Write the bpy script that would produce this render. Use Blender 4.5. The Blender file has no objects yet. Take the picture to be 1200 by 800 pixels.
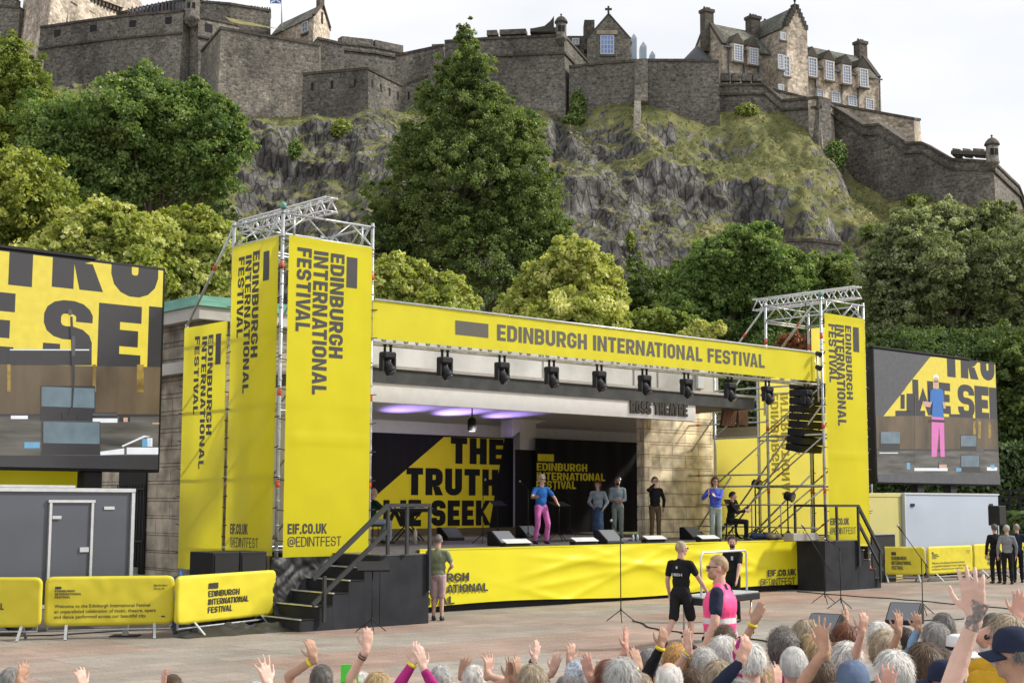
import bpy, bmesh, math, random
import numpy as np
from math import sin, cos, tan, atan, atan2, radians as R, pi, sqrt, hypot
from mathutils import Vector, Matrix, noise

random.seed(7)
rng = np.random.default_rng(7)
SC = bpy.context.scene
COL = SC.collection

# ------------------------------------------------------------------ camera
F = 1667.0                      # focal length in pixels of a 1200 px wide picture (50 mm on a 36 mm frame)
H = 2.45
PITCH = atan(190 / F)
cd = bpy.data.cameras.new('camera')
cd.lens = 50.0; cd.sensor_width = 36.0; cd.clip_start = 0.1; cd.clip_end = 6000
cam = bpy.data.objects.new('camera', cd); COL.objects.link(cam)
cam.location = (0, 0, H); cam.rotation_euler = (pi / 2 + PITCH, R(-0.12), 0)
SC.camera = cam

# ------------------------------------------------------------------ world, sun, exposure
SUN = Vector((0.85, 0.10, 0.70)).normalized()      # towards the sun: behind the castle, to the right
el = math.asin(SUN.z)
W = bpy.data.worlds.new('World'); SC.world = W; W.use_nodes = True
nt = W.node_tree; nt.nodes.clear()
out = nt.nodes.new('ShaderNodeOutputWorld'); bg = nt.nodes.new('ShaderNodeBackground')
sky = nt.nodes.new('ShaderNodeTexSky'); sky.sky_type = 'NISHITA'; sky.sun_disc = False
sky.sun_elevation = el; sky.sun_rotation = atan2(SUN.x, SUN.y)
tc = nt.nodes.new('ShaderNodeTexCoord'); mp = nt.nodes.new('ShaderNodeMapping')
mp.inputs['Scale'].default_value = (1.0, 1.0, 2.6)
nz = nt.nodes.new('ShaderNodeTexNoise'); nz.inputs['Scale'].default_value = 4.2; nz.inputs['Detail'].default_value = 5
nz.inputs['Roughness'].default_value = 0.5
rp = nt.nodes.new('ShaderNodeValToRGB')
rp.color_ramp.elements[0].position = 0.30; rp.color_ramp.elements[0].color = (7.7, 7.85, 8.2, 1)
rp.color_ramp.elements[1].position = 0.66; rp.color_ramp.elements[1].color = (9.6, 9.65, 9.8, 1)
mx = nt.nodes.new('ShaderNodeMix'); mx.data_type = 'RGBA'; mx.inputs[0].default_value = 0.93
L = nt.links.new
L(tc.outputs['Generated'], mp.inputs['Vector']); L(mp.outputs[0], nz.inputs['Vector']); L(nz.outputs['Fac'], rp.inputs[0])
L(sky.outputs[0], mx.inputs[6]); L(rp.outputs[0], mx.inputs[7]); L(mx.outputs[2], bg.inputs['Color'])
bg.inputs['Strength'].default_value = 0.10
L(bg.outputs[0], out.inputs['Surface'])

sd = bpy.data.lights.new('sun', 'SUN'); sd.energy = 3.7; sd.angle = R(7.0); sd.color = (1.0, 0.95, 0.86)
sun = bpy.data.objects.new('sun', sd); COL.objects.link(sun)
sun.rotation_euler = SUN.to_track_quat('Z', 'Y').to_euler()

SC.view_settings.view_transform = 'Standard'; SC.view_settings.look = 'None'
SC.view_settings.gamma = 1.0; SC.view_settings.use_curve_mapping = False
SC.view_settings.exposure = 0.27
SC.render.engine = 'CYCLES'
SC.cycles.use_denoising = True
SC.cycles.max_bounces = 6; SC.cycles.diffuse_bounces = 3; SC.cycles.glossy_bounces = 3
SC.cycles.transmission_bounces = 4; SC.cycles.transparent_max_bounces = 6
SC.cycles.caustics_reflective = False; SC.cycles.caustics_refractive = False

# ------------------------------------------------------------------ picture to place helpers
A42 = R(42.0)
ES = np.array([cos(A42), sin(A42), 0.0]); ET = np.array([-sin(A42), cos(A42), 0.0])
C0 = np.array([0.0, 0.0, H])
T0 = 25.0                                            # stage front plane
def ray(px, py):
    x = (px - 600) / F; y = (400 - py) / F
    return np.array([x, cos(PITCH) - sin(PITCH) * y, sin(PITCH) + cos(PITCH) * y])
def at_Y(px, py, Y):
    r = ray(px, py); return C0 + r * (Y / r[1])
def at_z(px, py, z):
    r = ray(px, py); return C0 + r * ((z - H) / r[2])
def on_t(px, py, t):                                 # -> (s, z) on the plane t
    r = ray(px, py); p = C0 + r * (t / (r @ ET)); return float(p @ ES), float(p[2])
def on_s(px, py, s):                                 # -> (t, z) on the plane s
    r = ray(px, py); p = C0 + r * (s / (r @ ES)); return float(p @ ET), float(p[2])
def st_z(px, py, z):                                 # -> (s, t) at height z
    p = at_z(px, py, z); return float(p @ ES), float(p @ ET)
def S(s, t, z=0.0):
    p = ES * s + ET * t; return (float(p[0]), float(p[1]), z)

# ------------------------------------------------------------------ materials
MATS = {}
def nodes_of(m):
    m.use_nodes = True; return m.node_tree, m.node_tree.nodes['Principled BSDF']
def M(name, col, rough=0.6, metal=0.0, var=0.12, scale=4.0, bump=0.0, bscale=40.0, spec=0.5, coat=0.0, stretch=(1, 1, 1), detail=4):
    if name in MATS: return MATS[name]
    m = bpy.data.materials.new(name); t, p = nodes_of(m)
    p.inputs['Roughness'].default_value = rough; p.inputs['Metallic'].default_value = metal
    p.inputs['Specular IOR Level'].default_value = spec; p.inputs['Coat Weight'].default_value = coat
    tc = t.nodes.new('ShaderNodeTexCoord'); mp = t.nodes.new('ShaderNodeMapping'); mp.inputs['Scale'].default_value = stretch
    n = t.nodes.new('ShaderNodeTexNoise'); n.inputs['Scale'].default_value = scale; n.inputs['Detail'].default_value = detail
    r = t.nodes.new('ShaderNodeValToRGB')
    c = np.array(col)
    r.color_ramp.elements[0].position = 0.3; r.color_ramp.elements[0].color = (*(c * (1 - var)), 1)
    r.color_ramp.elements[1].position = 0.7; r.color_ramp.elements[1].color = (*np.minimum(c * (1 + var), 0.95), 1)
    t.links.new(tc.outputs['Object'], mp.inputs['Vector']); t.links.new(mp.outputs[0], n.inputs['Vector'])
    t.links.new(n.outputs['Fac'], r.inputs[0]); t.links.new(r.outputs[0], p.inputs['Base Color'])
    if bump:
        n2 = t.nodes.new('ShaderNodeTexNoise'); n2.inputs['Scale'].default_value = bscale; n2.inputs['Detail'].default_value = 3
        b = t.nodes.new('ShaderNodeBump'); b.inputs['Strength'].default_value = bump; b.inputs['Distance'].default_value = 0.02
        t.links.new(mp.outputs[0], n2.inputs['Vector']); t.links.new(n2.outputs['Fac'], b.inputs['Height']); t.links.new(b.outputs[0], p.inputs['Normal'])
    MATS[name] = m; return m
def emit(name, col, strength=1.0, var=0.06, scale=6, stretch=(1, 1, 1)):
    if name in MATS: return MATS[name]
    m = M(name, col, 0.5, 0, var, scale, stretch=stretch); t, p = nodes_of(m)
    p.inputs['Base Color'].default_value = (0.02, 0.02, 0.02, 1)
    src = p.inputs['Base Color'].links[0].from_socket
    t.links.remove(p.inputs['Base Color'].links[0]); p.inputs['Base Color'].default_value = (0.01, 0.01, 0.01, 1)
    t.links.new(src, p.inputs['Emission Color']); p.inputs['Emission Strength'].default_value = strength
    return m
def stone(name, c1, c2, mortar, bw, bh, msize=0.02, stain=0.35, wobble=0.12, bump=0.6, sscale=0.12, rough=0.9, offs=0.5):
    """coursed masonry laid out in metres through the UV map"""
    if name in MATS: return MATS[name]
    m = bpy.data.materials.new(name); t, p = nodes_of(m)
    p.inputs['Roughness'].default_value = rough; p.inputs['Specular IOR Level'].default_value = 0.2
    uv = t.nodes.new('ShaderNodeUVMap'); br = t.nodes.new('ShaderNodeTexBrick')
    wob = t.nodes.new('ShaderNodeTexNoise'); wob.inputs['Scale'].default_value = 0.9; wob.inputs['Detail'].default_value = 4
    add = t.nodes.new('ShaderNodeMixRGB'); add.blend_type = 'ADD'; add.inputs[0].default_value = bh * wobble
    t.links.new(uv.outputs[0], wob.inputs['Vector']); t.links.new(uv.outputs[0], add.inputs[1]); t.links.new(wob.outputs['Color'], add.inputs[2])
    t.links.new(add.outputs[0], br.inputs['Vector'])
    br.inputs['Scale'].default_value = 1.0; br.inputs['Brick Width'].default_value = bw; br.inputs['Row Height'].default_value = bh
    br.inputs['Mortar Size'].default_value = msize; br.inputs['Mortar Smooth'].default_value = 0.3
    br.inputs['Color1'].default_value = (*c1, 1); br.inputs['Color2'].default_value = (*c2, 1); br.inputs['Mortar'].default_value = (*mortar, 1)
    br.offset = offs
    geo = t.nodes.new('ShaderNodeTexCoord')
    n1 = t.nodes.new('ShaderNodeTexNoise'); n1.inputs['Scale'].default_value = sscale; n1.inputs['Detail'].default_value = 6; n1.inputs['Roughness'].default_value = 0.65
    mpn = t.nodes.new('ShaderNodeMapping'); mpn.inputs['Scale'].default_value = (1, 1, 0.5)
    t.links.new(geo.outputs['Object'], mpn.inputs['Vector']); t.links.new(mpn.outputs[0], n1.inputs['Vector'])
    rr = t.nodes.new('ShaderNodeValToRGB'); rr.color_ramp.elements[0].position = 0.37; rr.color_ramp.elements[1].position = 0.64
    a = 1 - stain; rr.color_ramp.elements[0].color = (a, a, a * 0.97, 1); rr.color_ramp.elements[1].color = (1.45, 1.42, 1.36, 1)
    t.links.new(n1.outputs['Fac'], rr.inputs[0])
    n3 = t.nodes.new('ShaderNodeTexNoise'); n3.inputs['Scale'].default_value = 1.0 / bh; n3.inputs['Detail'].default_value = 3
    t.links.new(add.outputs[0], n3.inputs['Vector'])
    r3 = t.nodes.new('ShaderNodeValToRGB'); r3.color_ramp.elements[0].position = 0.3; r3.color_ramp.elements[1].position = 0.7
    r3.color_ramp.elements[0].color = (0.62, 0.62, 0.62, 1); r3.color_ramp.elements[1].color = (1.45, 1.42, 1.36, 1)
    t.links.new(n3.outputs['Fac'], r3.inputs[0])
    m1 = t.nodes.new('ShaderNodeMixRGB'); m1.blend_type = 'MULTIPLY'; m1.inputs[0].default_value = 1
    m2 = t.nodes.new('ShaderNodeMixRGB'); m2.blend_type = 'MULTIPLY'; m2.inputs[0].default_value = 1
    t.links.new(br.outputs['Color'], m1.inputs[1]); t.links.new(rr.outputs[0], m1.inputs[2])
    t.links.new(m1.outputs[0], m2.inputs[1]); t.links.new(r3.outputs[0], m2.inputs[2]); t.links.new(m2.outputs[0], p.inputs['Base Color'])
    b = t.nodes.new('ShaderNodeBump'); b.inputs['Strength'].default_value = bump; b.inputs['Distance'].default_value = 0.05
    inv = t.nodes.new('ShaderNodeMath'); inv.operation = 'SUBTRACT'; t.links.new(n3.outputs['Fac'], inv.inputs[0]); t.links.new(br.outputs['Fac'], inv.inputs[1])
    t.links.new(inv.outputs[0], b.inputs['Height']); t.links.new(b.outputs[0], p.inputs['Normal'])
    MATS[name] = m; return m
def cloth_mat(name, col, transl=0.25, rough=0.45, bump=0.15):
    """thin printed PVC or fabric: part of the light passes through"""
    if name in MATS: return MATS[name]
    m = M(name, col, rough, 0, 0.035, 1.2, bump, 6.0, 0.4); t, p = nodes_of(m)
    tr = t.nodes.new('ShaderNodeBsdfTranslucent'); ms = t.nodes.new('ShaderNodeMixShader'); ms.inputs[0].default_value = transl
    o = t.nodes['Material Output']; t.links.new(p.inputs['Base Color'].links[0].from_socket, tr.inputs['Color'])
    t.links.new(p.outputs[0], ms.inputs[1]); t.links.new(tr.outputs[0], ms.inputs[2]); t.links.new(ms.outputs[0], o.inputs['Surface'])
    return m
def leaf_mat(name, cols, transl=0.4):
    """cols: dark to light leaf colours picked per leaf"""
    if name in MATS: return MATS[name]
    m = bpy.data.materials.new(name); t, p = nodes_of(m); t.nodes.remove(p); o = t.nodes['Material Output']
    at = t.nodes.new('ShaderNodeAttribute'); at.attribute_name = 'tint'
    r = t.nodes.new('ShaderNodeValToRGB'); els = r.color_ramp.elements
    while len(els) < len(cols): els.new(0.5)
    for i, c in enumerate(cols): els[i].position = i / (len(cols) - 1); els[i].color = (*c, 1)
    t.links.new(at.outputs['Fac'], r.inputs[0])
    d = t.nodes.new('ShaderNodeBsdfDiffuse'); tr = t.nodes.new('ShaderNodeBsdfTranslucent'); g = t.nodes.new('ShaderNodeBsdfGlossy'); g.inputs['Roughness'].default_value = 0.45
    g.inputs['Color'].default_value = (0.5, 0.5, 0.5, 1)
    gm = t.nodes.new('ShaderNodeMixRGB'); gm.blend_type = 'MULTIPLY'; gm.inputs[0].default_value = 1; gm.inputs[2].default_value = (1.3, 1.25, 0.6, 1)
    t.links.new(r.outputs[0], d.inputs['Color']); t.links.new(r.outputs[0], gm.inputs[1]); t.links.new(gm.outputs[0], tr.inputs['Color'])
    m1 = t.nodes.new('ShaderNodeMixShader'); m1.inputs[0].default_value = transl; m2 = t.nodes.new('ShaderNodeMixShader'); m2.inputs[0].default_value = 0.05
    t.links.new(d.outputs[0], m1.inputs[1]); t.links.new(tr.outputs[0], m1.inputs[2]); t.links.new(m1.outputs[0], m2.inputs[1]); t.links.new(g.outputs[0], m2.inputs[2])
    t.links.new(m2.outputs[0], o.inputs['Surface'])
    MATS[name] = m; return m

# ------------------------------------------------------------------ objects
ROOT = {}
def thing(name, label, cat, loc=(0, 0, 0), rotz=0.0, group=None):
    o = bpy.data.objects.new(name, None); COL.objects.link(o); o.empty_display_size = 0.2
    o.location = loc; o.rotation_euler = (0, 0, rotz)
    tag(o, label, cat, group)
    ROOT[o.name] = Matrix.Translation(Vector(loc)) @ Matrix.Rotation(rotz, 4, 'Z')
    return o
def tag(o, label=None, cat=None, group=None, kind=None):
    if label: o['label'] = label
    if cat: o['category'] = cat
    if group: o['group'] = group
    if kind: o['kind'] = kind
    return o
def ttree(root):
    return [root] + [d for c in root.children for d in ttree(c)]
def dup(root, loc=None, rotz=None, label=None):
    def cp(o, par):
        c = o.copy(); COL.objects.link(c)
        if par is not None: c.parent = par
        for ch in list(o.children): cp(ch, c)
        return c
    r = cp(root, None)
    if loc is not None: r.location = loc
    if rotz is not None: r.rotation_euler = (0, 0, rotz)
    if label: r['label'] = label
    return r
def root_of(o):
    while o.parent is not None: o = o.parent
    return o

def frame_from(d):
    d = Vector(d).normalized(); a = Vector((0, 0, 1)) if abs(d.z) < 0.95 else Vector((1, 0, 0))
    x = a.cross(d).normalized(); y = d.cross(x); return x, y, d
class MB:
    def __init__(s): s.v = []; s.f = []; s.m = []; s.sm = []
    def add(s, vs, fs, m=0, smooth=False):
        o = len(s.v); s.v.extend([tuple(map(float, v)) for v in vs])
        for f in fs: s.f.append([i + o for i in f]); s.m.append(m); s.sm.append(smooth)
        return s
    def box(s, x0, x1, y0, y1, z0, z1, m=0):
        if x0 > x1: x0, x1 = x1, x0
        if y0 > y1: y0, y1 = y1, y0
        if z0 > z1: z0, z1 = z1, z0
        vs = [(x, y, z) for z in (z0, z1) for y in (y0, y1) for x in (x0, x1)]
        return s.add(vs, [(0, 2, 3, 1), (4, 5, 7, 6), (0, 1, 5, 4), (2, 6, 7, 3), (0, 4, 6, 2), (1, 3, 7, 5)], m)
    def obox(s, c, ax, ay, az, m=0):
        c, ax, ay, az = map(Vector, (c, ax, ay, az)); vs = []
        for k in (-1, 1):
            for j in (-1, 1):
                for i in (-1, 1): vs.append(c + ax * i + ay * j + az * k)
        return s.add(vs, [(0, 2, 3, 1), (4, 5, 7, 6), (0, 1, 5, 4), (2, 6, 7, 3), (0, 4, 6, 2), (1, 3, 7, 5)], m)
    def bar(s, p0, p1, w, h, m=0):
        p0, p1 = Vector(p0), Vector(p1); x, y, d = frame_from(p1 - p0)
        return s.obox((p0 + p1) / 2, x * w / 2, y * h / 2, (p1 - p0) / 2, m)
    def tube(s, pts, r, n=8, m=0, smooth=True, cap=True):
        pts = [Vector(p) for p in pts]; k = len(pts); rs = r if hasattr(r, '__len__') else [r] * k
        vs = []; x = None
        for i, p in enumerate(pts):
            d = (pts[min(i + 1, k - 1)] - pts[max(i - 1, 0)]).normalized()
            if x is None: x, y, _ = frame_from(d)
            else:
                x = (x - d * x.dot(d))
                if x.length < 1e-6: x = frame_from(d)[0]
                x.normalize()
            y = d.cross(x)
            for j in range(n):
                a = 2 * pi * j / n; vs.append(p + (x * cos(a) + y * sin(a)) * rs[i])
        fs = [(i * n + j, i * n + (j + 1) % n, (i + 1) * n + (j + 1) % n, (i + 1) * n + j) for i in range(k - 1) for j in range(n)]
        s.add(vs, fs, m, smooth)
        if cap:
            o = len(s.v) - len(vs)
            s.f.append([o + j for j in range(n)][::-1]); s.m.append(m); s.sm.append(False)
            s.f.append([o + (k - 1) * n + j for j in range(n)]); s.m.append(m); s.sm.append(False)
        return s
    def lathe(s, prof, c=(0, 0, 0), n=16, m=0, axis=None, smooth=True):
        c = Vector(c); x, y, d = frame_from(axis) if axis is not None else (Vector((1, 0, 0)), Vector((0, 1, 0)), Vector((0, 0, 1)))
        k = len(prof); vs = [c + (x * cos(2 * pi * j / n) + y * sin(2 * pi * j / n)) * r + d * z for r, z in prof for j in range(n)]
        fs = [(i * n + j, i * n + (j + 1) % n, (i + 1) * n + (j + 1) % n, (i + 1) * n + j) for i in range(k - 1) for j in range(n)]
        s.add(vs, fs, m, smooth); o = len(s.v) - len(vs)
        s.f.append([o + j for j in range(n)][::-1]); s.m.append(m); s.sm.append(False)
        s.f.append([o + (k - 1) * n + j for j in range(n)]); s.m.append(m); s.sm.append(False)
        return s
    def ell(s, c, r, n=12, k=8, m=0, rot=None):
        c = Vector(c); vs = []
        def P(v): v = Vector(v); return c + (rot @ v if rot is not None else v)
        vs.append(P((0, 0, -r[2])))
        for i in range(1, k):
            a = -pi / 2 + pi * i / k
            for j in range(n):
                b = 2 * pi * j / n; vs.append(P((r[0] * cos(a) * cos(b), r[1] * cos(a) * sin(b), r[2] * sin(a))))
        vs.append(P((0, 0, r[2]))); fs = []
        for j in range(n):
            fs.append((0, 1 + (j + 1) % n, 1 + j)); e = len(vs) - 1; fs.append((e, e - n + j, e - n + (j + 1) % n))
        for i in range(k - 2):
            for j in range(n): a = 1 + i * n; fs.append((a + j, a + (j + 1) % n, a + n + (j + 1) % n, a + n + j))
        return s.add(vs, fs, m, True)
    def cap(s, p0, p1, r0, r1, n=10, m=0):
        """tapered capsule"""
        p0, p1 = Vector(p0), Vector(p1); d = (p1 - p0)
        if d.length < 1e-5: return s.ell(p0, (r0, r0, r0), n, 6, m)
        u = d.normalized()
        s.tube([p0 - u * r0 * .95, p0 - u * r0 * .6, p0, p1, p1 + u * r1 * .6, p1 + u * r1 * .95], [r0 * .3, r0 * .8, r0, r1, r1 * .8, r1 * .3], n, m)
        return s
    def prism(s, poly, y0, y1, m=0):
        """poly in (x, z), extruded along y"""
        n = len(poly); a = sum(poly[i][0] * poly[(i + 1) % n][1] - poly[(i + 1) % n][0] * poly[i][1] for i in range(n))
        if a < 0: poly = poly[::-1]
        vs = [(x, y0, z) for x, z in poly] + [(x, y1, z) for x, z in poly]
        fs = [list(range(n)), list(range(n, 2 * n))[::-1]] + [(i, i + n, (i + 1) % n + n, (i + 1) % n) for i in range(n)]
        return s.add(vs, fs, m)
    def build(s, name, mats, parent=None, loc=None, rotz=0.0, uv=False, bevel=0.0, world=False, smooth_angle=None, tint=None):
        me = bpy.data.meshes.new(name); vs = s.v
        if world and parent is not None:
            inv = ROOT[root_of(parent).name].inverted(); vs = [tuple(inv @ Vector(v)) for v in vs]
        me.from_pydata(vs, [], s.f)
        mats = mats if isinstance(mats, (list, tuple)) else [mats]
        for mm in mats: me.materials.append(mm)
        me.polygons.foreach_set('material_index', s.m); me.polygons.foreach_set('use_smooth', s.sm)
        if bevel:
            bm = bmesh.new(); bm.from_mesh(me)
            es = [e for e in bm.edges if len(e.link_faces) == 2 and e.calc_face_angle(0) > R(40)]
            bmesh.ops.bevel(bm, geom=es, offset=bevel, segments=1, affect='EDGES', clamp_overlap=True)
            bm.to_mesh(me); bm.free()
        me.update()
        if uv: box_uv(me)
        if tint is not None:
            a = me.attributes.new('tint', 'FLOAT', 'FACE'); a.data.foreach_set('value', np.asarray(tint, dtype=np.float32))
        o = bpy.data.objects.new(name, me); COL.objects.link(o)
        if parent is not None: o.parent = parent
        if loc is not None: o.location = loc
        if rotz: o.rotation_euler = (0, 0, rotz)
        if parent is None: ROOT[o.name] = Matrix.Translation(Vector(o.location)) @ Matrix.Rotation(rotz, 4, 'Z')
        return o
def box_uv(me):
    ul = me.uv_layers.new(name='UVMap'); n = len(me.loops); uvs = np.zeros((n, 2))
    co = np.zeros(len(me.vertices) * 3); me.vertices.foreach_get('co', co); co = co.reshape(-1, 3)
    for p in me.polygons:
        nx, ny, nz_ = p.normal; li = list(p.loop_indices); vi = list(p.vertices)
        if abs(nz_) > 0.75: uvs[li] = co[vi][:, :2]
        else:
            l = hypot(nx, ny); tx, ty = -ny / l, nx / l; c = co[vi]
            uvs[li, 0] = c[:, 0] * tx + c[:, 1] * ty; uvs[li, 1] = c[:, 2]
    ul.data.foreach_set('uv', uvs.ravel())
def sheet(fn, nu, nv):
    """grid of points fn(u, v), u and v in 0..1 -> (verts, quads)"""
    vs = [fn(i / nu, j / nv) for j in range(nv + 1) for i in range(nu + 1)]
    fs = [(j * (nu + 1) + i, j * (nu + 1) + i + 1, (j + 1) * (nu + 1) + i + 1, (j + 1) * (nu + 1) + i) for j in range(nv) for i in range(nu)]
    return vs, fs

# lettering: outlines of a built-in bold face, squeezed into the wanted cap height and width
_TX = {}
def text2d(txt, bold=0.03, sub=0.0):
    key = (txt, bold)
    if key in _TX: return _TX[key]
    cu = bpy.data.curves.new('lettering', 'FONT'); cu.body = txt; cu.size = 1; cu.offset = bold; cu.resolution_u = 4; cu.fill_mode = 'FRONT'
    ob = bpy.data.objects.new('lettering', cu); COL.objects.link(ob)
    dg = bpy.context.evaluated_depsgraph_get(); me = bpy.data.meshes.new_from_object(ob.evaluated_get(dg))
    vs = [(v.co.x, v.co.y) for v in me.vertices]; fs = [tuple(p.vertices) for p in me.polygons]
    bpy.data.objects.remove(ob); bpy.data.meshes.remove(me); bpy.data.curves.remove(cu)
    a = np.array(vs); base = 0.0 - bold
    # front faces only, flattened
    _TX[key] = (a, fs); return _TX[key]
def letters(txt, rect, bold=0.03):
    """-> 2D verts fitted to rect (x0, y0, x1, y1) and faces"""
    a, fs = text2d(txt, bold); x0, y0, x1, y1 = rect
    mn = a.min(0); mxx = a.max(0); b = (a - mn) / (mxx - mn)
    return np.stack([x0 + b[:, 0] * (x1 - x0), y0 + b[:, 1] * (y1 - y0)], 1), fs
def clip2d(v2, fs, x0, y0, x1, y1):
    bm = bmesh.new(); vv = [bm.verts.new((p[0], p[1], 0)) for p in v2]
    for f in fs:
        try: bm.faces.new([vv[i] for i in f])
        except ValueError: pass
    for co, no in (((x0, 0, 0), (-1, 0, 0)), ((x1, 0, 0), (1, 0, 0)), ((0, y0, 0), (0, -1, 0)), ((0, y1, 0), (0, 1, 0))):
        bmesh.ops.bisect_plane(bm, geom=bm.verts[:] + bm.edges[:] + bm.faces[:], plane_co=co, plane_no=no, clear_outer=True)
    bm.verts.index_update(); v = np.array([[q.co.x, q.co.y] for q in bm.verts]); f = [tuple(q.index for q in p.verts) for p in bm.faces]
    bm.free(); return v, f
# ------------------------------------------------------------------ squared condensed lettering drawn as polygons
def _stroke(pts, t):
    pts = [np.array(p, float) for p in pts]
    if len(pts) > 3:
        q = [pts[0]]
        for i in range(len(pts) - 1):
            a, b = pts[i], pts[i + 1]; l = np.linalg.norm(b - a); k = min(.25, .05 / l)
            if i > 0: q.append(a + (b - a) * k)
            if i < len(pts) - 2: q.append(b - (b - a) * k)
        pts = q + [pts[-1]]
    n = len(pts); Lp = []; Rp = []
    for i in range(n):
        a = pts[i] - pts[i - 1] if i > 0 else pts[1] - pts[0]
        b = pts[i + 1] - pts[i] if i < n - 1 else a
        a = a / np.linalg.norm(a); b = b / np.linalg.norm(b)
        na = np.array([-a[1], a[0]]); nb = np.array([-b[1], b[0]]); m = na + nb; m = m / np.linalg.norm(m)
        k = t / 2 / max(0.35, float(m @ na)); Lp.append(pts[i] + m * k); Rp.append(pts[i] - m * k)
    return [[Rp[i], Rp[i + 1], Lp[i + 1], Lp[i]] for i in range(n - 1)]
def glyph(ch, T):
    W = 0.54 + T * 0.25; h = T / 2; c = 0.21 - T * 0.45; P = []
    st = lambda *p: P.extend(_stroke(p, T))
    pl = lambda *p: P.append([np.array(q, float) for q in p])
    rc = lambda x0, y0, x1, y1: pl((x0, y0), (x1, y0), (x1, y1), (x0, y1))
    b, t_, r = h, 1 - h, W - h
    ring = [(h, .5), (h, 1 - c - h), (h + c, t_), (r - c, t_), (r, 1 - c - h), (r, c + h), (r - c, b), (h + c, b), (h, c + h), (h, .5)]
    if ch in 'EF':
        W *= 0.86; rc(0, 0, T, 1); rc(T, 1 - T, W, 1); rc(T, .5 - h * .95, W * .93, .5 + h * .95)
        if ch == 'E': rc(T, 0, W, T)
    elif ch == 'L': W *= 0.82; rc(0, 0, T, 1); rc(T, 0, W, T)
    elif ch == 'I': W = T; rc(0, 0, T, 1)
    elif ch == 'T': W *= 0.94; rc(0, 1 - T, W, 1); rc(W / 2 - h, 0, W / 2 + h, 1 - T)
    elif ch == 'H': rc(0, 0, T, 1); rc(W - T, 0, W, 1); rc(T, .5 - h, W - T, .5 + h)
    elif ch == 'N': W *= 1.06; rc(0, 0, T, 1); rc(W - T, 0, W, 1); k = T * 1.75; pl((T, 1 - k), (W - T, 0), (W - T, k), (T, 1))
    elif ch == 'M': W *= 1.3; rc(0, 0, T, 1); rc(W - T, 0, W, 1); k = T * 1.6; pl((T, 1 - k), (W / 2, .25), (W / 2, .25 + k), (T, 1)); pl((W / 2, .25), (W - T, 1 - k), (W - T, 1), (W / 2, .25 + k))
    elif ch in 'OQ': st(*ring)
    elif ch == '0': st(*ring)
    elif ch == 'D': rc(0, 0, T, 1); st((T, t_), (r - c, t_), (r, 1 - c - h), (r, c + h), (r - c, b), (T, b))
    elif ch == 'U': st((h, 1), (h, c + h), (h + c, b), (r - c, b), (r, c + h), (r, 1))
    elif ch == 'C': st((r, .64), (r, 1 - c - h), (r - c, t_), (h + c, t_), (h, 1 - c - h), (h, c + h), (h + c, b), (r - c, b), (r, c + h), (r, .36))
    elif ch == 'G':
        st((r, .66), (r, 1 - c - h), (r - c, t_), (h + c, t_), (h, 1 - c - h), (h, c + h), (h + c, b), (r - c, b), (r, c + h), (r, .5)); rc(W * .5, .5 - T * .4, W - T, .5 + T * .4)
    elif ch == 'S':
        q = c * .8; st((r, .68), (r, 1 - q - h), (r - q, t_), (h + q, t_), (h, 1 - q - h), (h, .5 + q), (h + q, .5), (r - q, .5), (r, .5 - q), (r, q + h), (r - q, b), (h + q, b), (h, q + h), (h, .32))
    elif ch in 'BPR':
        q = c * .8; rc(0, 0, T, 1); m = .5 if ch == 'B' else .45
        if ch == 'B':
            st((T, t_), (r - q, t_), (r - .01, 1 - q - h), (r - .01, m + q), (r - q, m), (r, m - q), (r, q + h), (r - q, b), (T, b)); rc(T, m - h, W - T - q * .6, m + h)
        else:
            st((T, t_), (r - q, t_), (r, 1 - q - h), (r, m + q), (r - q, m), (T, m))
            if ch == 'R': pl((W * .42, m - h), (W * .80, m - h), (W * 1.03, 0), (W * 1.03 - T * 1.12, 0))
    elif ch == 'A':
        W *= 1.12; k = .80; x = lambda y: T * 1.08 + (W / 2 - T * 1.08) * (y / k)
        pl((0, 0), (T * 1.08, 0), (W / 2, k), (W / 2, 1), (W / 2 - T * .58, 1)); pl((W, 0), (W / 2 + T * .58, 1), (W / 2, 1), (W / 2, k), (W - T * 1.08, 0))
        pl((x(.19), .19), (W - x(.19), .19), (W - x(.19 + T * .8), .19 + T * .8), (x(.19 + T * .8), .19 + T * .8))
    elif ch == 'V': W *= 1.1; pl((0, 1), (W / 2 - T * .58, 0), (W / 2, 0), (W / 2, .2), (T * 1.08, 1)); pl((W, 1), (W - T * 1.08, 1), (W / 2, .2), (W / 2, 0), (W / 2 + T * .58, 0))
    elif ch == 'W': W *= 1.5; rc(0, 0, T, 1); rc(W - T, 0, W, 1); k = T * 1.5; pl((T, 0), (W / 2, .80 - k), (W / 2, .80), (T, k)); pl((W / 2, .80 - k), (W - T, 0), (W - T, k), (W / 2, .80))
    elif ch == 'K':
        W *= 1.08; rc(0, 0, T, 1); k = T * 1.25; pl((T, .36), (T + .001, .36 + k), (W - k * .8, 1), (W, 1), (W * .52, .5 + T * .2), (T + T * .3, .36)); pl((W * .36, .56 - T * .2), (W * .52, .5 + T * .2), (W * 1.02, 0), (W * 1.02 - k * .92, 0))
    elif ch == '.': W = T; rc(0, 0, T, T)
    elif ch == '@':
        W *= 1.5; r = W - h; st((r, .3), (r, 1 - c - h), (r - c, t_), (h + c, t_), (h, 1 - c - h), (h, c + h), (h + c, b), (W * .75, b))
        x0, x1, y0, y1 = W * .32, W * .68, .3, .7; st((x1, y0), (x1, y1), (x0, y1), (x0, y0), (W - h * 2.2, y0))
    else: W = 0.24
    return W, P
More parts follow.
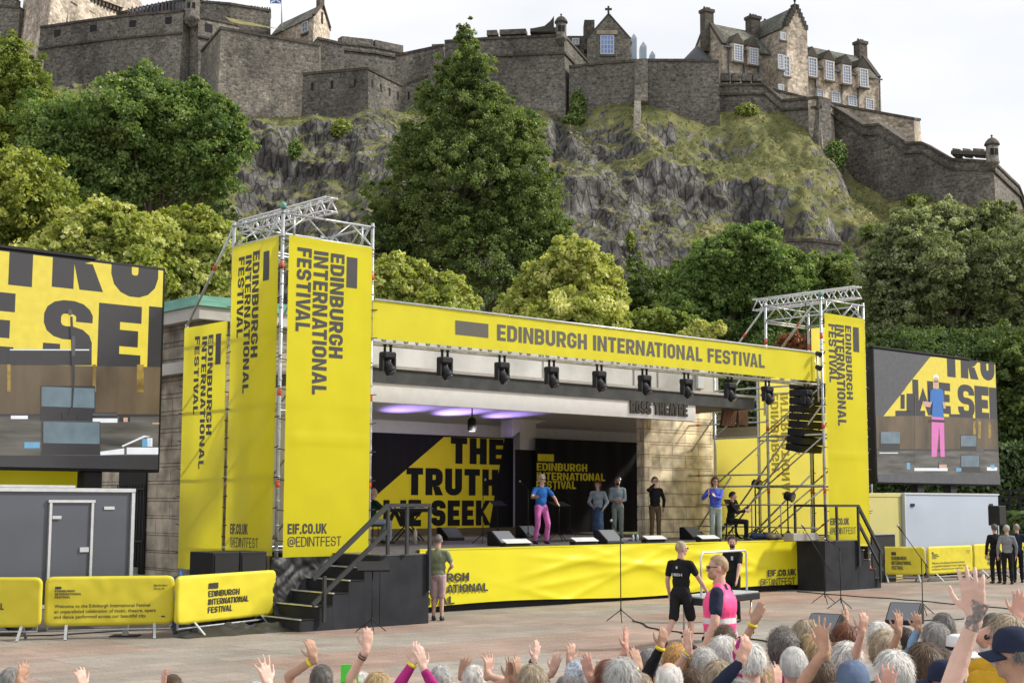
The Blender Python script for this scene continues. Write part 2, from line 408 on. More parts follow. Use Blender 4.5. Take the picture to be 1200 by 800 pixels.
def letters(txt, rect, T=0.2):
    """-> 2D verts fitted to rect (x0, y0, x1, y1), faces"""
    x = 0; vs = []; fs = []; gap = 0.085
    pv = ' '
    for ch in txt:
        w, P = glyph(ch, T); x -= .13 if (pv + ch) in ('AT', 'TA', 'AV', 'VA') else (.06 if pv + ch in ('LA', 'RA', 'AL') and ch == 'A' and pv == 'R' else 0); pv = ch
        for p in P:
            o = len(vs); vs.extend([(q[0] + x, q[1]) for q in p]); fs.append([o + i for i in range(len(p))])
        x += w + gap
    a = np.array(vs); x0, y0, x1, y1 = rect; b = (a - [0, 0]) / [x - gap, 1.0]
    # wind every face the same way
    out_f = []
    for f in fs:
        q = b[f]; ar = sum(q[i][0] * q[(i + 1) % len(q)][1] - q[(i + 1) % len(q)][0] * q[i][1] for i in range(len(q)))
        out_f.append(f if ar > 0 else f[::-1])
    return np.stack([x0 + b[:, 0] * (x1 - x0), y0 + b[:, 1] * (y1 - y0)], 1), out_f
# ------------------------------------------------------------------ ground and crag
def ground_mat():
    m = bpy.data.materials.new('plaza_paving'); t, p = nodes_of(m); p.inputs['Roughness'].default_value = 0.85; p.inputs['Specular IOR Level'].default_value = 0.25
    N = t.nodes.new; l = t.links.new
    tc = N('ShaderNodeTexCoord'); mp = N('ShaderNodeMapping'); mp.inputs['Rotation'].default_value = (0, 0, -A42); l(tc.outputs['Object'], mp.inputs['Vector'])
    w = N('ShaderNodeTexNoise'); w.inputs['Scale'].default_value = 0.9; w.inputs['Detail'].default_value = 4; l(mp.outputs[0], w.inputs['Vector'])
    ad = N('ShaderNodeMixRGB'); ad.blend_type = 'ADD'; ad.inputs[0].default_value = 0.10; l(mp.outputs[0], ad.inputs[1]); l(w.outputs['Color'], ad.inputs[2])
    b = N('ShaderNodeTexBrick'); l(ad.outputs[0], b.inputs['Vector']); b.inputs['Scale'].default_value = 1; b.inputs['Brick Width'].default_value = 3.3; b.inputs['Row Height'].default_value = 2.2
    b.inputs['Mortar Size'].default_value = 0.012; b.inputs['Mortar Smooth'].default_value = 0.4; b.offset = 0.37
    b.inputs['Color1'].default_value = (0.345, 0.24, 0.198, 1); b.inputs['Color2'].default_value = (0.315, 0.30, 0.27, 1); b.inputs['Mortar'].default_value = (0.20, 0.18, 0.165, 1)
    b2 = N('ShaderNodeTexBrick'); l(mp.outputs[0], b2.inputs['Vector']); b2.inputs['Brick Width'].default_value = 0.66; b2.inputs['Row Height'].default_value = 0.44; b2.inputs['Scale'].default_value = 1
    b2.inputs['Mortar Size'].default_value = 0.008; b2.inputs['Color1'].default_value = (0.86, 0.86, 0.86, 1); b2.inputs['Color2'].default_value = (1.08, 1.07, 1.05, 1); b2.inputs['Mortar'].default_value = (0.66, 0.64, 0.62, 1)
    n = N('ShaderNodeTexNoise'); n.inputs['Scale'].default_value = 0.35; n.inputs['Detail'].default_value = 7; n.inputs['Roughness'].default_value = 0.7; l(mp.outputs[0], n.inputs['Vector'])
    r = N('ShaderNodeValToRGB'); r.color_ramp.elements[0].position = 0.3; r.color_ramp.elements[1].position = 0.72
    r.color_ramp.elements[0].color = (0.66, 0.65, 0.63, 1); r.color_ramp.elements[1].color = (1.16, 1.15, 1.14, 1); l(n.outputs['Fac'], r.inputs[0])
    n4 = N('ShaderNodeTexNoise'); n4.inputs['Scale'].default_value = 22; n4.inputs['Detail'].default_value = 4; n4.inputs['Roughness'].default_value = 0.75; l(mp.outputs[0], n4.inputs['Vector'])
    r4 = N('ShaderNodeValToRGB'); r4.color_ramp.elements[0].position = 0.3; r4.color_ramp.elements[1].position = 0.7
    r4.color_ramp.elements[0].color = (0.66, 0.65, 0.64, 1); r4.color_ramp.elements[1].color = (1.3, 1.3, 1.3, 1); l(n4.outputs['Fac'], r4.inputs[0])
    cur = b.outputs['Color']
    for x in (b2.outputs['Color'], r.outputs[0], r4.outputs[0]):
        k = N('ShaderNodeMixRGB'); k.blend_type = 'MULTIPLY'; k.inputs[0].default_value = 1; l(cur, k.inputs[1]); l(x, k.inputs[2]); cur = k.outputs[0]
    l(cur, p.inputs['Base Color'])
    bp = N('ShaderNodeBump'); bp.inputs['Strength'].default_value = 0.25; bp.inputs['Distance'].default_value = 0.01; l(n4.outputs['Fac'], bp.inputs['Height']); l(bp.outputs[0], p.inputs['Normal'])
    return m
g = MB(); g.add([(-900, -60, 0), (900, -60, 0), (900, 1500, 0), (-900, 1500, 0)], [(0, 1, 2, 3)])
tag(g.build('ground', ground_mat()), kind='structure')

def crag_mat():
    m = bpy.data.materials.new('crag_rock'); t, p = nodes_of(m); p.inputs['Roughness'].default_value = 0.95; p.inputs['Specular IOR Level'].default_value = 0.15
    N = t.nodes.new; l = t.links.new
    tc = N('ShaderNodeTexCoord'); mp = N('ShaderNodeMapping'); mp.inputs['Scale'].default_value = (1, 1, 0.45); l(tc.outputs['Object'], mp.inputs['Vector'])
    n1 = N('ShaderNodeTexNoise'); n1.inputs['Scale'].default_value = 0.34; n1.inputs['Detail'].default_value = 9; n1.inputs['Roughness'].default_value = 0.72; l(mp.outputs[0], n1.inputs['Vector'])
    r1 = N('ShaderNodeValToRGB'); e = r1.color_ramp.elements; e[0].position = 0.30; e[0].color = (0.022, 0.021, 0.02, 1); e[1].position = 0.72; e[1].color = (0.42, 0.40, 0.37, 1)
    x = e.new(0.48); x.color = (0.115, 0.11, 0.102, 1); x = e.new(0.58); x.color = (0.215, 0.207, 0.194, 1); l(n1.outputs['Fac'], r1.inputs[0])
    vo = N('ShaderNodeTexVoronoi'); vo.feature = 'DISTANCE_TO_EDGE'; vo.inputs['Scale'].default_value = 0.42; mv = N('ShaderNodeMapping'); mv.inputs['Scale'].default_value = (2.4, 1.6, 0.42); mv.inputs['Rotation'].default_value = (0.2, 0.35, 0)
    wn = N('ShaderNodeMixRGB'); wn.blend_type = 'ADD'; wn.inputs[0].default_value = 2.2; l(tc.outputs['Object'], wn.inputs[1]); l(n1.outputs['Color'], wn.inputs[2]); l(wn.outputs[0], mv.inputs['Vector']); l(mv.outputs[0], vo.inputs['Vector'])
    rv = N('ShaderNodeValToRGB'); rv.color_ramp.elements[0].position = 0.0; rv.color_ramp.elements[0].color = (0.3, 0.3, 0.3, 1); rv.color_ramp.elements[1].position = 0.09; rv.color_ramp.elements[1].color = (1, 1, 1, 1); l(vo.outputs['Distance'], rv.inputs[0])
    rk = N('ShaderNodeMixRGB'); rk.blend_type = 'MULTIPLY'; rk.inputs[0].default_value = 0.5; l(r1.outputs[0], rk.inputs[1]); l(rv.outputs[0], rk.inputs[2])
    # grass and lichen where the ground lies flatter
    n2 = N('ShaderNodeTexNoise'); n2.inputs['Scale'].default_value = 0.30; n2.inputs['Detail'].default_value = 8; n2.inputs['Roughness'].default_value = 0.7; l(tc.outputs['Object'], n2.inputs['Vector'])
    r2 = N('ShaderNodeValToRGB'); e = r2.color_ramp.elements; e[0].position = 0.33; e[0].color = (0.06, 0.08, 0.028, 1); e[1].position = 0.66; e[1].color = (0.27, 0.235, 0.115, 1)
    x = e.new(0.47); x.color = (0.125, 0.13, 0.05, 1); x = e.new(0.57); x.color = (0.175, 0.17, 0.066, 1); l(n2.outputs['Fac'], r2.inputs[0])
    at = N('ShaderNodeAttribute'); at.attribute_name = 'grass'
    n3 = N('ShaderNodeTexNoise'); n3.inputs['Scale'].default_value = 0.9; n3.inputs['Detail'].default_value = 6; n3.inputs['Roughness'].default_value = 0.75; l(tc.outputs['Object'], n3.inputs['Vector'])
    ma = N('ShaderNodeMath'); ma.operation = 'MULTIPLY_ADD'; ma.inputs[1].default_value = 2.3; l(n3.outputs['Fac'], ma.inputs[0]); 
    mb = N('ShaderNodeMath'); mb.operation = 'SUBTRACT'; mb.inputs[1].default_value = 1.13; l(at.outputs['Fac'], mb.inputs[0]); l(mb.outputs[0], ma.inputs[2])
    rg = N('ShaderNodeValToRGB'); rg.color_ramp.elements[0].position = 0.38; rg.color_ramp.elements[1].position = 0.55; l(ma.outputs[0], rg.inputs[0])
    mx = N('ShaderNodeMixRGB'); l(rg.outputs[0], mx.inputs[0]); l(rk.outputs[0], mx.inputs[1]); l(r2.outputs[0], mx.inputs[2]); l(mx.outputs[0], p.inputs['Base Color'])
    b = N('ShaderNodeBump'); b.inputs['Strength'].default_value = 0.9; b.inputs['Distance'].default_value = 1.1
    ba = N('ShaderNodeMath'); ba.operation = 'MULTIPLY_ADD'; ba.inputs[1].default_value = 0.5; l(rv.outputs[0], ba.inputs[0]); l(n1.outputs['Fac'], ba.inputs[2]); bs = N('ShaderNodeMath'); bs.operation = 'MULTIPLY_ADD'; bs.inputs[1].default_value = -.75; bs.inputs[2].default_value = .95; l(rg.outputs[0], bs.inputs[0]); l(bs.outputs[0], b.inputs['Strength']); l(ba.outputs[0], b.inputs['Height']); l(b.outputs[0], p.inputs['Normal'])
    return m
# profile of the crag along the castle: picture column, row of its top edge, distance of that edge
TOP = [(-200, 120, 205), (0, 112, 204), (60, 112, 201), (190, 118, 192), (232, 150, 190), (252, 152, 180), (300, 142, 182.5), (350, 140, 184), (362, 138, 182.5), (400, 141, 181), (430, 128, 180),
       (470, 135, 184), (520, 128, 188), (570, 128, 188), (615, 120, 187), (660, 132, 187), (675, 118, 187), (720, 118, 185), (755, 112, 184.5), (800, 126, 184.5), (840, 128, 187), (900, 124, 188), (950, 146, 184),
       (980, 168, 187.5), (1000, 200, 185.5), (1043, 224, 182), (1100, 228, 177), (1166, 238, 172), (1200, 250, 186), (1260, 300, 196), (1400, 330, 205)]
TX, TY, TD = (np.array(c, float) for c in zip(*TOP))
NU, NV = 640, 240
def fbm(x, y, z, o=5, hh=0.9): return noise.fractal(Vector((x, y, z)), hh, 2.1, o)
ZB = [(690, 158, 50, 22, .22), (780, 150, 70, 32, .36), (870, 150, 60, 30, .42), (930, 190, 60, 34, .42), (850, 235, 70, 20, .30), (760, 225, 50, 12, .25), (655, 235, 55, 16, .28), (620, 190, 20, 40, .12), (960, 260, 60, 26, .36), (1030, 240, 60, 24, .40), (1000, 300, 60, 30, .30), (880, 290, 40, 14, .22), (300, 215, 40, 16, .20), (350, 160, 24, 14, .22), (820, 190, 30, 14, .2),
      (700, 195, 40, 24, -.28), (690, 270, 60, 50, -.32), (800, 262, 45, 30, -.22), (850, 195, 24, 16, -.2), (420, 190, 40, 50, -.25), (270, 200, 40, 40, -.16), (740, 330, 60, 30, -.25), (640, 160, 20, 40, -.22), (915, 225, 26, 12, -.2)]
def zone(x, y): return sum(a * math.exp(-((x - cx) / sx) ** 2 - ((y - cy) / sy) ** 2) for cx, cy, sx, sy, a in ZB)
GZ = np.zeros((NV + 3, NU))
def crag():
    xs = np.linspace(-190, 1390, NU); V = np.zeros((NV + 3, NU, 3)); gr = np.zeros((NV + 3, NU))
    for i, x in enumerate(xs):
        yt = float(np.interp(x, TX, TY)); dt = float(np.interp(x, TX, TD)) + 1.0
        d0 = 118 + 6 * sin(x * 0.006); p0 = at_Y(x, 505, d0)
        p1 = at_Y(x, yt - 3, dt)
        for j in range(NV):
            v = j / (NV - 1)
            w = v ** 0.92
            p = p0 * (1 - w) + p1 * w
            if j < 8:
                g0 = at_Y(x, 590, 96.0); g0[2] = -0.5; p = g0 * (1 - j / 8) + p * (j / 8)
            p[2] += 5.0 * sin(pi * v) * (0.6 + 0.4 * sin(x * 0.011 + 1.0))
            edge = min(1.0, (1 - v) * 7) * min(1.0, v * 6)
            wx, wz = p[0], p[2]
            # broad ribs and gullies, leaning down to the left as in the photograph, then ledges and small crags
            k = wx + wz * 0.45
            rib = noise.ridged_multi_fractal(Vector((k * 0.030, 3.1, wz * 0.012)), 0.9, 2.0, 3, 1.0, 2.0) - 1.0
            big = fbm(wx * 0.022, wz * 0.028, 7.7, 3)
            led = noise.ridged_multi_fractal(Vector((wx * 0.055 + 9, wz * 0.085, 1.7)), 0.8, 2.1, 5, 1.0, 2.0) - 1.1
            sm = noise.turbulence(Vector((wx * 0.22, wz * 0.10, 4.4)), 5, True, noise_basis='BLENDER', amplitude_scale=0.55, frequency_scale=2.1) - 0.9
            st = fbm(wx * 0.45 + wz * 0.1, wz * 0.09, 2.2, 4, 0.6)
            gz = zone(x, 505 + (yt - 508) * w); GZ[j, i] = gz; q = 1 - .5 * max(0, min(1, gz * 2.0))
            dsp = (4.4 * rib + 5.5 * big + (2.6 * led + 1.0 * sm + .45 * st) * q) * edge
            p = p + np.array([0.15 * dsp, -0.82 * dsp, 0.40 * dsp + 0.6 * sm * edge])
            V[j, i] = p
        for q, (dy, dz) in enumerate(((3, .0), (60, .0), (300, -60))):
            e = V[NV - 1, i].copy(); e[1] += dy; e[0] *= 1 + dy / 200; e[2] += dz; V[NV + q, i] = e
    du = np.gradient(V, axis=1); dv = np.gradient(V, axis=0); n = np.cross(du, dv); n /= np.linalg.norm(n, axis=2, keepdims=True) + 1e-9
    nzs = n[..., 2].copy()
    for _ in range(2): nzs = (nzs + np.roll(nzs, 1, 0) + np.roll(nzs, -1, 0) + np.roll(nzs, 1, 1) + np.roll(nzs, -1, 1)) / 5
    u_ = np.linspace(0, 1, NV + 3)[:, None]; xg = xs[None, :]
    bias = 0.10 * np.clip((u_ - 0.45) * 2, -0.6, 1) + np.where(xg > 720, np.clip((xg - 720) / 260, 0, 1) * 0.20, 0) - np.where((xg > 380) & (xg < 720), 0.05, 0)
    gr = np.clip((nzs - 0.50) * 1.6 + bias * .4 + GZ * .75 + 0.09, 0, 1)
    vs = V.reshape(-1, 3); idx = np.arange((NV + 3) * NU).reshape(NV + 3, NU)
    fs = np.stack([idx[:-1, :-1], idx[:-1, 1:], idx[1:, 1:], idx[1:, :-1]], -1).reshape(-1, 4)
    me = bpy.data.meshes.new('crag'); me.from_pydata(vs.tolist(), [], fs.tolist()); me.materials.append(crag_mat())
    a = me.attributes.new('grass', 'FLOAT', 'POINT'); a.data.foreach_set('value', gr.ravel().astype(np.float32))
    me.polygons.foreach_set('use_smooth', [True] * len(me.polygons)); me.update()
    o = bpy.data.objects.new('hill', me); COL.objects.link(o); tag(o, kind='structure')
    return V
CRAG = crag()
CX = np.linspace(-190, 1390, NU)
def on_crag(px, py):
    """the point of the crag that shows at a pixel"""
    i = int(np.clip(np.searchsorted(CX, px), 0, NU - 1)); best = None; bd = 1e9
    for i2 in range(max(0, i - 8), min(NU, i + 9)):
        P = CRAG[:NV, i2]; r = (P - C0); yc = r[:, 1] * cos(PITCH) + r[:, 2] * sin(PITCH); zc = -r[:, 1] * sin(PITCH) + r[:, 2] * cos(PITCH)
        e = (400 - zc / yc * F - py) ** 2 + (600 + r[:, 0] / yc * F - px) ** 2; k = int(e.argmin())
        if e[k] < bd: bd = e[k]; best = P[k]
    return best

# ------------------------------------------------------------------ castle
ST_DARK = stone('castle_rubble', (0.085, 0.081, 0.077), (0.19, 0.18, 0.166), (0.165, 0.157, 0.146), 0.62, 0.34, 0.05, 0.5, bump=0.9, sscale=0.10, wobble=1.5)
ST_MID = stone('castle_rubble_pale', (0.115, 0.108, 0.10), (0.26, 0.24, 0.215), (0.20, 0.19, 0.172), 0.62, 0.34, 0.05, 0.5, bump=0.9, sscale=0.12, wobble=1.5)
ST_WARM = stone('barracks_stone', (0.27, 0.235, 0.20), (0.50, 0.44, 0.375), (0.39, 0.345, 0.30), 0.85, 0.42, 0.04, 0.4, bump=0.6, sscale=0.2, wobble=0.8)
SLATE = stone('slate', (0.10, 0.105, 0.095), (0.165, 0.165, 0.145), (0.07, 0.07, 0.065), 0.45, 0.32, 0.02, 0.35, bump=0.4, sscale=0.25)
SLATE_DK = M('dark_lead', (0.06, 0.065, 0.075), 0.6)
CHIM = stone('chimney_stone', (0.055, 0.05, 0.045), (0.10, 0.09, 0.08), (0.09, 0.085, 0.075), 0.7, 0.36, 0.03, 0.3)
GLASS = M('window_glass', (0.17, 0.20, 0.26), 0.12, 0.0, 0.3, 1.5, spec=0.8)
WHITE = M('white_paint', (0.50, 0.52, 0.55), 0.5, var=0.06)
DARK = M('dark_void', (0.012, 0.012, 0.013), 0.9)

def wall_run(name, pts, label, depth=40, thick=2.2, mat=None, merlons=0, course=0.0, batter=0.05, slots=0, cat='castle wall', ztops=None, cap=0.35):
    """pts: (px, py of the top, distance).  Outer face runs through them; the top follows them."""
    mat = mat or ST_DARK
    P = [at_Y(*p) - np.array([0, 0, cap]) for p in pts]
    c = np.mean(P, axis=0); root = thing(name, label, cat, (float(c[0]), float(c[1]), float(c[2] - 15)))
    m = MB(); n = len(P); nr = []
    for i in range(n):
        a = P[max(i - 1, 0)]; b = P[min(i + 1, n - 1)]; d = (b - a)[:2]; d /= np.linalg.norm(d); nr.append(np.array([d[1], -d[0], 0]))   # outward, towards the viewer
    for i in range(n - 1):
        # each straight stretch is its own prism, mitred on the outward normals, top to bottom
        A, B, na, nb = P[i], P[i + 1], nr[i], nr[i + 1]
        dn = np.array([0, 0, depth]); bo = batter * depth
        vs = [A, B, B - nb * thick, A - na * thick, A + na * bo - dn, B + nb * bo - dn, B - nb * thick - dn, A - na * thick - dn]
        fs = [(0, 1, 2, 3), (4, 5, 1, 0)]
        fs += [(6, 7, 3, 2)]
        if i == 0: fs.append((7, 4, 0, 3))
        if i == n - 2: fs.append((5, 6, 2, 1))
        m.add(vs, fs)
    m.build('masonry', mat, root, uv=True, world=True)
    if cap:
        k = MB()
        for i in range(n - 1):
            A, B, na, nb = P[i], P[i + 1], nr[i], nr[i + 1]; up = np.array([0, 0, cap]); e = 0.18
            vs = [A + na * e, B + nb * e, B - nb * (thick + e), A - na * (thick + e)]; vs = [v + np.array([0, 0, 0.003]) for v in vs]; vs += [v + up for v in vs]
            k.add(vs, [(3, 2, 1, 0), (4, 5, 6, 7), (0, 1, 5, 4), (2, 3, 7, 6), (1, 2, 6, 5), (3, 0, 4, 7)])
        k.build('coping', CHIM, root, uv=True, world=True)
    if course:
        k = MB()
        for i in range(n - 1):
            A, B, na, nb = P[i], P[i + 1], nr[i], nr[i + 1]; dz = np.array([0, 0, course]); bo = batter * course
            q = [A + na * (bo - .02), B + nb * (bo - .02), B + nb * (bo + .28), A + na * (bo + .28)]; lo = [v - dz - np.array([0, 0, .3]) for v in q]; hi = [v - dz for v in q]
            k.add(lo + hi, [(0, 1, 2, 3), (7, 6, 5, 4), (0, 3, 7, 4), (3, 2, 6, 7), (2, 1, 5, 6), (1, 0, 4, 5)])
        k.build('string_course', CHIM, root, uv=True, world=True)
    if merlons:
        for i in range(n - 1):
            A, B, na, nb = P[i], P[i + 1], nr[i], nr[i + 1]; Lg = np.linalg.norm(B - A); q = max(1, int(Lg / merlons[0]))
            for j in range(q):
                f0 = (j + merlons[1] / 2) / q; f1 = (j + 1 - merlons[1] / 2) / q
                a = A + (B - A) * f0; b = A + (B - A) * f1; up = np.array([0, 0, merlons[2]]); lo = np.array([0, 0, (cap or 0) + .004])
                vs = [a + na * .1, b + nb * .1, b - nb * 1.2, a - na * 1.2]; vs = [v + lo for v in vs]; vs += [v + up for v in vs]
                MB().add(vs, [(3, 2, 1, 0), (4, 5, 6, 7), (0, 1, 5, 4), (2, 3, 7, 6), (1, 2, 6, 5), (3, 0, 4, 7)]).build('merlon', mat, root, uv=True, world=True)
    if slots:
        for i in range(n - 1):
            A, B, na = P[i], P[i + 1], (nr[i] + nr[i + 1]) / 2; Lg = np.linalg.norm(B - A); q = int(Lg / slots[0])
            for j in range(q):
                c = A + (B - A) * ((j + .5) / q) - np.array([0, 0, slots[3]]) + na * (batter * slots[3]); d = (B - A) / Lg
                MB().obox(c, d * slots[1] / 2, na * 0.06, np.array([0, 0, slots[2] / 2])).build('gun_loop', DARK, root, world=True)
    return root, P, nr
def turret(parent, px, ytop, D, rpx, ybot, mat=ST_DARK, off=0.0):
    """round bartizan with a stone cap, corbelled off a wall corner"""
    k = D / F; p = at_Y(px, ytop, D); b = at_Y(px, ybot, D); r = rpx * k; h = p[2] - b[2]
    body = MB().lathe([(r * .25, -r * 1.2), (r * .6, -r * .7), (r * .85, -r * .35), (r * 1.12, -.02 * h), (r * 1.12, .06 * h), (r, .07 * h), (r, .64 * h)], b, 20)
    o = body.build('turret', mat, parent, uv=True, world=True)
    MB().lathe([(r * 1.02, .642 * h), (r * 1.25, .65 * h), (r * 1.25, .70 * h), (r * 1.05, .78 * h), (r * .7, .87 * h), (r * .3, .92 * h), (r * .12, .94 * h), (r * .12, .97 * h), (r * .22, 1.0 * h), (r * .05, 1.04 * h)], b, 20).build('turret_cap', CHIM, o, world=True, uv=True)
    for a in (-1.9, -1.2):
        MB().obox((b[0] + cos(a) * r, b[1] + sin(a) * r, b[2] + .38 * h), Vector((-sin(a), cos(a), 0)) * .22, Vector((cos(a), sin(a), 0)) * .05, (0, 0, .4)).build('slit', DARK, o, world=True)

# far left: outwork wall, gatehouse tower, great curtain
wall_run('castle_rampart', [(-60, 2, 214), (22, 9, 212)], 'dark castle wall stub at the far left edge behind the gatehouse tower', 30, merlons=(3.2, .3, 1.2))
def gatehouse():
    root = thing('castle_gatehouse', 'tall castle tower with one sunlit face and a battered dark corner, topmost at the left', 'castle tower', tuple(at_Y(70, 40, 208)))
    a0, a1 = at_Y(30, -30, 215), at_Y(62, -30, 204); c = at_Y(139, -30, 222)
    lo0, lo1, loc = at_Y(12, 120, 212), at_Y(44, 120, 200), at_Y(141, 120, 221)
    back = np.array([0, 14, 0])
    m = MB(); m.add([lo0, lo1, loc, a0, a1, c, lo0 + back, loc + back, a0 + back, c + back], [(0, 1, 4, 3), (1, 2, 5, 4), (2, 7, 9, 5), (6, 0, 3, 8), (3, 4, 5, 9, 8)])
    m.build('masonry', ST_WARM, root, uv=True, world=True)
    t0, t1 = at_Y(100, -6, 213.5), at_Y(138, 8, 221.5)
    d = (t1 - t0); n = np.array([d[1], -d[0], 0]); n /= np.linalg.norm(n)
    MB().obox((t0 + t1) / 2 + n * .5, d / 2 + n * 0, n * .6, (0, 0, .5)).build('parapet_band', ST_WARM, root, uv=True, world=True)
    for j in range(9):
        q = t0 + d * ((j + .5) / 9) + n * .35; MB().obox(q - np.array([0, 0, .85]), d / np.linalg.norm(d) * .25, n * .5, (0, 0, .34)).build('corbel', CHIM, root, world=True)
    e = (c - a1); e /= np.linalg.norm(e[:2]) ; nn = np.array([e[1], -e[0], 0])
    for px, py, w, h in ((106, 6, .8, 1.3), (84, -4, .7, 1.2)):
        f = (px - 62) / (139 - 62); q = at_Y(px, py, 204 + 18 * f) ; w_ = MB().obox(q + nn * .1, np.array([e[0], e[1], 0]) * w, nn * .12, (0, 0, h)).build('window', DARK, root, world=True)
        MB().obox(q + nn * .15 - np.array([0, 0, h + .1]), np.array([e[0], e[1], 0]) * (w + .2), nn * .2, (0, 0, .1)).build('sill', ST_MID, w_, world=True)
    q0, q1 = at_Y(77, -10, 208.2), at_Y(75.5, 27, 207.2); MB().tube([q0 + nn * .2, q1 + nn * .2], .12, 6, smooth=True).build('drain_pipe', SLATE_DK, root, world=True)
gatehouse()
r_, P_, n_ = wall_run('castle_rampart', [(46, 32, 202), (130, 20, 198), (180, 15, 195), (214, 12, 193)], 'long dark curtain wall with square gun loops running left from a round corner turret', 44, course=3.0, slots=(4.2, 1.1, 1.0, 1.1), mat=ST_DARK)
turret(r_, 224, -14, 192.6, 8.5, 24)
wall_run('castle_rampart', [(231, 19, 192.8), (256, 24, 195), (279, 29, 198)], 'short castle wall with three gun loops just right of the round corner turret', 44, course=2.6, slots=(3.2, 1.1, 1.2, 1.2), mat=ST_MID)
wall_run('castle_rampart', [(136, 16, 212), (170, 8, 208), (220, -2, 203)], 'upper castle wall lined with tiny onlookers, behind the curtain wall at top left', 16)
wall_run('castle_rampart', [(228, 1, 206), (268, 4, 207), (316, 12, 210)], 'high castle wall crowned with onlookers between the round turret and the flagpole', 18)
# onlookers behind those parapets, a crowd too small to count
oc = MB()
for j in range(46):
    if j < 16: px = 150 + j * 4.4 + random.uniform(-1, 1); py = 11 - (px - 150) * .17; D = 209 - (px - 140) * .07
    else: px = 236 + (j - 16) * 2.7 + random.uniform(-.8, .8); py = 2.0 + (px - 236) * .115; D = 209 + (px - 236) * .05
    q = at_Y(px, py + 1.5, D); hgt = random.uniform(.8, 1.2)
    oc.cap(q - np.array([0, 0, 1.2]), q + np.array([0, 0, hgt * .5 - .6]), .26, .22, 6, random.randint(0, 2)); oc.ell(q + np.array([0, 0, hgt * .5 - .25]), (.13, .13, .16), 6, 5, 0)
tag(oc.build('distant_crowd', [M('crowd_dark', (.05, .05, .06)), M('crowd_blue', (.06, .07, .10)), M('crowd_red', (.10, .06, .06))]), 'tiny onlookers lined along the top of the high castle walls', 'crowd', kind='stuff')
# grassy bank between
gb = MB(); gv, gf = sheet(lambda u, v: at_Y(272 + u * 62 - v * 10, 28 - 6 * v * (1 - u) - 1.5 * v + 8 * u + random.uniform(-.3, .3), 199 + 6 * v + u * 5), 24, 8)
gb.add(gv, gf, 0, True); tag(gb.build('grass_bank', M('dry_grass', (.20, .17, .05), .95, var=.5, scale=.8)), kind='structure')
r_, P_, n_ = wall_run('castle_bastion', [(235, 60, 189.6), (258, 32, 180.5), (316, 42, 184), (373, 52, 187.2), (376, 50, 195)], 'big projecting stone bastion with a dark narrow left side, below the flagpole', 36, thick=3.0, mat=ST_MID, batter=0.035, course=0, cat='castle bastion')
wall_run('castle_rampart', [(371, 44, 191.5), (402, 51, 193)], 'plain dark wall between the big bastion and the stepped battlements', 34)
wall_run('castle_rampart', [(398, 51, 195), (437, 55, 198), (472, 62, 201)], 'stepped battlements of dark stone sloping down left of the tall tree', 34, merlons=(11, .06, 1.0), cap=0.2, course=.6)
wall_run('castle_rampart', [(463, 64, 194.6), (518, 52, 190), (524, 52, 200)], 'lighter castle wall face half hidden by the tip of the tall tree', 30, mat=ST_MID)
wall_run('castle_bastion', [(354, 86, 182.6), (400, 82, 180.9), (430, 79, 180), (470, 99, 187), (500, 88, 190)], 'low two sided bastion with narrow slits along its top, left of the tall tree', 30, mat=ST_DARK, slots=(2.0, .3, 1.1, 1.6), batter=.04, cat='castle bastion')
r_, P_, n_ = wall_run('castle_bastion', [(520, 47.5, 188.5), (569, 44, 187.5), (660, 40, 186.1), (687, 71, 197)], 'tall castle bastion with a domed corner turret, right of the tall tree', 34, thick=3, mat=ST_DARK, course=2.2, batter=.03, cat='castle bastion')
for x0, x1 in ((569, 581), (584, 615), (620, 650)):
    A = at_Y(x0, 44.5 - (x0 - 569) * .045, 187.6 - (x0 - 569) * .016); B = at_Y(x1, 44.5 - (x1 - 569) * .045, 187.6 - (x1 - 569) * .016)
    d = B - A; n = np.array([d[1], -d[0], 0]); n /= np.linalg.norm(n); up = np.array([0, 0, .75])
    MB().obox((A + B) / 2 - n * 1.0 + up, d / 2, n * .9, (0, 0, .35)).build('merlon', ST_DARK, r_, uv=True, world=True)
turret(r_, 656.5, 17, 185.6, 6.4, 46)
cwv = at_Y(648, 38, 186.6); MB().prism([(-3.2, 0), (0, 0), (0, 2.2), (-.5, 1.5), (-1.3, .8), (-3.2, .4)], -.3, .3).build('turret_ramp', CHIM, r_, loc=tuple(Vector(cwv) - ROOT[r_.name].translation))
wall_run('castle_rampart', [(666, 77, 186), (700, 73, 184.8), (751, 69, 183.8)], 'dark castle wall under the gabled house with the tall blue window', 34)
wall_run('castle_rampart', [(751.5, 69, 183.9), (800, 69, 183.8), (841, 70, 184)], 'dark castle wall between the stone buttress and the large gabled barracks', 34)
bt = thing('stone_buttress', 'slim stepped stone buttress running down the crag from the wall', 'buttress', tuple(at_Y(749, 120, 182.5)))
P0, P1, P2, P3 = at_Y(750, 72, 183.0), at_Y(750, 120, 182.0), at_Y(746.5, 123, 180.6), at_Y(745, 160, 176.5)
MB().bar(P0, P1, 1.25, 1.7).build('upper_pier', ST_MID, bt, uv=True, world=True); MB().bar(P2, P3, .8, 1.5).build('lower_pier', ST_MID, bt, uv=True, world=True)
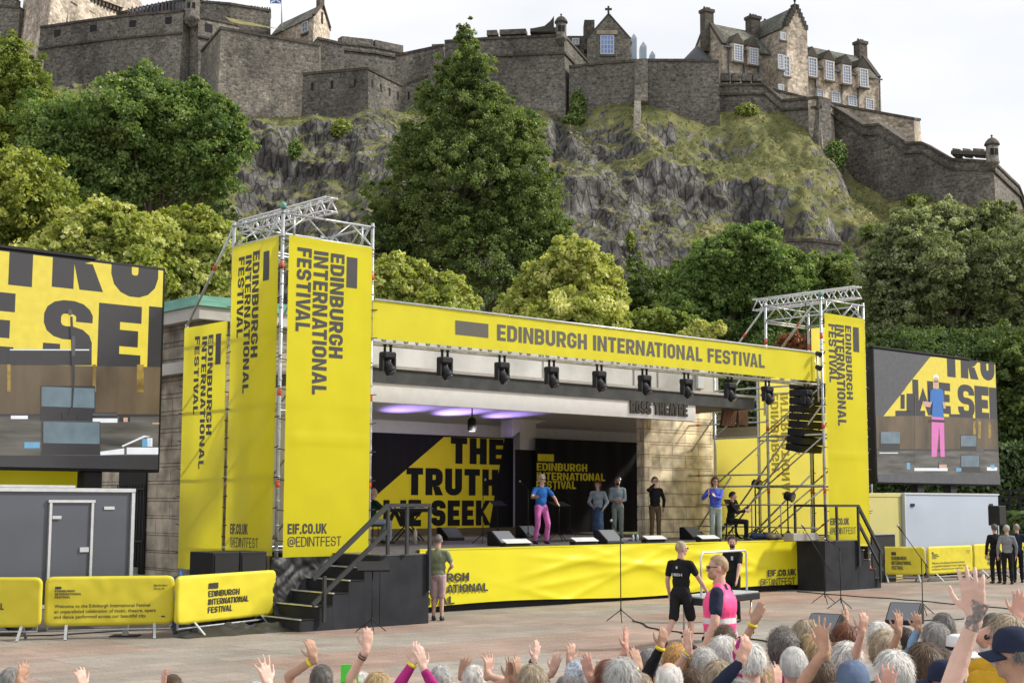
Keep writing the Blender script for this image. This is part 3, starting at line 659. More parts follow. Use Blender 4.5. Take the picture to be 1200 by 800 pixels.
# descending curtain on the right
r_, P_, n_ = wall_run('castle_rampart', [(840.5, 98, 187), (894, 97, 187), (916, 116, 187.3), (959, 112, 182)], 'crenellated dark wall directly below the large gabled barracks', 30, course=1.0, mat=ST_DARK)
for j in range(4):
    f = (j + .3) / 4.2; A = at_Y(842 + 52 * f, 97.8, 187.1); 
    MB().obox(A + np.array([.45, .4, .95]), (.62, 0, 0), (0, .5, 0), (0, 0, .55)).build('merlon', ST_DARK, r_, uv=True, world=True)
wall_run('castle_rampart', [(958.8, 112, 182.2), (975.5, 123, 187)], 'narrow sunlit return of the castle wall at its bend below the barracks', 32, thick=1.5, mat=ST_WARM, course=.9)  # paler stone than the walls beside it: sunlight put into the colour
r_, P_, n_ = wall_run('castle_rampart', [(975.8, 123, 187), (1011, 145, 183.5), (1029.5, 143.5, 181.5), (1061.6, 165, 178.5), (1080, 165, 177), (1114, 184, 174.5), (1163, 187, 171.2), (1193, 216, 184), (1201, 236, 186), (1235, 290, 195)],
    'long dark castle wall stepping down to a round corner turret at the right', 26, course=.9, mat=ST_DARK, batter=.03)
for x0, x1 in ((1115, 1124), (1127, 1136), (1139, 1152)):
    A, B = at_Y(x0, 184.6, 174.2 - (x0 - 1114) * .06), at_Y(x1, 185.6, 174.2 - (x1 - 1114) * .06); d = B - A; n = np.array([d[1], -d[0], 0]); n /= np.linalg.norm(n)
    MB().obox((A + B) / 2 - n * .8 + np.array([0, 0, .85]), d / 2, n * .6, (0, 0, .5)).build('merlon', ST_DARK, r_, uv=True, world=True)
MB().bar(at_Y(1115, 178.5, 174), at_Y(1156, 179.8, 171.8), 1.3, .45).build('coping', CHIM, r_, world=True)
turret(r_, 1162.5, 158, 170.6, 7.2, 190)
wall_run('castle_rampart', [(905, 103, 203), (968, 119, 202), (1070, 137, 200), (1077, 138, 206)], 'pale sunlit terrace wall under the right end of the barracks', 14, mat=ST_WARM, thick=1.2)  # its sunlit look is painted in by the pale stone
wall_run('ruined_rampart', [(921, 279, 150), (950, 278.5, 149), (985, 283, 150)], 'low ruined retaining wall on the lower crag above the green trees', 12, thick=1.0, mat=ST_DARK)

# ------------------------------------------------------------------ castle buildings
def face_frame(pa, pb):
    """origin at pa on the picture, x axis horizontally towards pb"""
    d = pb - pa; d[2] = 0; w = np.linalg.norm(d); d /= w; n = np.array([d[1], -d[0], 0.0]); return d, n, w
def window(root, o, d, n, x, z, w, h, frame=True, glass=GLASS, bars=(2, 4), proud=0.0):
    """o origin, d along the wall, n outward; x,z lower left corner"""
    up = np.array([0, 0, 1.0]); c = o + d * (x + w / 2) + up * (z + h / 2) + n * proud
    fr = MB(); t = .075
    for sx in (-1, 1): fr.obox(c + d * sx * (w / 2), d * t, n * .1, up * (h / 2 + t))
    for sz in (-1, 1): fr.obox(c + up * sz * (h / 2), d * (w / 2 - t - .002), n * .095, up * t)
    for i in range(1, bars[0]): fr.obox(c + d * (w * (i / bars[0] - .5)), d * .05, n * .06, up * (h / 2 - t - .002))
    for i in range(1, bars[1]): fr.obox(c + up * (h * (i / bars[1] - .5)), d * (w / 2 - t - .002), n * .055, up * .045)
    f = fr.build('window', WHITE, root, world=True)
    MB().obox(c, d * (w / 2), n * .03, up * (h / 2)).build('pane', glass, f, world=True)
    sl = MB().obox(c - up * (h / 2 + .28) + n * .1, d * (w / 2 + .25), n * .16, up * .12).build('sill', ST_MID, f, world=True)
    return f
def barracks():
    D = 211.0; A = at_Y(846, 128, 205); B = at_Y(1032, 128, 220); A[2] = B[2] = 58.0
    d, n, Wd = face_frame(A.copy(), B.copy()); up = np.array([0, 0, 1.0])
    root = thing('barracks_building', 'large gabled stone castle building with dormer windows and chimneys at upper right', 'castle building', tuple(A))
    def uvof(px, py):      # along / up coordinates of a pixel on the front face
        r = ray(px, py); k = ((A - C0) @ n) / (r @ n); p = C0 + r * k; return float((p - A) @ d), float(p[2] - A[2])
    dep = 7.6; ins = -n
    def block(x0, x1, zt, dep0=0.0, dep1=dep, name='wall', mat=ST_WARM, gable=None):
        pass
    X = lambda px, py: uvof(px, py)[0]; Z = lambda px, py: uvof(px, py)[1]
    xL0, xL1 = X(846, 90), X(895, 90); zL = Z(870, 57)
    xR0, xR1 = X(930, 100), X(1031, 100); zR = (Z(935, 74) + Z(1025, 92)) / 2; rR = at_Y(965, 53, 217.5)[2] - A[2]
    zLe = Z(848, 54) ; rL = at_Y(833, 26, 208.3)[2] - A[2]
    base = -8
    m = MB()
    def pbox(x0, x1, y0, y1, z0, z1): m.obox(A + d * (x0 + x1) / 2 + ins * (y0 + y1) / 2 + up * (z0 + z1) / 2, d * (x1 - x0) / 2, ins * (y1 - y0) / 2, up * (z1 - z0) / 2)
    pbox(xL0, xR0 + 1, 0, dep, base, zLe)
    pbox(xR0 + 1.002, xR1, 0.0, dep, base, zR)
    # gable ends
    def gab(x, z0, zr, t=.7):
        a = A + d * x
        P = [a + up * z0, a + ins * dep + up * z0, a + ins * dep / 2 + up * zr]; Q = [p + d * t for p in P]
        m.add(P + Q, [(0, 1, 2), (5, 4, 3), (0, 3, 4, 1), (1, 4, 5, 2), (2, 5, 3, 0)])
    gab(xL0 + .002, zLe + .003, rL + .25); gab(xR1 - .702, zR + .003, rR + .25)
    m.build('wall', ST_WARM, root, uv=True, world=True)
    # roofs
    def roof(x0, x1, z0, zr, name='roof'):
        k = MB(); e = .35; f = A - ins * e; P = [f + d * x0 + up * (z0 - .1), f + d * x1 + up * (z0 - .1), A + ins * dep / 2 + d * x1 + up * zr, A + ins * dep / 2 + d * x0 + up * zr, A + ins * (dep + e) + d * x1 + up * (z0 - .1), A + ins * (dep + e) + d * x0 + up * (z0 - .1)]
        lo = [p - up * .22 for p in P]
        k.add(P + lo, [(0, 1, 2, 3), (3, 2, 4, 5), (6, 7, 1, 0), (10, 11, 5, 4), (7, 6, 9, 8), (8, 9, 11, 10), (1, 7, 8, 2), (2, 8, 10, 4), (0, 3, 9, 6), (3, 5, 11, 9)])
        return k.build(name, SLATE, root, uv=True, world=True)
    rf1 = roof(xL0 + .75, X(900, 40), zLe + .15, rL); rf2 = roof(X(925, 60), xR1 - .75, zR + .15, rR)
    # coped skews on the right gable
    for sgn in (0, 1):
        p0 = A + d * (xR1 - .35) + up * (zR + .1) + (ins * dep if sgn else ins * 0); p1 = A + d * (xR1 - .35) + ins * dep / 2 + up * (rR + .45)
        MB().bar(p0 + up * .25, p1 + up * .15, .8, .4).build('skew', CHIM, root, world=True)
        p0 = A + d * (xL0 + .35) + up * (zLe + .1) + (ins * dep if sgn else ins * 0); p1 = A + d * (xL0 + .35) + ins * dep / 2 + up * (rL + .45)
        MB().bar(p0 + up * .25, p1 + up * .15, .8, .4).build('skew', CHIM, root, world=True)
    # projecting central bay with its crow-stepped gable
    x0, x1 = X(905, 60), X(929, 60); pr = 3.2; zb = Z(917, 42) + .3; za = Z(915, 18) + .6; b = MB(); o = A - ins * pr
    b.obox(o + d * (x0 + x1) / 2 + ins * (pr + 4) / 2 + up * (base + zb) / 2, d * (x1 - x0) / 2, ins * (pr + 4) / 2, up * (zb - base) / 2)
    P = [o + d * x0 + up * zb, o + d * x1 + up * zb, o + d * (x0 + x1) / 2 + up * za]; Q = [p + ins * .7 for p in P]
    b.add([p + up * .003 for p in P + Q], [(0, 1, 2), (5, 4, 3), (0, 3, 4, 1), (1, 4, 5, 2), (2, 5, 3, 0)])
    bay = b.build('bay', ST_WARM, root, uv=True, world=True)
    for sgn in (-1, 1):
        ns = 6
        for j in range(ns):
            f = (j + .5) / ns; q = o + d * ((x0 + x1) / 2 + sgn * (x1 - x0) / 2 * (1 - f)) + up * (zb + (za - zb) * f + .15) + ins * .35
            MB().obox(q, d * .32, ins * .45, up * .38).build('crow_step', CHIM, bay, world=True)
    MB().lathe([(.16, 0), (.1, .5), (.22, .8), (.04, 1.3)], o + d * (x0 + x1) / 2 + up * (za + .1) + ins * .35, 8).build('finial', CHIM, bay, world=True)
    k = MB(); e = .3; M0 = (x0 + x1) / 2
    PP = [o + ins * .72 + d * (x0 - e) + up * (zb - .1), o + ins * .72 + d * M0 + up * za, o + ins * .72 + d * (x1 + e) + up * (zb - .1)]; QQ = [p + ins * 9 for p in PP]
    k.add(PP + QQ, [(0, 1, 4, 3), (1, 2, 5, 4), (0, 2, 1), (3, 4, 5), (0, 3, 5, 2)]); k.build('roof', SLATE, bay, uv=True, world=True)
    # chimneys
    def chim(px, pyt, back, wpx, zbot, mat=CHIM):
        w = wpx * D / F; xx, zt = uvof(px, pyt); c = A + d * (xx + .0) + ins * back
        r_ = ray(px, pyt); nb = A + ins * back; sh = C0 + r_ * (((nb - C0) @ n) / (r_ @ n)); zt = sh[2] - A[2]; c = A + d * float((sh - A) @ d) + ins * back
        o_ = MB().obox(c + up * (zt + zbot - .7) / 2, d * w / 2, ins * w * .42, up * (zt - .7 - zbot) / 2).build('chimney', mat, root, uv=True, world=True)
        k = MB(); k.obox(c + up * (zt - .45), d * (w / 2 + .15), ins * (w * .42 + .15), up * .24)
        for q in (-.28, 0.05, .3): k.lathe([(.2, 0), (.16, .45)], c + d * w * q + up * (zt - .2), 8)
        k.build('chimney_pots', mat, o_, world=True)
    chim(827, 10, 3.6, 12.5, zLe); chim(881, 18, 3.8, 14, zLe); chim(898, 24, 6.0, 14, zLe + 2); chim(931.5, 34, 4, 9, zR); chim(1007, 47, 3.8, 13, zR + 1)
    # windows
    for px, py0, py1, w in ((861, 72, 54, 1.45), (879, 76, 58, 1.45), (948, 90, 69, 1.5), (968, 94, 73, 1.5), (988, 98, 78, 1.5), (1008, 102, 82, 1.5)):
        xx, z0 = uvof(px, py0); z1 = uvof(px, py1)[1]; dormer = py1 > 53
        window(root, A, d, n, xx - w / 2, z0, w, z1 - z0, bars=(3, 6), proud=.66)
        MB().obox(A + d * xx + n * .3 + up * (z0 + z1 + .1) / 2, d * (w / 2 + .35), n * .31, up * ((z1 - z0) / 2 + .3)).build('dormer_front', ST_WARM, root, uv=True, world=True)
        # pedimented dormer head
        q = A + d * xx + n * .72 + up * (z1 + .55); dm = MB(); hw = w * .72
        for yy in (0,):
            P = [q - d * hw, q + d * hw, q + up * 1.35]; Q = [p + ins * 3.2 for p in P]; dm.add(P + Q, [(0, 1, 2), (5, 4, 3), (0, 3, 4, 1), (1, 4, 5, 2), (2, 5, 3, 0)])
        dm.obox(q - up * .14 + ins * 1.2, d * hw * 1.05, ins * 1.25, up * .13)
        dm.build('dormer_head', CHIM, root, world=True)
        s0 = MB(); zc = max(z1 + .2 - (zR if px > 930 else zLe), .3)
        for sx in (-1, 1): s0.obox(A + d * (xx + sx * (w / 2 + .28)) + ins * .9 + n * .0 + up * (z1 + .2 - zc / 2), d * .15, ins * 1.0, up * zc / 2)
        s0.build('dormer_cheek', ST_WARM, root, world=True)
    for px, py0, py1, w in ((861.5, 97, 86, 1.5), (882, 97, 89, 1.5), (940, 112, 101, 1.5), (959, 114, 105, 1.5), (978, 119, 108, 1.5), (997.5, 123, 112, 1.5), (1018, 127, 116, 1.5), (935, 86, 80, .9)):
        xx, z0 = uvof(px, py0); z1 = uvof(px, py1)[1]; window(root, A, d, n, xx - w / 2, z0, w, z1 - z0, bars=(3, 4), proud=.06)
    Ao = A + n * pr
    def uvb(px, py): r = ray(px, py); kk = ((Ao - C0) @ n) / (r @ n); p = C0 + r * kk; return float((p - Ao) @ d), float(p[2] - Ao[2])
    for px, py0, py1, w in ((913.5, 80, 64, .8), (920.5, 88, 66, 1.0), (914, 106, 99, .9), (916, 46, 38, .8)):
        xx, z0 = uvb(px, py0); z1 = uvb(px, py1)[1]; window(root, Ao, d, n, xx - w / 2, z0, w, z1 - z0, bars=(2, 5), proud=.06)
    for px in (852, 870, 887, 954, 984, 1003, 1028):
        xx, _ = uvof(px, 80); zt = zLe if px < 900 else zR; MB().tube([A + d * xx + n * .2 + up * (zt - .3), A + d * xx + n * .2 + up * base], .11, 6).build('drain_pipe', SLATE_DK, root, world=True)
    for x0_, x1_, zt in ((xL0, X(900, 60), zLe), (xR0 + .5, xR1, zR)):
        MB().bar(A + d * x0_ + n * .42 + up * (zt - .12), A + d * x1_ + n * .42 + up * (zt - .12), .22, .2).build('gutter', SLATE_DK, root, world=True)
    # low conical stair roof against the left gable
    c = A + d * (xL0 - 1.7) + ins * 4
    MB().lathe([(2.9, 0), (2.9, .2), (.1, 3.2)], c + up * (Z(815, 64) - .2), 14).build('stair_roof', SLATE_DK, root, world=True); MB().lathe([(2.6, -12), (2.6, -.01)], c + up * (Z(815, 64) - .2), 14).build('stair_wall', ST_WARM, root, uv=True, world=True)
barracks()
def gabled_house():
    A = at_Y(687, 71, 201); B = at_Y(738, 68, 201); A[2] = B[2] = at_Y(700, 70, 201)[2]; d, n, Wd = face_frame(A.copy(), B.copy()); up = np.array([0, 0, 1.0]); ins = -n
    root = thing('gabled_house', 'stone gable end with one large blue paned window behind the castle wall', 'castle building', tuple(A))
    za = at_Y(712, 17, 201)[2] - A[2]; ze = at_Y(690, 46, 201)[2] - A[2]; m = MB(); t = 11
    P = [A - up * 6, B - up * 6, B + up * ze, A + d * Wd * .5 + up * za, A + up * ze]; Q = [p + ins * .8 for p in P]
    m.add(P + Q, [(0, 1, 2, 3, 4), (9, 8, 7, 6, 5)] + [(i, i + 5, (i + 1) % 5 + 5, (i + 1) % 5) for i in range(5)]); 
    m.obox((A + B) / 2 + ins * (t / 2 + .41) + up * (ze - 6) / 2, d * (Wd / 2 - .1), ins * (t / 2 - .41), up * ((ze + 6) / 2 - .01)); m.build('wall', ST_MID, root, uv=True, world=True)
    k = MB(); PP = [A - d * .3 + up * (ze - .1) + ins * .82, A + d * Wd * .5 + up * (za - .2) + ins * .82, B + d * .3 + up * (ze - .1) + ins * .82]; QQ = [p + ins * t for p in PP]
    k.add(PP + QQ, [(0, 1, 4, 3), (1, 2, 5, 4), (0, 2, 1), (3, 4, 5), (0, 3, 5, 2)]); k.build('roof', SLATE, root, uv=True, world=True)
    bg = M('blue_glass', (.10, .22, .55), .1, 0, .25, .8, spec=.9)
    x0 = float((at_Y(703, 60, 201) - A) @ d); x1 = float((at_Y(718, 60, 201) - A) @ d); z0 = at_Y(710, 63, 201)[2] - A[2]; z1 = at_Y(710, 42, 201)[2] - A[2]
    f = window(root, A, d, n, x0, z0, x1 - x0, z1 - z0, glass=bg, bars=(4, 4), proud=.06)
    MB().obox(A + d * (x0 + x1) / 2 + up * (z1 + .45) + n * .1, d * ((x1 - x0) / 2 + .6), n * .2, up * .3).build('lintel', ST_WARM, f, world=True)
    for a, b in ((A + up * ze, A + d * Wd / 2 + up * za), (B + up * ze, A + d * Wd / 2 + up * za)): MB().bar(a + ins * .4 + up * .12, b + ins * .4 + up * .12, .9, .25).build('skew', CHIM, root, world=True)
    c = A + d * Wd / 2 + ins * .4 + up * (za + .2); q = MB(); q.obox(c + up * .6, d * .14, ins * .14, up * .6); q.obox(c + up * .75, d * .5, ins * .13, up * .14); q.build('finial_cross', CHIM, root, world=True)
    ch = MB(); c0 = at_Y(689, 27.5, 203); c1 = at_Y(689, 62, 203); ch.obox((c0 + c1) / 2, d * .75, ins * 1.6, up * (c0[2] - c1[2]) / 2); ch.build('chimney', CHIM, root, uv=True, world=True)
    for j, (px, pyt, DD, w) in enumerate(((742, 36, 206, 7), (753, 46, 212, 8), (763.5, 56, 218, 7))):
        o = at_Y(px, 70, DD); h = at_Y(px, pyt + 8, DD)[2] - o[2]; hw = w * DD / F / 2; g_ = MB()
        P = [o - d * hw, o + d * hw, o + d * hw + up * h, o + up * (h + hw * 1.5), o - d * hw + up * h]; Q = [p + ins * 2 for p in P]
        g_.add(P + Q, [(0, 1, 2, 3, 4), (9, 8, 7, 6, 5)] + [(i, i + 5, (i + 1) % 5 + 5, (i + 1) % 5) for i in range(5)])
        dm = g_.build('glazed_dormer', WHITE, root, world=True)
        MB().obox(o + up * (h * .5) + n * .05, d * hw * .72, n * .06, up * h * .46).build('pane', M('pale_blue_glass', (.30, .38, .48), .15, spec=.8), dm, world=True)
    lk = MB(); a0 = at_Y(664, 42, 203); a1 = at_Y(688, 42, 203); lk.obox((a0 + a1) / 2 - up * 2.5 + ins * 2, d * np.linalg.norm(a1 - a0) / 2, ins * 2, up * 2.5); lk.build('link_block', ST_DARK, root, uv=True, world=True)
    o = at_Y(670, 52, 203); window(root, o, d, n, 0, 0, .9, .8, bars=(2, 2), proud=.1)
    return root
gabled_house()
def chapel():
    A = at_Y(331, 44, 213); B = at_Y(366, 47, 207); B[2] = A[2]; C_ = at_Y(385, 44, 213); C_[2] = A[2]
    root = thing('chapel_house', 'small grey roofed stone house with one white window beside the flagpole', 'castle building', tuple(A)); up = np.array([0, 0, 1.0])
    A = at_Y(317, 44, 216); A[2] = B[2]; d, n, Wd = face_frame(A.copy(), B.copy()); e, n2, W2 = face_frame(B.copy(), C_.copy()); ze = at_Y(345, 27.5, 210)[2] - A[2]; za = at_Y(377, 6, 210)[2] - A[2]
    m = MB(); D_ = A + (C_ - B); P = [A - up * 5, B - up * 5, C_ - up * 5, D_ - up * 5, A + up * ze, B + up * ze, C_ + up * ze, D_ + up * ze, (B + C_) / 2 + up * za, (A + D_) / 2 + up * za]
    m.add(P, [(0, 1, 5, 4), (1, 2, 6, 8, 5), (2, 3, 7, 6), (3, 0, 4, 9, 7)]); m.build('wall', ST_WARM, root, uv=True, world=True)
    k = MB(); o = n * .3 - up * .15
    k.add([A + up * ze + o, B + up * ze + o, (B + C_) / 2 + up * (za + .05), (A + D_) / 2 + up * (za + .05), C_ + up * ze - o * np.array([1, 1, -1]), D_ + up * ze - o * np.array([1, 1, -1])], [(0, 1, 2, 3), (3, 2, 4, 5)]); k.build('roof', SLATE, root, uv=True, world=True)
    MB().obox((B + C_) / 2 + up * (za + .5) - d * .5, d * .5, e * .9, up * 1.3).build('chimney', CHIM, root, uv=True, world=True)
    for s_, q_ in ((B, 1), (C_, 1)): MB().bar(s_ + up * (ze + .2), (B + C_) / 2 + up * (za + .2), .5, .3).build('skew', CHIM, root, world=True)
    x = float((at_Y(351, 38, 209) - A) @ d); window(root, A, d, n, x, at_Y(351, 39, 209)[2] - A[2], 1.5, 1.5, bars=(2, 2), proud=.06)
    MB().obox((B + C_) / 2 + n2 * .03 + up * (ze + .8), e * .3, n2 * .05, up * .9).build('slit', DARK, root, world=True)
chapel()
fl = thing('flagpole', 'white flagpole flying a small blue and white flag above the bastion', 'flagpole', tuple(at_Y(329, 30, 200)))
MB().tube([at_Y(329, 32, 200), at_Y(328.5, -12, 200)], [.12, .07], 8).build('pole', WHITE, fl, world=True)
fo = at_Y(328.3, 5.5, 199.9); fv, ff = sheet(lambda u, v: fo + np.array([-u * 1.6, .25 * sin(u * 5), v * 1.3 + .15 * sin(u * 4)]), 10, 6)
fm = [0] * len(ff)
for q in range(len(ff)):
    u, v = (q % 10 + .5) / 10, (q // 10 + .5) / 6; fm[q] = 1 if min(abs(u - v), abs(u - (1 - v))) < .13 else 0
k = MB(); k.add(fv, ff); k.m = fm; k.build('flag', [cloth_mat('flag_blue', (.05, .14, .45)), cloth_mat('flag_white', (.75, .75, .75))], fl, world=True)
# ------------------------------------------------------------------ everything laid out along the stage: s to the right, t away into the stage, z up
class SM(MB):
    def sb(s, name, mats, parent=None, **k):
        s.v = [S(*v) for v in s.v]
        if parent is None:
            o = np.array(s.v); c = o.mean(0); c[2] = o[:, 2].min(); s.v = [tuple(np.array(v) - c) for v in s.v]
            return s.build(name, mats, None, loc=tuple(c), **k)
        return s.build(name, mats, parent, world=True, **k)
def sthing(name, label, cat, s, t, z=0.0, group=None): return thing(name, label, cat, S(s, t, z), A42, group)

YEL = (0.78, 0.70, 0.016)
BANNER = cloth_mat('banner_yellow', YEL, 0.40, 0.42, 0.05)
BANNER_THIN = cloth_mat('banner_yellow_mesh', (0.84, 0.73, 0.13), 0.62, 0.5, 0.05)
SKIRT = cloth_mat('skirt_yellow', (0.76, 0.68, 0.018), 0.08, 0.4, 0.05)
INK = M('print_black', (0.035, 0.034, 0.036), 0.55, var=0.1)
INK_THIN = cloth_mat('print_grey_mesh', (0.17, 0.165, 0.15), 0.4)
INK_BACK = cloth_mat('print_seen_from_behind', (0.36, 0.35, 0.28), 0.55)
STEEL = M('galvanised_steel', (0.46, 0.48, 0.49), 0.42, 0.55, 0.18, 9)
ALU = M('aluminium', (0.66, 0.67, 0.68), 0.36, 0.6, 0.1, 8)
ORANGE = M('coupler_tape', (0.62, 0.10, 0.03), 0.6)
BLACK = M('black_satin', (0.018, 0.018, 0.02), 0.6, var=0.2, spec=.25)
BLACKM = M('black_matt', (0.012, 0.012, 0.013), 0.8, var=0.25, scale=2)
PLY = M('dark_painted_ply', (0.028, 0.030, 0.035), 0.75, var=0.3, scale=1.5, bump=0.05, spec=.15)
RAIL = M('rail_paint', (0.026, 0.028, 0.031), 0.7, var=0.2)
DRAPE = M('black_drape', (0.006, 0.006, 0.0065), 0.95, var=0.3, scale=1, stretch=(6, 6, .2))
FLOORM = M('stage_floor', (0.105, 0.10, 0.095), 0.42, var=0.25, scale=1.2, stretch=(1, 4, 1))
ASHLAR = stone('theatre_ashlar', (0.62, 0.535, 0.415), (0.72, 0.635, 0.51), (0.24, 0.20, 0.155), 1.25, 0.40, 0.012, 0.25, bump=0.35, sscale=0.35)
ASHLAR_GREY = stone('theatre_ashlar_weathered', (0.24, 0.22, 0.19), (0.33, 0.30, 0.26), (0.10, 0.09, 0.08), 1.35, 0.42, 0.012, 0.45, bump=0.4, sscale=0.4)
CONC = M('weathered_concrete', (0.44, 0.43, 0.41), 0.8, var=0.22, scale=0.9, bump=0.2, bscale=9, detail=8)
WHITEC = M('off_white_render', (0.80, 0.80, 0.80), 0.7, var=0.05)
COPPER = M('green_copper', (0.13, 0.34, 0.27), 0.6, var=0.25, scale=2, stretch=(1, 1, 5))
FELT = M('roof_edge_dark', (0.055, 0.06, 0.065), 0.6, var=0.3, scale=3)

# ---------------- stage platform
FRONT_T = 25.42; s_l = on_t(498, 718, FRONT_T)[0]; s_r = on_t(937, 690, FRONT_T)[0]; ZS = 1.415
st = sthing('stage_platform', 'wide black stage platform with a grey scuffed floor between the two scaffold towers', 'stage', s_l, FRONT_T)
dk = SM(); dk.box(18.45, 36.6, FRONT_T + .02, 30.2, ZS - .12, ZS); dk.box(22.0, 36.6, 30.201, 39.2, ZS - .12, ZS); dk.sb('deck', FLOORM, st)
for s in np.arange(19, 36.5, 2.4):
    for t in (FRONT_T + .3, 28.5, 32): SM().tube([(s, t, 0), (s, t, ZS - .13)], .045, 8).sb('leg', STEEL, st)
SM().box(18.5, 36.5, FRONT_T + .12, FRONT_T + .16, 0.01, .34).sb('plinth', BLACKM, st)
# the skirt: a loose yellow cloth with folds
def skirt_fold(s, z):
    u = s - s_l; y = 0.0
    for a, b, ph, amp, wd in ((1.0, .55, 0, .050, .28), (.7, -.8, 1.7, .045, .33), (1.35, .35, 3.4, .035, .22), (.5, 1.1, 5.1, .04, .3), (1.0, -.25, 7.7, .05, .25), (.8, .6, 9.6, .045, .3), (1.2, -.5, 11.9, .045, .27), (.9, .9, 13.6, .03, .25)):
        d = ((u - ph) * b - (z - .75) * a) / hypot(a, b); y += amp * math.exp(-abs(d / wd) * 1.5) * (.6 + .4 * sin(u * 2.3 + ph))
        d2 = ((u - ph - 1.1) * b * .3 - (z - .4 - .05 * ph % .4)); y += amp * .55 * math.exp(-(d2 / .09) ** 2)
    y += .02 * noise.noise(Vector((u * 1.1, z * 2.2, 3))) + .045 * noise.noise(Vector((u * .5, z * .6, 9)))
    return y * (.12 + .88 * min(1, max(0, u - 2.9), max(0, s_r - 1.7 - s))) * (0.25 + 0.75 * min(1, (ZS - z) * 2.2))
sk_t = FRONT_T - .05
def skz(u, v): return .13 + .05 * sin(u * 9) * (1 - v) + (ZS - .01 - .13) * v
sv, sf = sheet(lambda u, v: (s_l - .2 + (s_r - s_l + .2) * u, sk_t - skirt_fold(s_l + (s_r - s_l) * u, skz(u, v)), skz(u, v)), 300, 34)
sk = sthing('stage_skirt', 'long creased yellow cloth hung along the front of the stage', 'stage skirt', (s_l + s_r) / 2, sk_t)
SM().add(sv, sf, 0, True).sb('cloth', SKIRT, sk)
SM().box(s_l - .2, s_r, sk_t - .012, FRONT_T + .01, ZS - .012, ZS + .018).sb('top_hem', SKIRT, sk)
def on_skirt(txt, rect, T, name='lettering', sheark=0.0):
    v, f = letters(txt, rect, T); m = SM()
    m.add([(p[0], sk_t - skirt_fold(p[0], p[1]) - .03, p[1]) for p in v], f); m.sb(name, INK, sk)
def prect(x0, y0, x1, y1, t):     # (left bottom) and (right top) pixels -> rect in (s, z)
    a = on_t(x0, y0, t); b = on_t(x1, y1, t); return (a[0], a[1], b[0], b[1])
tk = sk_t
for txt, x1, yb, yt in (('EDINBURGH', 549, 680.5, 670.5), ('INTERNATIONAL', 571, 692, 682.5), ('FESTIVAL', 532, 707.5, 698)):
    b = on_t(x1, yb, tk); t_ = on_t(x1, yt, tk); wd = .235 * len(txt) if txt != 'INTERNATIONAL' else 2.52
    h_ = t_[1] - b[1]; on_skirt(txt, (b[0] - wd * .92, b[1], b[0], b[1] + h_), .19)
a = on_t(899, 674.5, tk); b = on_t(932, 664, tk); on_skirt('EIF.CO.UK', (a[0], a[1], b[0], a[1] + .18), .19)
a = on_t(893, 686, tk); b = on_t(931, 676, tk); on_skirt('@EDINTFEST', (a[0] - .12, a[1], b[0], a[1] + .21), .11)

# ---------------- stairs at both ends of the stage
def stair(label, sA, sB, sEnd, tA, tB, n):
    """platform sA..sB then n steps down to sEnd; tA front, tB back"""
    rt = sthing('stage_stairs', label, 'stairs', (sA + sB) / 2, tA)
    SM().box(sA, sB, tA, tB, .0, ZS - .02).sb('platform', PLY, rt, bevel=.012)
    d = (sEnd - (sB if sEnd > sB else sA)) / n; s0 = sB if sEnd > sB else sA; rise = ZS / (n + 1)
    for i in range(n):
        zt = ZS - rise * (i + 1); a, b = s0 + d * i, s0 + d * (i + 1)
        SM().box(a + (.003 if d > 0 else -.003), b, tA + .002, tB - .002, 0.0, zt - .02).sb('step', PLY, rt)
        SM().box(a + (.003 if d > 0 else -.003), b + (.02 if d > 0 else -.02), tA - .01, tB, zt - .017, zt).sb('tread', BLACK, rt)
        SM().box(b + (-.03 if d > 0 else .03), b + (.024 if d > 0 else -.024), tA - .014, tB + .004, zt - .014, zt + .006).sb('nosing', ALU, rt)
    SM().box(sA, sB, tA - .006, tB, ZS - .017, ZS + .006).sb('platform_top', FLOORM, rt)
    return rt, s0, d, rise
q0 = st_z(391, 735, 0); tF = st_z(505, 730, 0)[1]
a0 = on_t(445, 700, tF)[0]; a1 = on_t(503, 700, tF)[0]; aE = on_t(352, 700, tF)[0]
rt, s0, d, rise = stair('black timber stairs at the left end of the stage with a dark handrail', a0, a1, aE, tF, FRONT_T - .06, 5)
def railing(rt, s0, s1, sE, t, zlow, inner=True, posts=(0, .5, 1.0), big=.07):
    zt = ZS + 1.0; L_ = SM()
    SM().bar((s0, t, zt), (s1, t, zt), .07, .07).sb('handrail', RAIL, rt)
    for f in posts: SM().bar((s0 + (s1 - s0) * f, t, (ZS + .01) if f != posts[-1] else ZS - .75), (s0 + (s1 - s0) * f, t, zt - .036), .06, .06).sb('post', RAIL, rt)
    n0 = s0 if abs(sE - s0) < abs(sE - s1) else s1
    SM().bar((n0, t, zt), (sE, t, zlow + .95), .07, .09).sb('stair_handrail', RAIL, rt)
    SM().bar((n0, t, zt - .5), (sE, t, zlow + .45), .06, .08).sb('stair_midrail', RAIL, rt)
    e = sE + (n0 - sE) * .14; SM().bar((e, t - .03, zlow + .12), (e, t - .03, zlow + 1.0), .06, .06).sb('post', RAIL, rt)
railing(rt, a0 + .15, a1 - .04, aE + .25, tF - .05, .05, posts=(0, .45, 1.0))
tR = st_z(968, 692, 0)[1]; b0 = on_t(967, 660, tR)[0]; b1 = on_t(1006, 660, tR)[0]; bE = on_t(1033, 690, tR)[0]
rt, s0, d, rise = stair('black timber stairs at the right end of the stage with a dark handrail', b0, b1, bE, tR, FRONT_T - .06, 4)
railing(rt, b0 + .02, b1 - .02, bE + .02, tR - .05, .05, posts=(0, .33, 1.0))
SM().bar((b0 + .02, tR - .05, ZS + 1.0), (b0 + .02, FRONT_T, ZS + 1.0), .07, .07).sb('handrail', RAIL, rt)
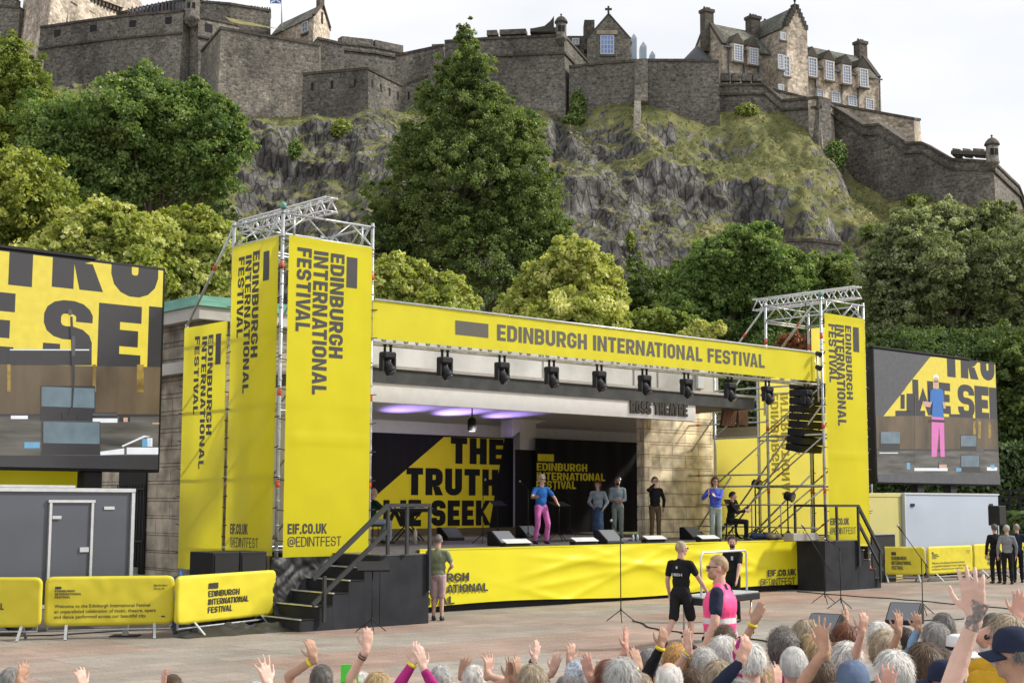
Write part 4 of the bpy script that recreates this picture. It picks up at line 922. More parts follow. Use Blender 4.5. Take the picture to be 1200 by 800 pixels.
SM().bar((b0 + .02, FRONT_T, ZS), (b0 + .02, FRONT_T, ZS + 1.0), .06, .06).sb('post', RAIL, rt)
SM().add([(s_r + .03, FRONT_T - .05, 0), (b0 + .002, tR, 0), (b0 + .002, FRONT_T - .05, 0), (s_r + .03, FRONT_T - .05, ZS - .02), (b0 + .002, tR, ZS - .02), (b0 + .002, FRONT_T - .05, ZS - .02)], [(0, 1, 4, 3), (1, 2, 5, 4), (2, 0, 3, 5), (3, 4, 5), (2, 1, 0)]).sb('side_panel', BLACK, rt)

# ---------------- the theatre building
TC = 26.4; TW = 30.2; TB = 37.6
s_wl = on_t(237, 400, TW)[0]; s_wr = on_t(835, 500, TW)[0]; s_or = on_t(752, 560, TW)[0]; s_ol = on_t(415, 560, TW)[0]
th = sthing('theatre_building', 'pale stone open air bandstand theatre behind the stage with flat dark canopy', 'theatre', s_wl, TW)
def courses(name, s0, s1, t0, t1, z0, z1, mat, hh=.44, face='front'):
    n = max(1, round((z1 - z0) / hh)); h = (z1 - z0) / n; m = SM()
    m.box(s0 + .03, s1 - .03, t0 + .03, t1 - .03, z0, z1 - .002)
    for i in range(n): m.box(s0, s1, t0, t1, z0 + i * h + .022, z0 + (i + 1) * h)
    return m.sb(name, mat, th, uv=True)
z_att = on_t(700, 402, TW)[1]; z_can = on_t(885, 466, TC)[1]
courses('front_wall', s_or, s_wr, TW, TW + .2, 0, z_can - .1, ASHLAR, .40)
SM().box(s_or + .02, s_or + .34, TW - .10, TW - .003, 0, z_can - .5).sb('pilaster', ASHLAR, th, uv=True)
courses('attic_wall', s_ol - 1.0, s_wr - .05, TW - .3, TW + 1.2, z_can + .3, z_att, CONC, .62)
for px in (432, 636, 742, 770): 
    ss = on_t(px, 420, TW - .3)[0]; SM().box(ss, ss + .05, TW - .34, TW - .303, z_can + .35, z_att - .1).sb('downpipe', CONC, th)
ss, zz = on_t(821, 455, TW - .4); SM().box(ss - .16, ss + .16, TW - .42, TW - .302, zz - .0, zz + .75).sb('junction_box', WHITE, th, bevel=.02)
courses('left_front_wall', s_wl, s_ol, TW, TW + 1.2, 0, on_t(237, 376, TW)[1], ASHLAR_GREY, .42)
t_back = on_s(160, 500, s_wl)[0]
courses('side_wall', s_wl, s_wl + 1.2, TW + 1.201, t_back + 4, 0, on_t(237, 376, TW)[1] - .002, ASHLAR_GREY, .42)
zc0 = on_t(237, 376, TW)[1]; zc1 = on_t(237, 361, TW)[1]; zc2 = on_t(237, 349, TW)[1]
SM().box(s_wl - .25, s_ol, TW - .25, t_back + 4.2, zc0 + .003, zc1).sb('parapet', CONC, th, uv=True)
cm = SM(); cm.box(s_wl - .32, s_ol, TW - .32, t_back + 4.3, zc1 + .003, zc2)
k_ = cm.sb('roof', COPPER, th)
zl = on_s(200, 428, s_wl)[1]; SM().box(s_wl - .22, s_wl - .003, TW + .2, t_back + 4, zl - .28, zl).sb('cornice', CONC, th)
# canopy, its fascia and the sign board
s_cr = on_t(884, 470, TC)[0]; s_cl = 18.9; s_sh = on_t(754, 560, TB)[0]; zb = on_t(884, 479, TC)[1]
cn = SM().box(s_cl, s_cr, TC, TW - .31, zb, z_can).sb('canopy', FELT, th)
SM().box(s_cl, s_cr + .03, TC - .05, TW - .32, z_can + .003, z_can + .075).sb('canopy_edge', CONC, cn)
s_sr, z_s0 = on_t(815, 493, TC + .05); z_s1 = zb - .003
SM().box(s_cl, s_sr, TC + .05, TC + .2, z_s0, z_s1).sb('sign_board', WHITEC, th)
v, f = letters('ROSS THEATRE', (lambda a, b: (a[0], a[1] + .02, b[0], a[1] + .36))(on_t(739, 484.5, TC), on_t(806, 487, TC)), .24)
sg = SM(); BR = M('bronze_letters', (0.05, 0.044, 0.037), 0.5, 0.1)
sg.add([(p[0], TC, p[1]) for p in v], f); sg.add([(p[0], TC + .046, p[1]) for p in v], [x[::-1] for x in f])
for q in f:
    for i in range(len(q)): a, b = v[q[i]], v[q[(i + 1) % len(q)]]; sg.add([(a[0], TC, a[1]), (a[0], TC + .046, a[1]), (b[0], TC + .046, b[1]), (b[0], TC, b[1])], [(0, 1, 2, 3)])
sg.sb('lettering', BR, th)
# shell: ceiling, side walls, arch
z_ce = on_t(520, 508, TB)[1] + .35
CEIL = M('shell_plaster', (0.66, 0.65, 0.66), 0.75, var=0.05)
cl = SM(); cb = SM(); vf = (TW + 1.2 - TC - .42) / (TB + .5 - TC - .42)
fc = lambda v: z_s0 + .12 + (z_ce - z_s0 - .12) * v + .5 * sin(pi * v)
v1, f1 = sheet(lambda u, v: (s_cl + (s_sr - s_cl) * u, TC + .42 + (TW + .8 - TC) * v, fc(v * vf)), 14, 10); cl.add(v1, [x[::-1] for x in f1], 0, True)
cv, cf = sheet(lambda u, v: (s_cl + (s_sh - s_cl) * u, TW + 1.22 + (TB + .5 - TW - 1.22) * v, fc(vf + (1 - vf) * v)), 20, 14)
cv0, cf0 = sheet(lambda u, v: (s_cl + (s_sh - s_cl) * u, TC + .42 + (TB + .5 - TC - .42) * v, z_s0 + .12 + (z_ce - z_s0 - .12) * v + .5 * sin(pi * v) ), 20, 24)
cl.add(cv, [x[::-1] for x in cf], 0, True); cl.sb('ceiling', CEIL, th)
SM().box(s_cl - .3, s_cl, TC + .42, TB + .6, ZS, z_s1).sb('wing_wall', CEIL, th)
SM().box(s_sh, s_sh + .3, TW + .3, TB + .6, ZS, z_s1).sb('wing_wall', CEIL, th)
SM().box(s_cl, s_sh, TB + .3, TB + .6, ZS, z_ce + .3).sb('back_wall', CEIL, th)
# curved arch beam across the right of the shell
pa = [on_t(px, py, TB - 1.2) for px, py in ((600, 512), (612, 503), (628, 496), (652, 490), (690, 486), (740, 485))]
ar = SM(); top = z_s1 + .4
for i in range(len(pa) - 1): ar.prism([pa[i], pa[i + 1], (pa[i + 1][0], top), (pa[i][0], top)], TB - 1.2, TB - .6)
ar.sb('arch_beam', CEIL, th)
g0 = on_t(608, 528, TB - .3); g1 = on_t(627, 495, TB - .3); SM().box(g0[0], g1[0], TB - .35, TB + .29, ZS, g1[1] + .4).sb('pier', CEIL, th)
SM().box(s_cl, s_sh, TB - .5, TB - .36, ZS + .001, ZS + .22).sb('skirting', M('brown_skirting', (.10, .075, .05), .6), th)
# side steps and barred gate on the left wall
gt = on_s(140, 600, s_wl)[0]; gt1 = on_s(172, 600, s_wl)[0]
gm = SM().box(s_wl - .05, s_wl - .012, gt1, gt, .35, on_s(150, 551, s_wl)[1])
gm.sb('doorway', DARK, th)
gg = SM()
for tt in np.arange(gt1, gt, .16): gg.tube([(s_wl - .09, tt, .4), (s_wl - .09, tt, 2.9)], .016, 6)
for z in (.5, 1.5, 2.8): gg.bar((s_wl - .09, gt1, z), (s_wl - .09, gt, z), .03, .04)
gg.sb('barred_gate', BLACK, th)
sp = sthing('stone_steps', 'worn stone steps rising beside the left wall of the theatre', 'steps', s_wl - .6, TW + 1)
for i in range(6):
    t0 = on_s(196, 660, s_wl)[0]; SM().box(s_wl - 1.3, s_wl - .013, t0 + i * .34, t0 + 2.6, .17 * i + .002, .17 * (i + 1)).sb('step', CONC, sp)
# wicker-like brown heater panels hung under the canopy
WICK = M('brown_slats', (0.17, 0.085, 0.05), 0.7, var=.5, scale=8, stretch=(8, 8, .8))
for lab, (x0, y0, x1, y1), tilt in (('brown slatted panel hung under the left end of the canopy beside the scaffold tower', (435, 450, 453, 470), .0), ('tilted brown slatted panel hung under the right end of the canopy', (846, 478, 861, 498), .22), ('upright brown slatted panel hung at the outer right corner of the canopy', (864, 479, 875, 497), .0)):
    a = on_t(x0, y1, TC + .8); b = on_t(x1, y0, TC + .8); h = b[1] - a[1]; w = b[0] - a[0]
    r_ = sthing('slatted_panel', lab, 'panel', (a[0] + b[0]) / 2, TC + .8, a[1], 'brown slatted panels under the canopy')
    m = MB(); n = 7
    for i in range(n): x = -w / 2 + w * i / n; m.obox((x + w / n / 2 + 0, 0, h / 2), (w / n * .42, 0, 0), (0, .05, 0), (tilt * h / 2, 0, h / 2))
    m.build('slats', WICK, r_); MB().box(-w / 2 + tilt * h / 2, w / 2 + tilt * h / 2, -.03, .03, h + .003, zb - a[1] - .003 if zb - a[1] > h + .01 else h + .01).build('bracket', BLACK, r_)

# ---------------- backdrops in the shell
DYEL = cloth_mat('backdrop_yellow', (0.78, 0.66, 0.015), 0.0, 0.7)
bd = sthing('stage_backdrop', 'black stage backdrop printed THE TRUTH WE SEEK on a yellow slanted shape', 'backdrop', s_cl + 2, TB, ZS)
a = on_t(436, 510, TB)[0]; b = on_t(608, 510, TB)[0]; zt = on_t(520, 510, TB)[1]
SM().box(a - 4, b, TB, TB + .04, ZS + .23, zt).sb('cloth', DRAPE, bd)
pl = [on_t(px, py, TB - .006) for px, py in ((520, 512), (591, 514), (573, 619), (430, 622), (430, 590))]
SM().add([(p[0], TB - .006, p[1]) for p in pl], [(4, 3, 2, 1, 0)]).sb('yellow_shape', DYEL, bd)
for txt, (x0, y0, x1, y1) in (('THE', (528, 543, 590, 513.5)), ('TRUTH', (476, 580, 584, 549)), ('WE SEEK', (449, 617, 575, 586))):
    r = prect(x0, y0, x1, y1, TB - .012); r = (r[0], r[1], r[2], on_t((x0 + x1) / 2, y1, TB)[1]); v, f = letters(txt, r, .245)
    SM().add([(p[0], TB - .012, p[1]) for p in v], f).sb('lettering', DRAPE, bd)
b2 = sthing('black_banner_drape', 'black drape panel printed with the yellow festival name at the right of the shell', 'backdrop', on_t(690, 560, TB - .5)[0], TB - .6, ZS)
a = on_t(627, 516, TB - .6)[0]; b = on_t(750, 516, TB - .6)[0]; zt2 = on_t(690, 516, TB - .6)[1]
dv, df = sheet(lambda u, v: (a + (b - a) * u, TB - .6 + .03 * sin(u * 40), ZS + .01 + (zt2 - ZS) * v), 80, 2)
SM().add(dv, df, 0, True).sb('cloth', DRAPE, b2)
DY2 = M('drape_print_yellow', (0.74, 0.64, 0.02), .7)
t2 = TB - .66
x0, z0, x1, z1 = prect(630, 540, 649, 532, t2); SM().add([(x0, t2, z0), (x1, t2, z0), (x1, t2, z1), (x0, t2, z1)], [(0, 1, 2, 3)]).sb('logo_block', DY2, b2)
for txt, (p0, y0, p1, y1) in (('EDINBURGH', (629, 551, 688, 542.5)), ('INTERNATIONAL', (629, 562, 709, 553)), ('FESTIVAL', (628.5, 572, 675, 563.5))):
    r = prect(p0, y0, p1, y1, t2); v, f = letters(txt, (r[0], r[1], r[2], r[1] + .275), .19); SM().add([(p[0], t2, p[1]) for p in v], f).sb('lettering', DY2, b2)
b3 = sthing('black_gap_drape', 'plain black drape filling the gap between the two printed backdrops', 'backdrop', on_t(617, 560, TB - .5)[0], TB - .42, ZS)
a3 = on_t(604, 530, TB - .42)[0]; b3x = on_t(629, 530, TB - .42)[0]; SM().box(a3, b3x, TB - .45, TB - .40, ZS + .01, on_t(617, 527, TB - .42)[1]).sb('cloth', DRAPE, b3)

# ---------------- scaffold towers
def pole(root, p0, p1, r=.034, tapes=(), name='pole', mat=None):
    SM().tube([p0, p1], r, 8).sb(name, mat or STEEL, root); 
    for f in tapes:
        a = np.array(p0) + (np.array(p1) - np.array(p0)) * f; d = np.array(p1) - np.array(p0); d /= np.linalg.norm(d)
        SM().tube([a - d * .07, a + d * .07], r + .007, 8).sb('coupler', ORANGE, root)
def rosettes(root, p0, z0, z1, step=.5):
    m = SM(); z = z0; m.tube([(p0[0], p0[1], z0 - .1), (p0[0], p0[1], z1 - .1)], .0405, 8)
    while z < z1: m.lathe([(.06, -.006), (.06, .006)], (p0[0], p0[1], z), 8); z += step
    m.sb('rosette', STEEL, root)
def lattice(root, p0, p1, h=.45, n=5, mat=None, w=.0, name='lattice_girder'):
    """ladder or box girder between two points, chords h apart"""
    m = SM(); p0, p1 = np.array(p0, float), np.array(p1, float); up = np.array([0, 0, h]); d = (p1 - p0); side = np.cross(d / np.linalg.norm(d), [0, 0, 1]) * w
    offs = (side / 2, -side / 2) if w else (side * 0,)
    for o in offs:
        m.tube([p0 + o, p1 + o], .026, 8); m.tube([p0 + o + up, p1 + o + up], .026, 8)
        for i in range(n):
            a = p0 + o + d * i / n; b = p0 + o + d * (i + 1) / n; c = (a + b) / 2 + up
            m.tube([a, c], .017, 6); m.tube([c, b], .017, 6)
    if w:
        for i in range(n + 1):
            a = p0 + d * i / n; m.tube([a + side / 2, a - side / 2], .015, 6); m.tube([a + side / 2 + up, a - side / 2 + up], .015, 6)
            if i < n: b = p0 + d * (i + 1) / n; m.tube([a + side / 2 + up, b - side / 2 + up], .015, 6)
    return m.sb(name, mat or STEEL, root)
LT = dict(s0=16.04, s1=18.36, t0=25.0, t1=26.95, t2=28.92, z=8.58)
lt = sthing('scaffold_tower', 'tall scaffold tower at the left end of the stage wrapped in yellow banners', 'scaffold tower', 17.1, 25)
def tower(rt, q, mir=False):
    s0, s1, t0, t1, t2, zt = q['s0'], q['s1'], q['t0'], q['t1'], q['t2'], q['z']
    for s in (s0, s1):
        for t in (t0, t1):
            pole(rt, (s, t, 0.02), (s, t, zt), .04, (.06, .33, .55, .86), 'standard'); rosettes(rt, (s, t), .5, zt)
            SM().box(s - .11, s + .11, t - .11, t + .11, 0.004, .02).sb('base_plate', STEEL, rt)
        pole(rt, (s, t2, 0.02), (s, t2, 6.5), .04, (.1, .5), 'standard'); SM().box(s - .11, s + .11, t2 - .11, t2 + .11, 0.004, .02).sb('base_plate', STEEL, rt)
        pole(rt, (s, t1, zt - .1), (s, t2, 6.45), .03, (.4,), 'raker')
        for z in (1.5, 3.0, 4.5, 6.0):
            pole(rt, (s, t0, z), (s, t1, z), .028, (), 'ledger'); pole(rt, (s, t1, z), (s, t2, z), .028, (), 'ledger')
        for z in (1.5, 3.0, 4.5): 
            pole(rt, (s, t0, z + 1.45), (s, t1, z + .05), .024, (.8,), 'brace'); pole(rt, (s, t1, z + 1.45), (s, t2, z + .05), .024, (), 'brace')
        pole(rt, (s, t0 + .1, zt - .05), (s, t1 - .5, zt - 1.5), .026, (.5,), 'brace')
    for t in (t0, t1):
        for z in (1.5, 4.5, zt - .62): pole(rt, (s0, t, z), (s1, t, z), .028, (), 'ledger')
        lattice(rt, (s0, t, zt - .55), (s1, t, zt - .55), .46, 2)
    for s in (s0, s1): lattice(rt, (s, t0, zt - .55), (s, t1, zt - .55), .46, 2)
    for s in (s0 + .28, s1 - .28): SM().tube([(s, t0, zt - .56), (s, t0, zt - .12)], .024, 6).sb('stub_post', STEEL, rt)
    SM().lathe([(.07, 0), (.07, .1), (.03, .14)], (s0, t0, zt + .002), 10).sb('cap', M('green_cap', (.12, .3, .24), .5), rt)
tower(lt, LT)
lattice(lt, (17.05, 24.7, 8.62), (17.05, 28.2, 8.62), .29, 8, ALU, .29, 'box_truss')
RTq = dict(s0=34.84, s1=37.02, t0=25.0, t1=27.05, t2=29.12, z=8.60)
rt_ = sthing('scaffold_tower', 'open scaffold tower at the right end of the stage holding the hanging loudspeakers', 'scaffold tower', 35.9, 25)
tower(rt_, RTq)
lattice(rt_, (36.35, 24.7, 8.66), (36.35, 28.6, 8.66), .34, 9, ALU, .34, 'box_truss')
# side bracing of the right tower, seen above and beside the stage
for z in (3.35, 4.95, 5.35): pole(rt_, (34.84, 27.06, z), (34.84, 31.0, z), .026, (.7,), 'ledger')
pole(rt_, (34.84, 31.0, 0.02), (34.84, 31.0, 6.9), .036, (.5, .75), 'standard')
for (ta, za), (tb, zb_) in (((31.0, 3.3), (28.2, 6.3)), ((29.1, 1.5), (25.4, 5.6)), ((28.8, 1.45), (25.0, 5.5)), ((30.2, 1.4), (28.6, 3.3)), ((27.9, 1.45), (25.6, 3.3))):
    pole(rt_, (34.84 + .12, ta, za), (34.84 + .12, tb, zb_), .028, (.72,), 'brace')
for z in (ZS + .35, ZS + 1.02): pole(rt_, (34.7, 25.2, z), (34.7, 29.8, z), .022, (), 'guard_rail')
for t in (25.4, 26.5, 27.6, 28.9): pole(rt_, (34.7, t, ZS + .01), (34.7, t, ZS + 1.02), .02, (), 'guard_post')

# ---------------- banners
def banner(label, fn, w, h, mat, lines=(), block=None, ink=None, seed=0, amp=.010, nu=30, nv=60, name='hanging_banner', thinink=False, cord=True, seams=()):
    """fn(x, z, y): banner coordinates (x across, z up, y outward) to stage coordinates; lines: (text, rect or vertical spec, weight)"""
    o = fn(w / 2, 0, 0); r = sthing(name, label, 'banner', o[0], o[1], o[2])
    def wr(x, z):
        y = amp * (noise.noise(Vector((x * .9 + seed, z * .5, seed))) * 1.4 + .8 * sin((x * 1.3 - z * .8) * 2.2 + seed) * noise.noise(Vector((x * .4, z * .3, seed + 5))) + .5 * noise.noise(Vector((x * 2.5, z * 2.0 + seed, 2))))
        for z_s in seams: y += .02 * math.exp(-((z - z_s) / .035) ** 2)
        e = min(x, w - x) / w; return y * min(1, e * 10)
    v, f = sheet(lambda u, q: fn(u * w, q * h, wr(u * w, q * h)), nu, nv); SM().add(v, f, 0, True).sb('cloth', mat, r)
    for it in lines:
        txt, rect, T = it[:3]; vert = len(it) > 3
        x0, z0, x1, z1 = rect
        if vert:      # reads downwards: text x runs down from z1 to z0, letter height runs along +x
            v2, f2 = letters(txt, (0, x0, z1 - z0, x1), T); pts = [(p[1], z1 - p[0]) for p in v2]
        else: v2, f2 = letters(txt, rect, T); pts = [tuple(p) for p in v2]
        SM().add([fn(p[0], p[1], wr(p[0], p[1]) + .006) for p in pts], f2).sb('lettering', ink or INK, r)
    if name == 'hanging_banner':
        for q in np.arange(.35, h - .1, .62):
            for x, e in ((0, -.16), (w, .16)): SM().tube([fn(x, q, .006), fn(x + e, q + .02, .0)], .011, 5).sb('tie', BLACK, r)
    if block:
        x0, z0, x1, z1 = block; SM().add([fn(x, z, wr(x, z) + .006) for x, z in ((x0, z0), (x1, z0), (x1, z1), (x0, z1))], [(0, 1, 2, 3)]).sb('logo_block', ink or INK, r)
    return r
def rel(px, py, t, s0, z0): a = on_t(px, py, t); return a[0] - s0, a[1] - z0
def vcols(conv, cols):
    out_ = []
    for txt, xl, xr, yt, yb, T in cols:
        # column on the picture: left/right x and its top/bottom row at the middle
        xm = (xl + xr) / 2; a = conv(xm, yt); b = conv(xm, yb); l = conv(xl, (yt + yb) / 2)[0]; r = conv(xr, (yt + yb) / 2)[0]
        out_.append((txt, (l, b[1], r, a[1]), T, 'v'))
    return out_
tf = 24.93
s0, z0 = LT['s0'] + .11, on_t(322, 655, tf)[1]; w_ = 2.16; h_ = on_t(338, 276, tf)[1] - z0
conv = lambda px, py: rel(px, py, tf, s0, z0)
lines = vcols(conv, (('EDINBURGH', 386, 402, 298, 420, .2), ('INTERNATIONAL', 366, 383, 295, 463, .2), ('FESTIVAL', 347, 364, 291, 389, .2)))
a = conv(337, 626); b = conv(383, 617); lines.append(('EIF.CO.UK', (a[0], a[1], b[0], a[1] + .21), .2)); a = conv(337, 641); b = conv(400, 631); lines.append(('@EDINTFEST', (a[0], a[1], b[0], a[1] + .20), .1))
a = conv(405, 337); b = conv(418, 303)
banner('yellow festival banner on the front of the left scaffold tower, the largest and brightest one', lambda x, z, y: (s0 + x, tf - y, z0 + z), w_, h_, BANNER, lines, (a[0], a[1], b[0], b[1]), seed=1, seams=(2.45,), amp=.016)
# left side faces: x runs from back to front so the writing reads downwards as on the front
sf_ = LT['s0'] - .07
def conv_s(px, py): t, z = on_s(px, py, sf_); return t, z
t_f, t_b = LT['t0'] + .04, LT['t1'] - .06; zl0 = 1.38
cs = lambda px, py: ((t_b - on_s(px, py, sf_)[0]), on_s(px, py, sf_)[1] - zl0)
lines = vcols(cs, (('EDINBURGH', 294.5, 302.5, 295, 419, .2), ('INTERNATIONAL', 285.5, 292.5, 300, 461, .2), ('FESTIVAL', 278, 285, 302, 396, .2)))
a = cs(270, 626); b = cs(291, 614); lines.append(('EIF.CO.UK', (a[0], a[1], b[0], a[1] + .22), .2)); a = cs(270, 641); b = cs(302, 631); lines.append(('@EDINTFEST', (a[0], a[1], b[0], a[1] + .2), .1))
a = cs(308, 330); b = cs(316, 294)
banner('tall middle yellow banner on the left side of the left scaffold tower', lambda x, z, y: (sf_ - y, t_b - x, zl0 + z), t_b - t_f, 8.0 - zl0, BANNER, lines, (a[0], a[1], b[0], b[1]), seed=4, seams=(2.4,), amp=.016)
t_f3, t_b3 = LT['t1'] + .06, LT['t2'] - .02
cs = lambda px, py: ((t_b3 - on_s(px, py, sf_)[0]), on_s(px, py, sf_)[1] - 1.0)
lines = vcols(cs, (('EDINBURGH', 242.5, 248.5, 393, 510, .2), ('INTERNATIONAL', 234.5, 240.5, 395, 550, .2), ('FESTIVAL', 227, 232.5, 395, 486, .2)))
a = cs(252, 428); b = cs(259, 391)
banner('shortest yellow festival banner at the rear left side of the left scaffold tower', lambda x, z, y: (sf_ - y, t_b3 - x, 1.0 + z), t_b3 - t_f3, 6.4 - 1.0, BANNER, lines, (a[0], a[1], b[0], b[1]), seed=9, seams=(2.3,), amp=.016)
# right tower
s0r, z0r = RTq['s0'] + .08, on_t(1016, 636, tf)[1]; wr_ = RTq['s1'] - RTq['s0'] - .12; hr_ = on_t(1000, 371, tf)[1] - z0r
conv = lambda px, py: rel(px, py, tf, s0r, z0r)
lines = vcols(conv, (('EDINBURGH', 991, 998, 381, 467, .2), ('INTERNATIONAL', 980.5, 990, 380, 498, .2), ('FESTIVAL', 971, 980, 379, 447, .2)))
a = conv(973, 614); b = conv(995, 607); lines.append(('EIF.CO.UK', (a[0], a[1], b[0], a[1] + .2), .2)); a = conv(973, 625); b = conv(1003, 618); lines.append(('@EDINTFEST', (a[0], a[1], b[0], a[1] + .2), .1))
a = conv(1000, 411); b = conv(1006, 383)
banner('yellow festival banner on the front of the right scaffold tower', lambda x, z, y: (s0r + x, tf - y, z0r + z), wr_, hr_, BANNER, lines, (a[0], a[1], b[0], b[1]), seed=12, seams=(2.6,), amp=.014)
sr_ = RTq['s1'] + .07
def side_r(label, t0, t1, zb_, zt_, seed, text=True):
    w = t1 - t0; lines = []; blk = None
    if text:
        h = zt_ - zb_
        lines = [('EDINBURGH', (w * .62, h - 3.0, w * .78, h - .5), .2, 'v'), ('INTERNATIONAL', (w * .42, h - 3.9, w * .58, h - .5), .2, 'v'), ('FESTIVAL', (w * .22, h - 2.5, w * .38, h - .5), .2, 'v')]; blk = (w * .82, h - 1.2, w * .92, h - .45)
    return banner(label, lambda x, z, y: (sr_ + y, t0 + x, zb_ + z), w, zt_ - zb_, BANNER_THIN, lines, blk, ink=INK_BACK, seed=seed)
side_r('sliver of pale yellow banner seen from behind on the right scaffold tower', RTq['t0'] + .1, RTq['t1'] - .05, 1.2, on_s(950, 384, sr_)[1], 14, False)
side_r('translucent yellow banner with reversed writing seen from behind, beside the hanging loudspeakers', RTq['t1'] + .05, RTq['t2'] - .02, 1.2, on_s(918, 441, sr_)[1], 17)
yp = banner('plain yellow board wall at the right of the stage behind the interpreter', lambda x, z, y: (sr_ + .05, RTq['t2'] + .05 + x, .6 + z), 2.75, on_s(862, 513, sr_)[1] - .6, BANNER_THIN, seed=20, amp=.004, name='yellow_board')
# header truss and its banner
hd = sthing('header_truss', 'long aluminium truss spanning between the scaffold towers above the stage', 'truss', 26, 25, 5.9)
hs0, hs1 = LT['s1'] + .04, RTq['s0'] - .04
lattice(hd, (hs0, 25.04, 5.96), (hs1, 25.04, 5.96), .86, 26, ALU, .0, 'front_ladder'); lattice(hd, (hs0, 25.44, 5.96), (hs1, 25.44, 5.96), .86, 26, ALU, .0, 'rear_ladder')
for i in range(27): s = hs0 + (hs1 - hs0) * i / 26; SM().add(*[(lambda a: (a.v, a.f))(MB().tube([(s, 25.04, 5.96), (s, 25.44, 5.96), (s, 25.44, 6.82), (s, 25.04, 6.82)], .016, 6))][0]).sb('cross_member', ALU, hd)
HB = cloth_mat('header_yellow', (0.80, 0.72, 0.03), 0.40, 0.45, 0.05)
hz0, hz1 = 6.03, 6.86; SM().tube([(hs0, 24.93, 6.885), (hs1, 24.93, 6.885)], .022, 8).sb('hem_pole', ALU, hd); hsb = on_t(436, 380, 24.95)[0]; hse = on_t(955, 430, 24.95)[0]; cv_ = lambda px, py: rel(px, py, 24.95, hsb, hz0)
a = cv_(582, 402.5); b = cv_(896, 431.5); c = cv_(582, 380)
a0 = cv_(533, 396); b0 = cv_(572, 380)
banner('long yellow header banner above the stage reading the festival name in one line', lambda x, z, y: (hsb + x, 24.95 - y, hz0 + z), hse - hsb, hz1 - hz0, HB, [('EDINBURGH INTERNATIONAL FESTIVAL', (a[0], .235, b[0], .235 + .385), .2)], (a0[0], .27, b0[0], .60), ink=INK_THIN, seed=23, nu=160, nv=8, amp=.008, name='header_banner')
# moving heads
def moving_head(px, py, label):
    s, z = on_t(px, py, 25.12); r = sthing('moving_head_light', label, 'stage light', s, 25.12, 5.93, 'moving head lights under the header truss')
    MB().box(-.17, .17, -.12, .12, -.30, -.15).build('base', BLACK, r, bevel=.03)
    k = MB()
    for x in (-.08, .08): k.tube([(x, 0, -.15), (x, 0, -.05), (x, 0, .02)], .03, 8); k.lathe([(.045, -.03), (.045, .03)], (x, 0, .03), 10, axis=(1, 0, 0))
    k.build('clamps', BLACK, r)
    y = MB()
    for x in (-1, 1): y.obox((x * .165, 0, -.43), (.028, 0, 0), (0, .07, 0), (0, 0, .15))
    y.box(-.19, .19, -.07, .07, -.315, -.29); yk = y.build('yoke', BLACK, r, bevel=.01)
    d = Vector((.25, -.55, -.8)).normalized(); h = MB().lathe([(.06, -.19), (.115, -.16), (.125, -.02), (.115, .06), (.13, .08), (.13, .16), (.105, .19)], (0, 0, -.47), 16, axis=d).build('head', BLACK, r)
    MB().lathe([(.1, 0), (.1, .006), (.06, .02)], Vector((0, 0, -.47)) + d * .19, 14, axis=d).build('lens', M('light_lens', (.05, .06, .08), .08, spec=1), h)
    return r
for px, py, lab in ((454, 410, 'black moving head light nearest the left scaffold tower'), (521, 416, 'black moving head light under the logo block of the header, second from left'), (588, 424, 'black moving head light under the first letters of the header writing'),
    (646, 430, 'black moving head light under the end of the word Edinburgh on the header'), (702, 434, 'black moving head light below the start of the word International'), (755, 440, 'black moving head light below the middle of the word International'),
    (804, 444, 'black moving head light hanging beside the white junction box'), (855, 450, 'black moving head light above the end of the dark canopy, before leafy background'), (899, 454, 'black moving head light in front of the reversed translucent banner'), (945, 458, 'black moving head light rightmost under the header, against the hanging loudspeakers')):
    moving_head(px, py, lab)
# line array
la = sthing('line_array', 'curved column of black loudspeakers hanging inside the right scaffold tower', 'loudspeaker', 36.0, 25.85, 3.3)
zt = on_t(948, 447, 25.85)[1]; sc_ = on_t(947, 500, 25.85)[0]; z = zt; ang = 0.0; yy = 25.85
for i in range(9):
    ang = R(1.0 * i + .06 * i * i); h = .235; m = SM(); d = (0, sin(ang), -cos(ang)); f = (0, cos(ang), sin(ang))
    c = np.array([sc_, yy, z]) + np.array(d) * h / 2; m.obox(c, (.56, 0, 0), (0, .27 * f[1], .27 * f[2]), np.array(d) * (h / 2 - .012)); o = m.sb('cabinet', BLACK, la, bevel=.02)
    g_ = SM(); g_.obox(c - np.array(f) * .276, (.5, 0, 0), np.array(f) * .005, np.array(d) * (h / 2 - .04)); g_.sb('grille', BLACKM, o)
    yy += d[1] * h; z += d[2] * h
SM().box(sc_ - .5, sc_ + .5, 25.6, 26.1, zt + .01, zt + .10).sb('flying_frame', STEEL, la); SM().tube([(sc_, 25.85, zt + .1), (sc_, 25.85, 8.6)], .02, 6).sb('chain', BLACK, la)
sl = sthing('lamp_pole_rig', 'black stage lamp on a short boom near the top right of the header', 'stage light', 35.1, 24.9, 6.2)
a = on_t(957, 412, 24.85); b = on_t(959, 470, 24.85); SM().tube([(a[0], 24.85, a[1]), (b[0], 24.85, b[1])], .03, 6).sb('boom', STEEL, sl)
for py in (414, 430): q = on_t(957, py, 24.8); SM().lathe([(.03, -.09), (.07, -.07), (.07, .06), (.085, .09)], (q[0], 24.75, q[1]), 10, axis=(-.3, -.8, -.3)).sb('lamp_head', BLACK, sl)
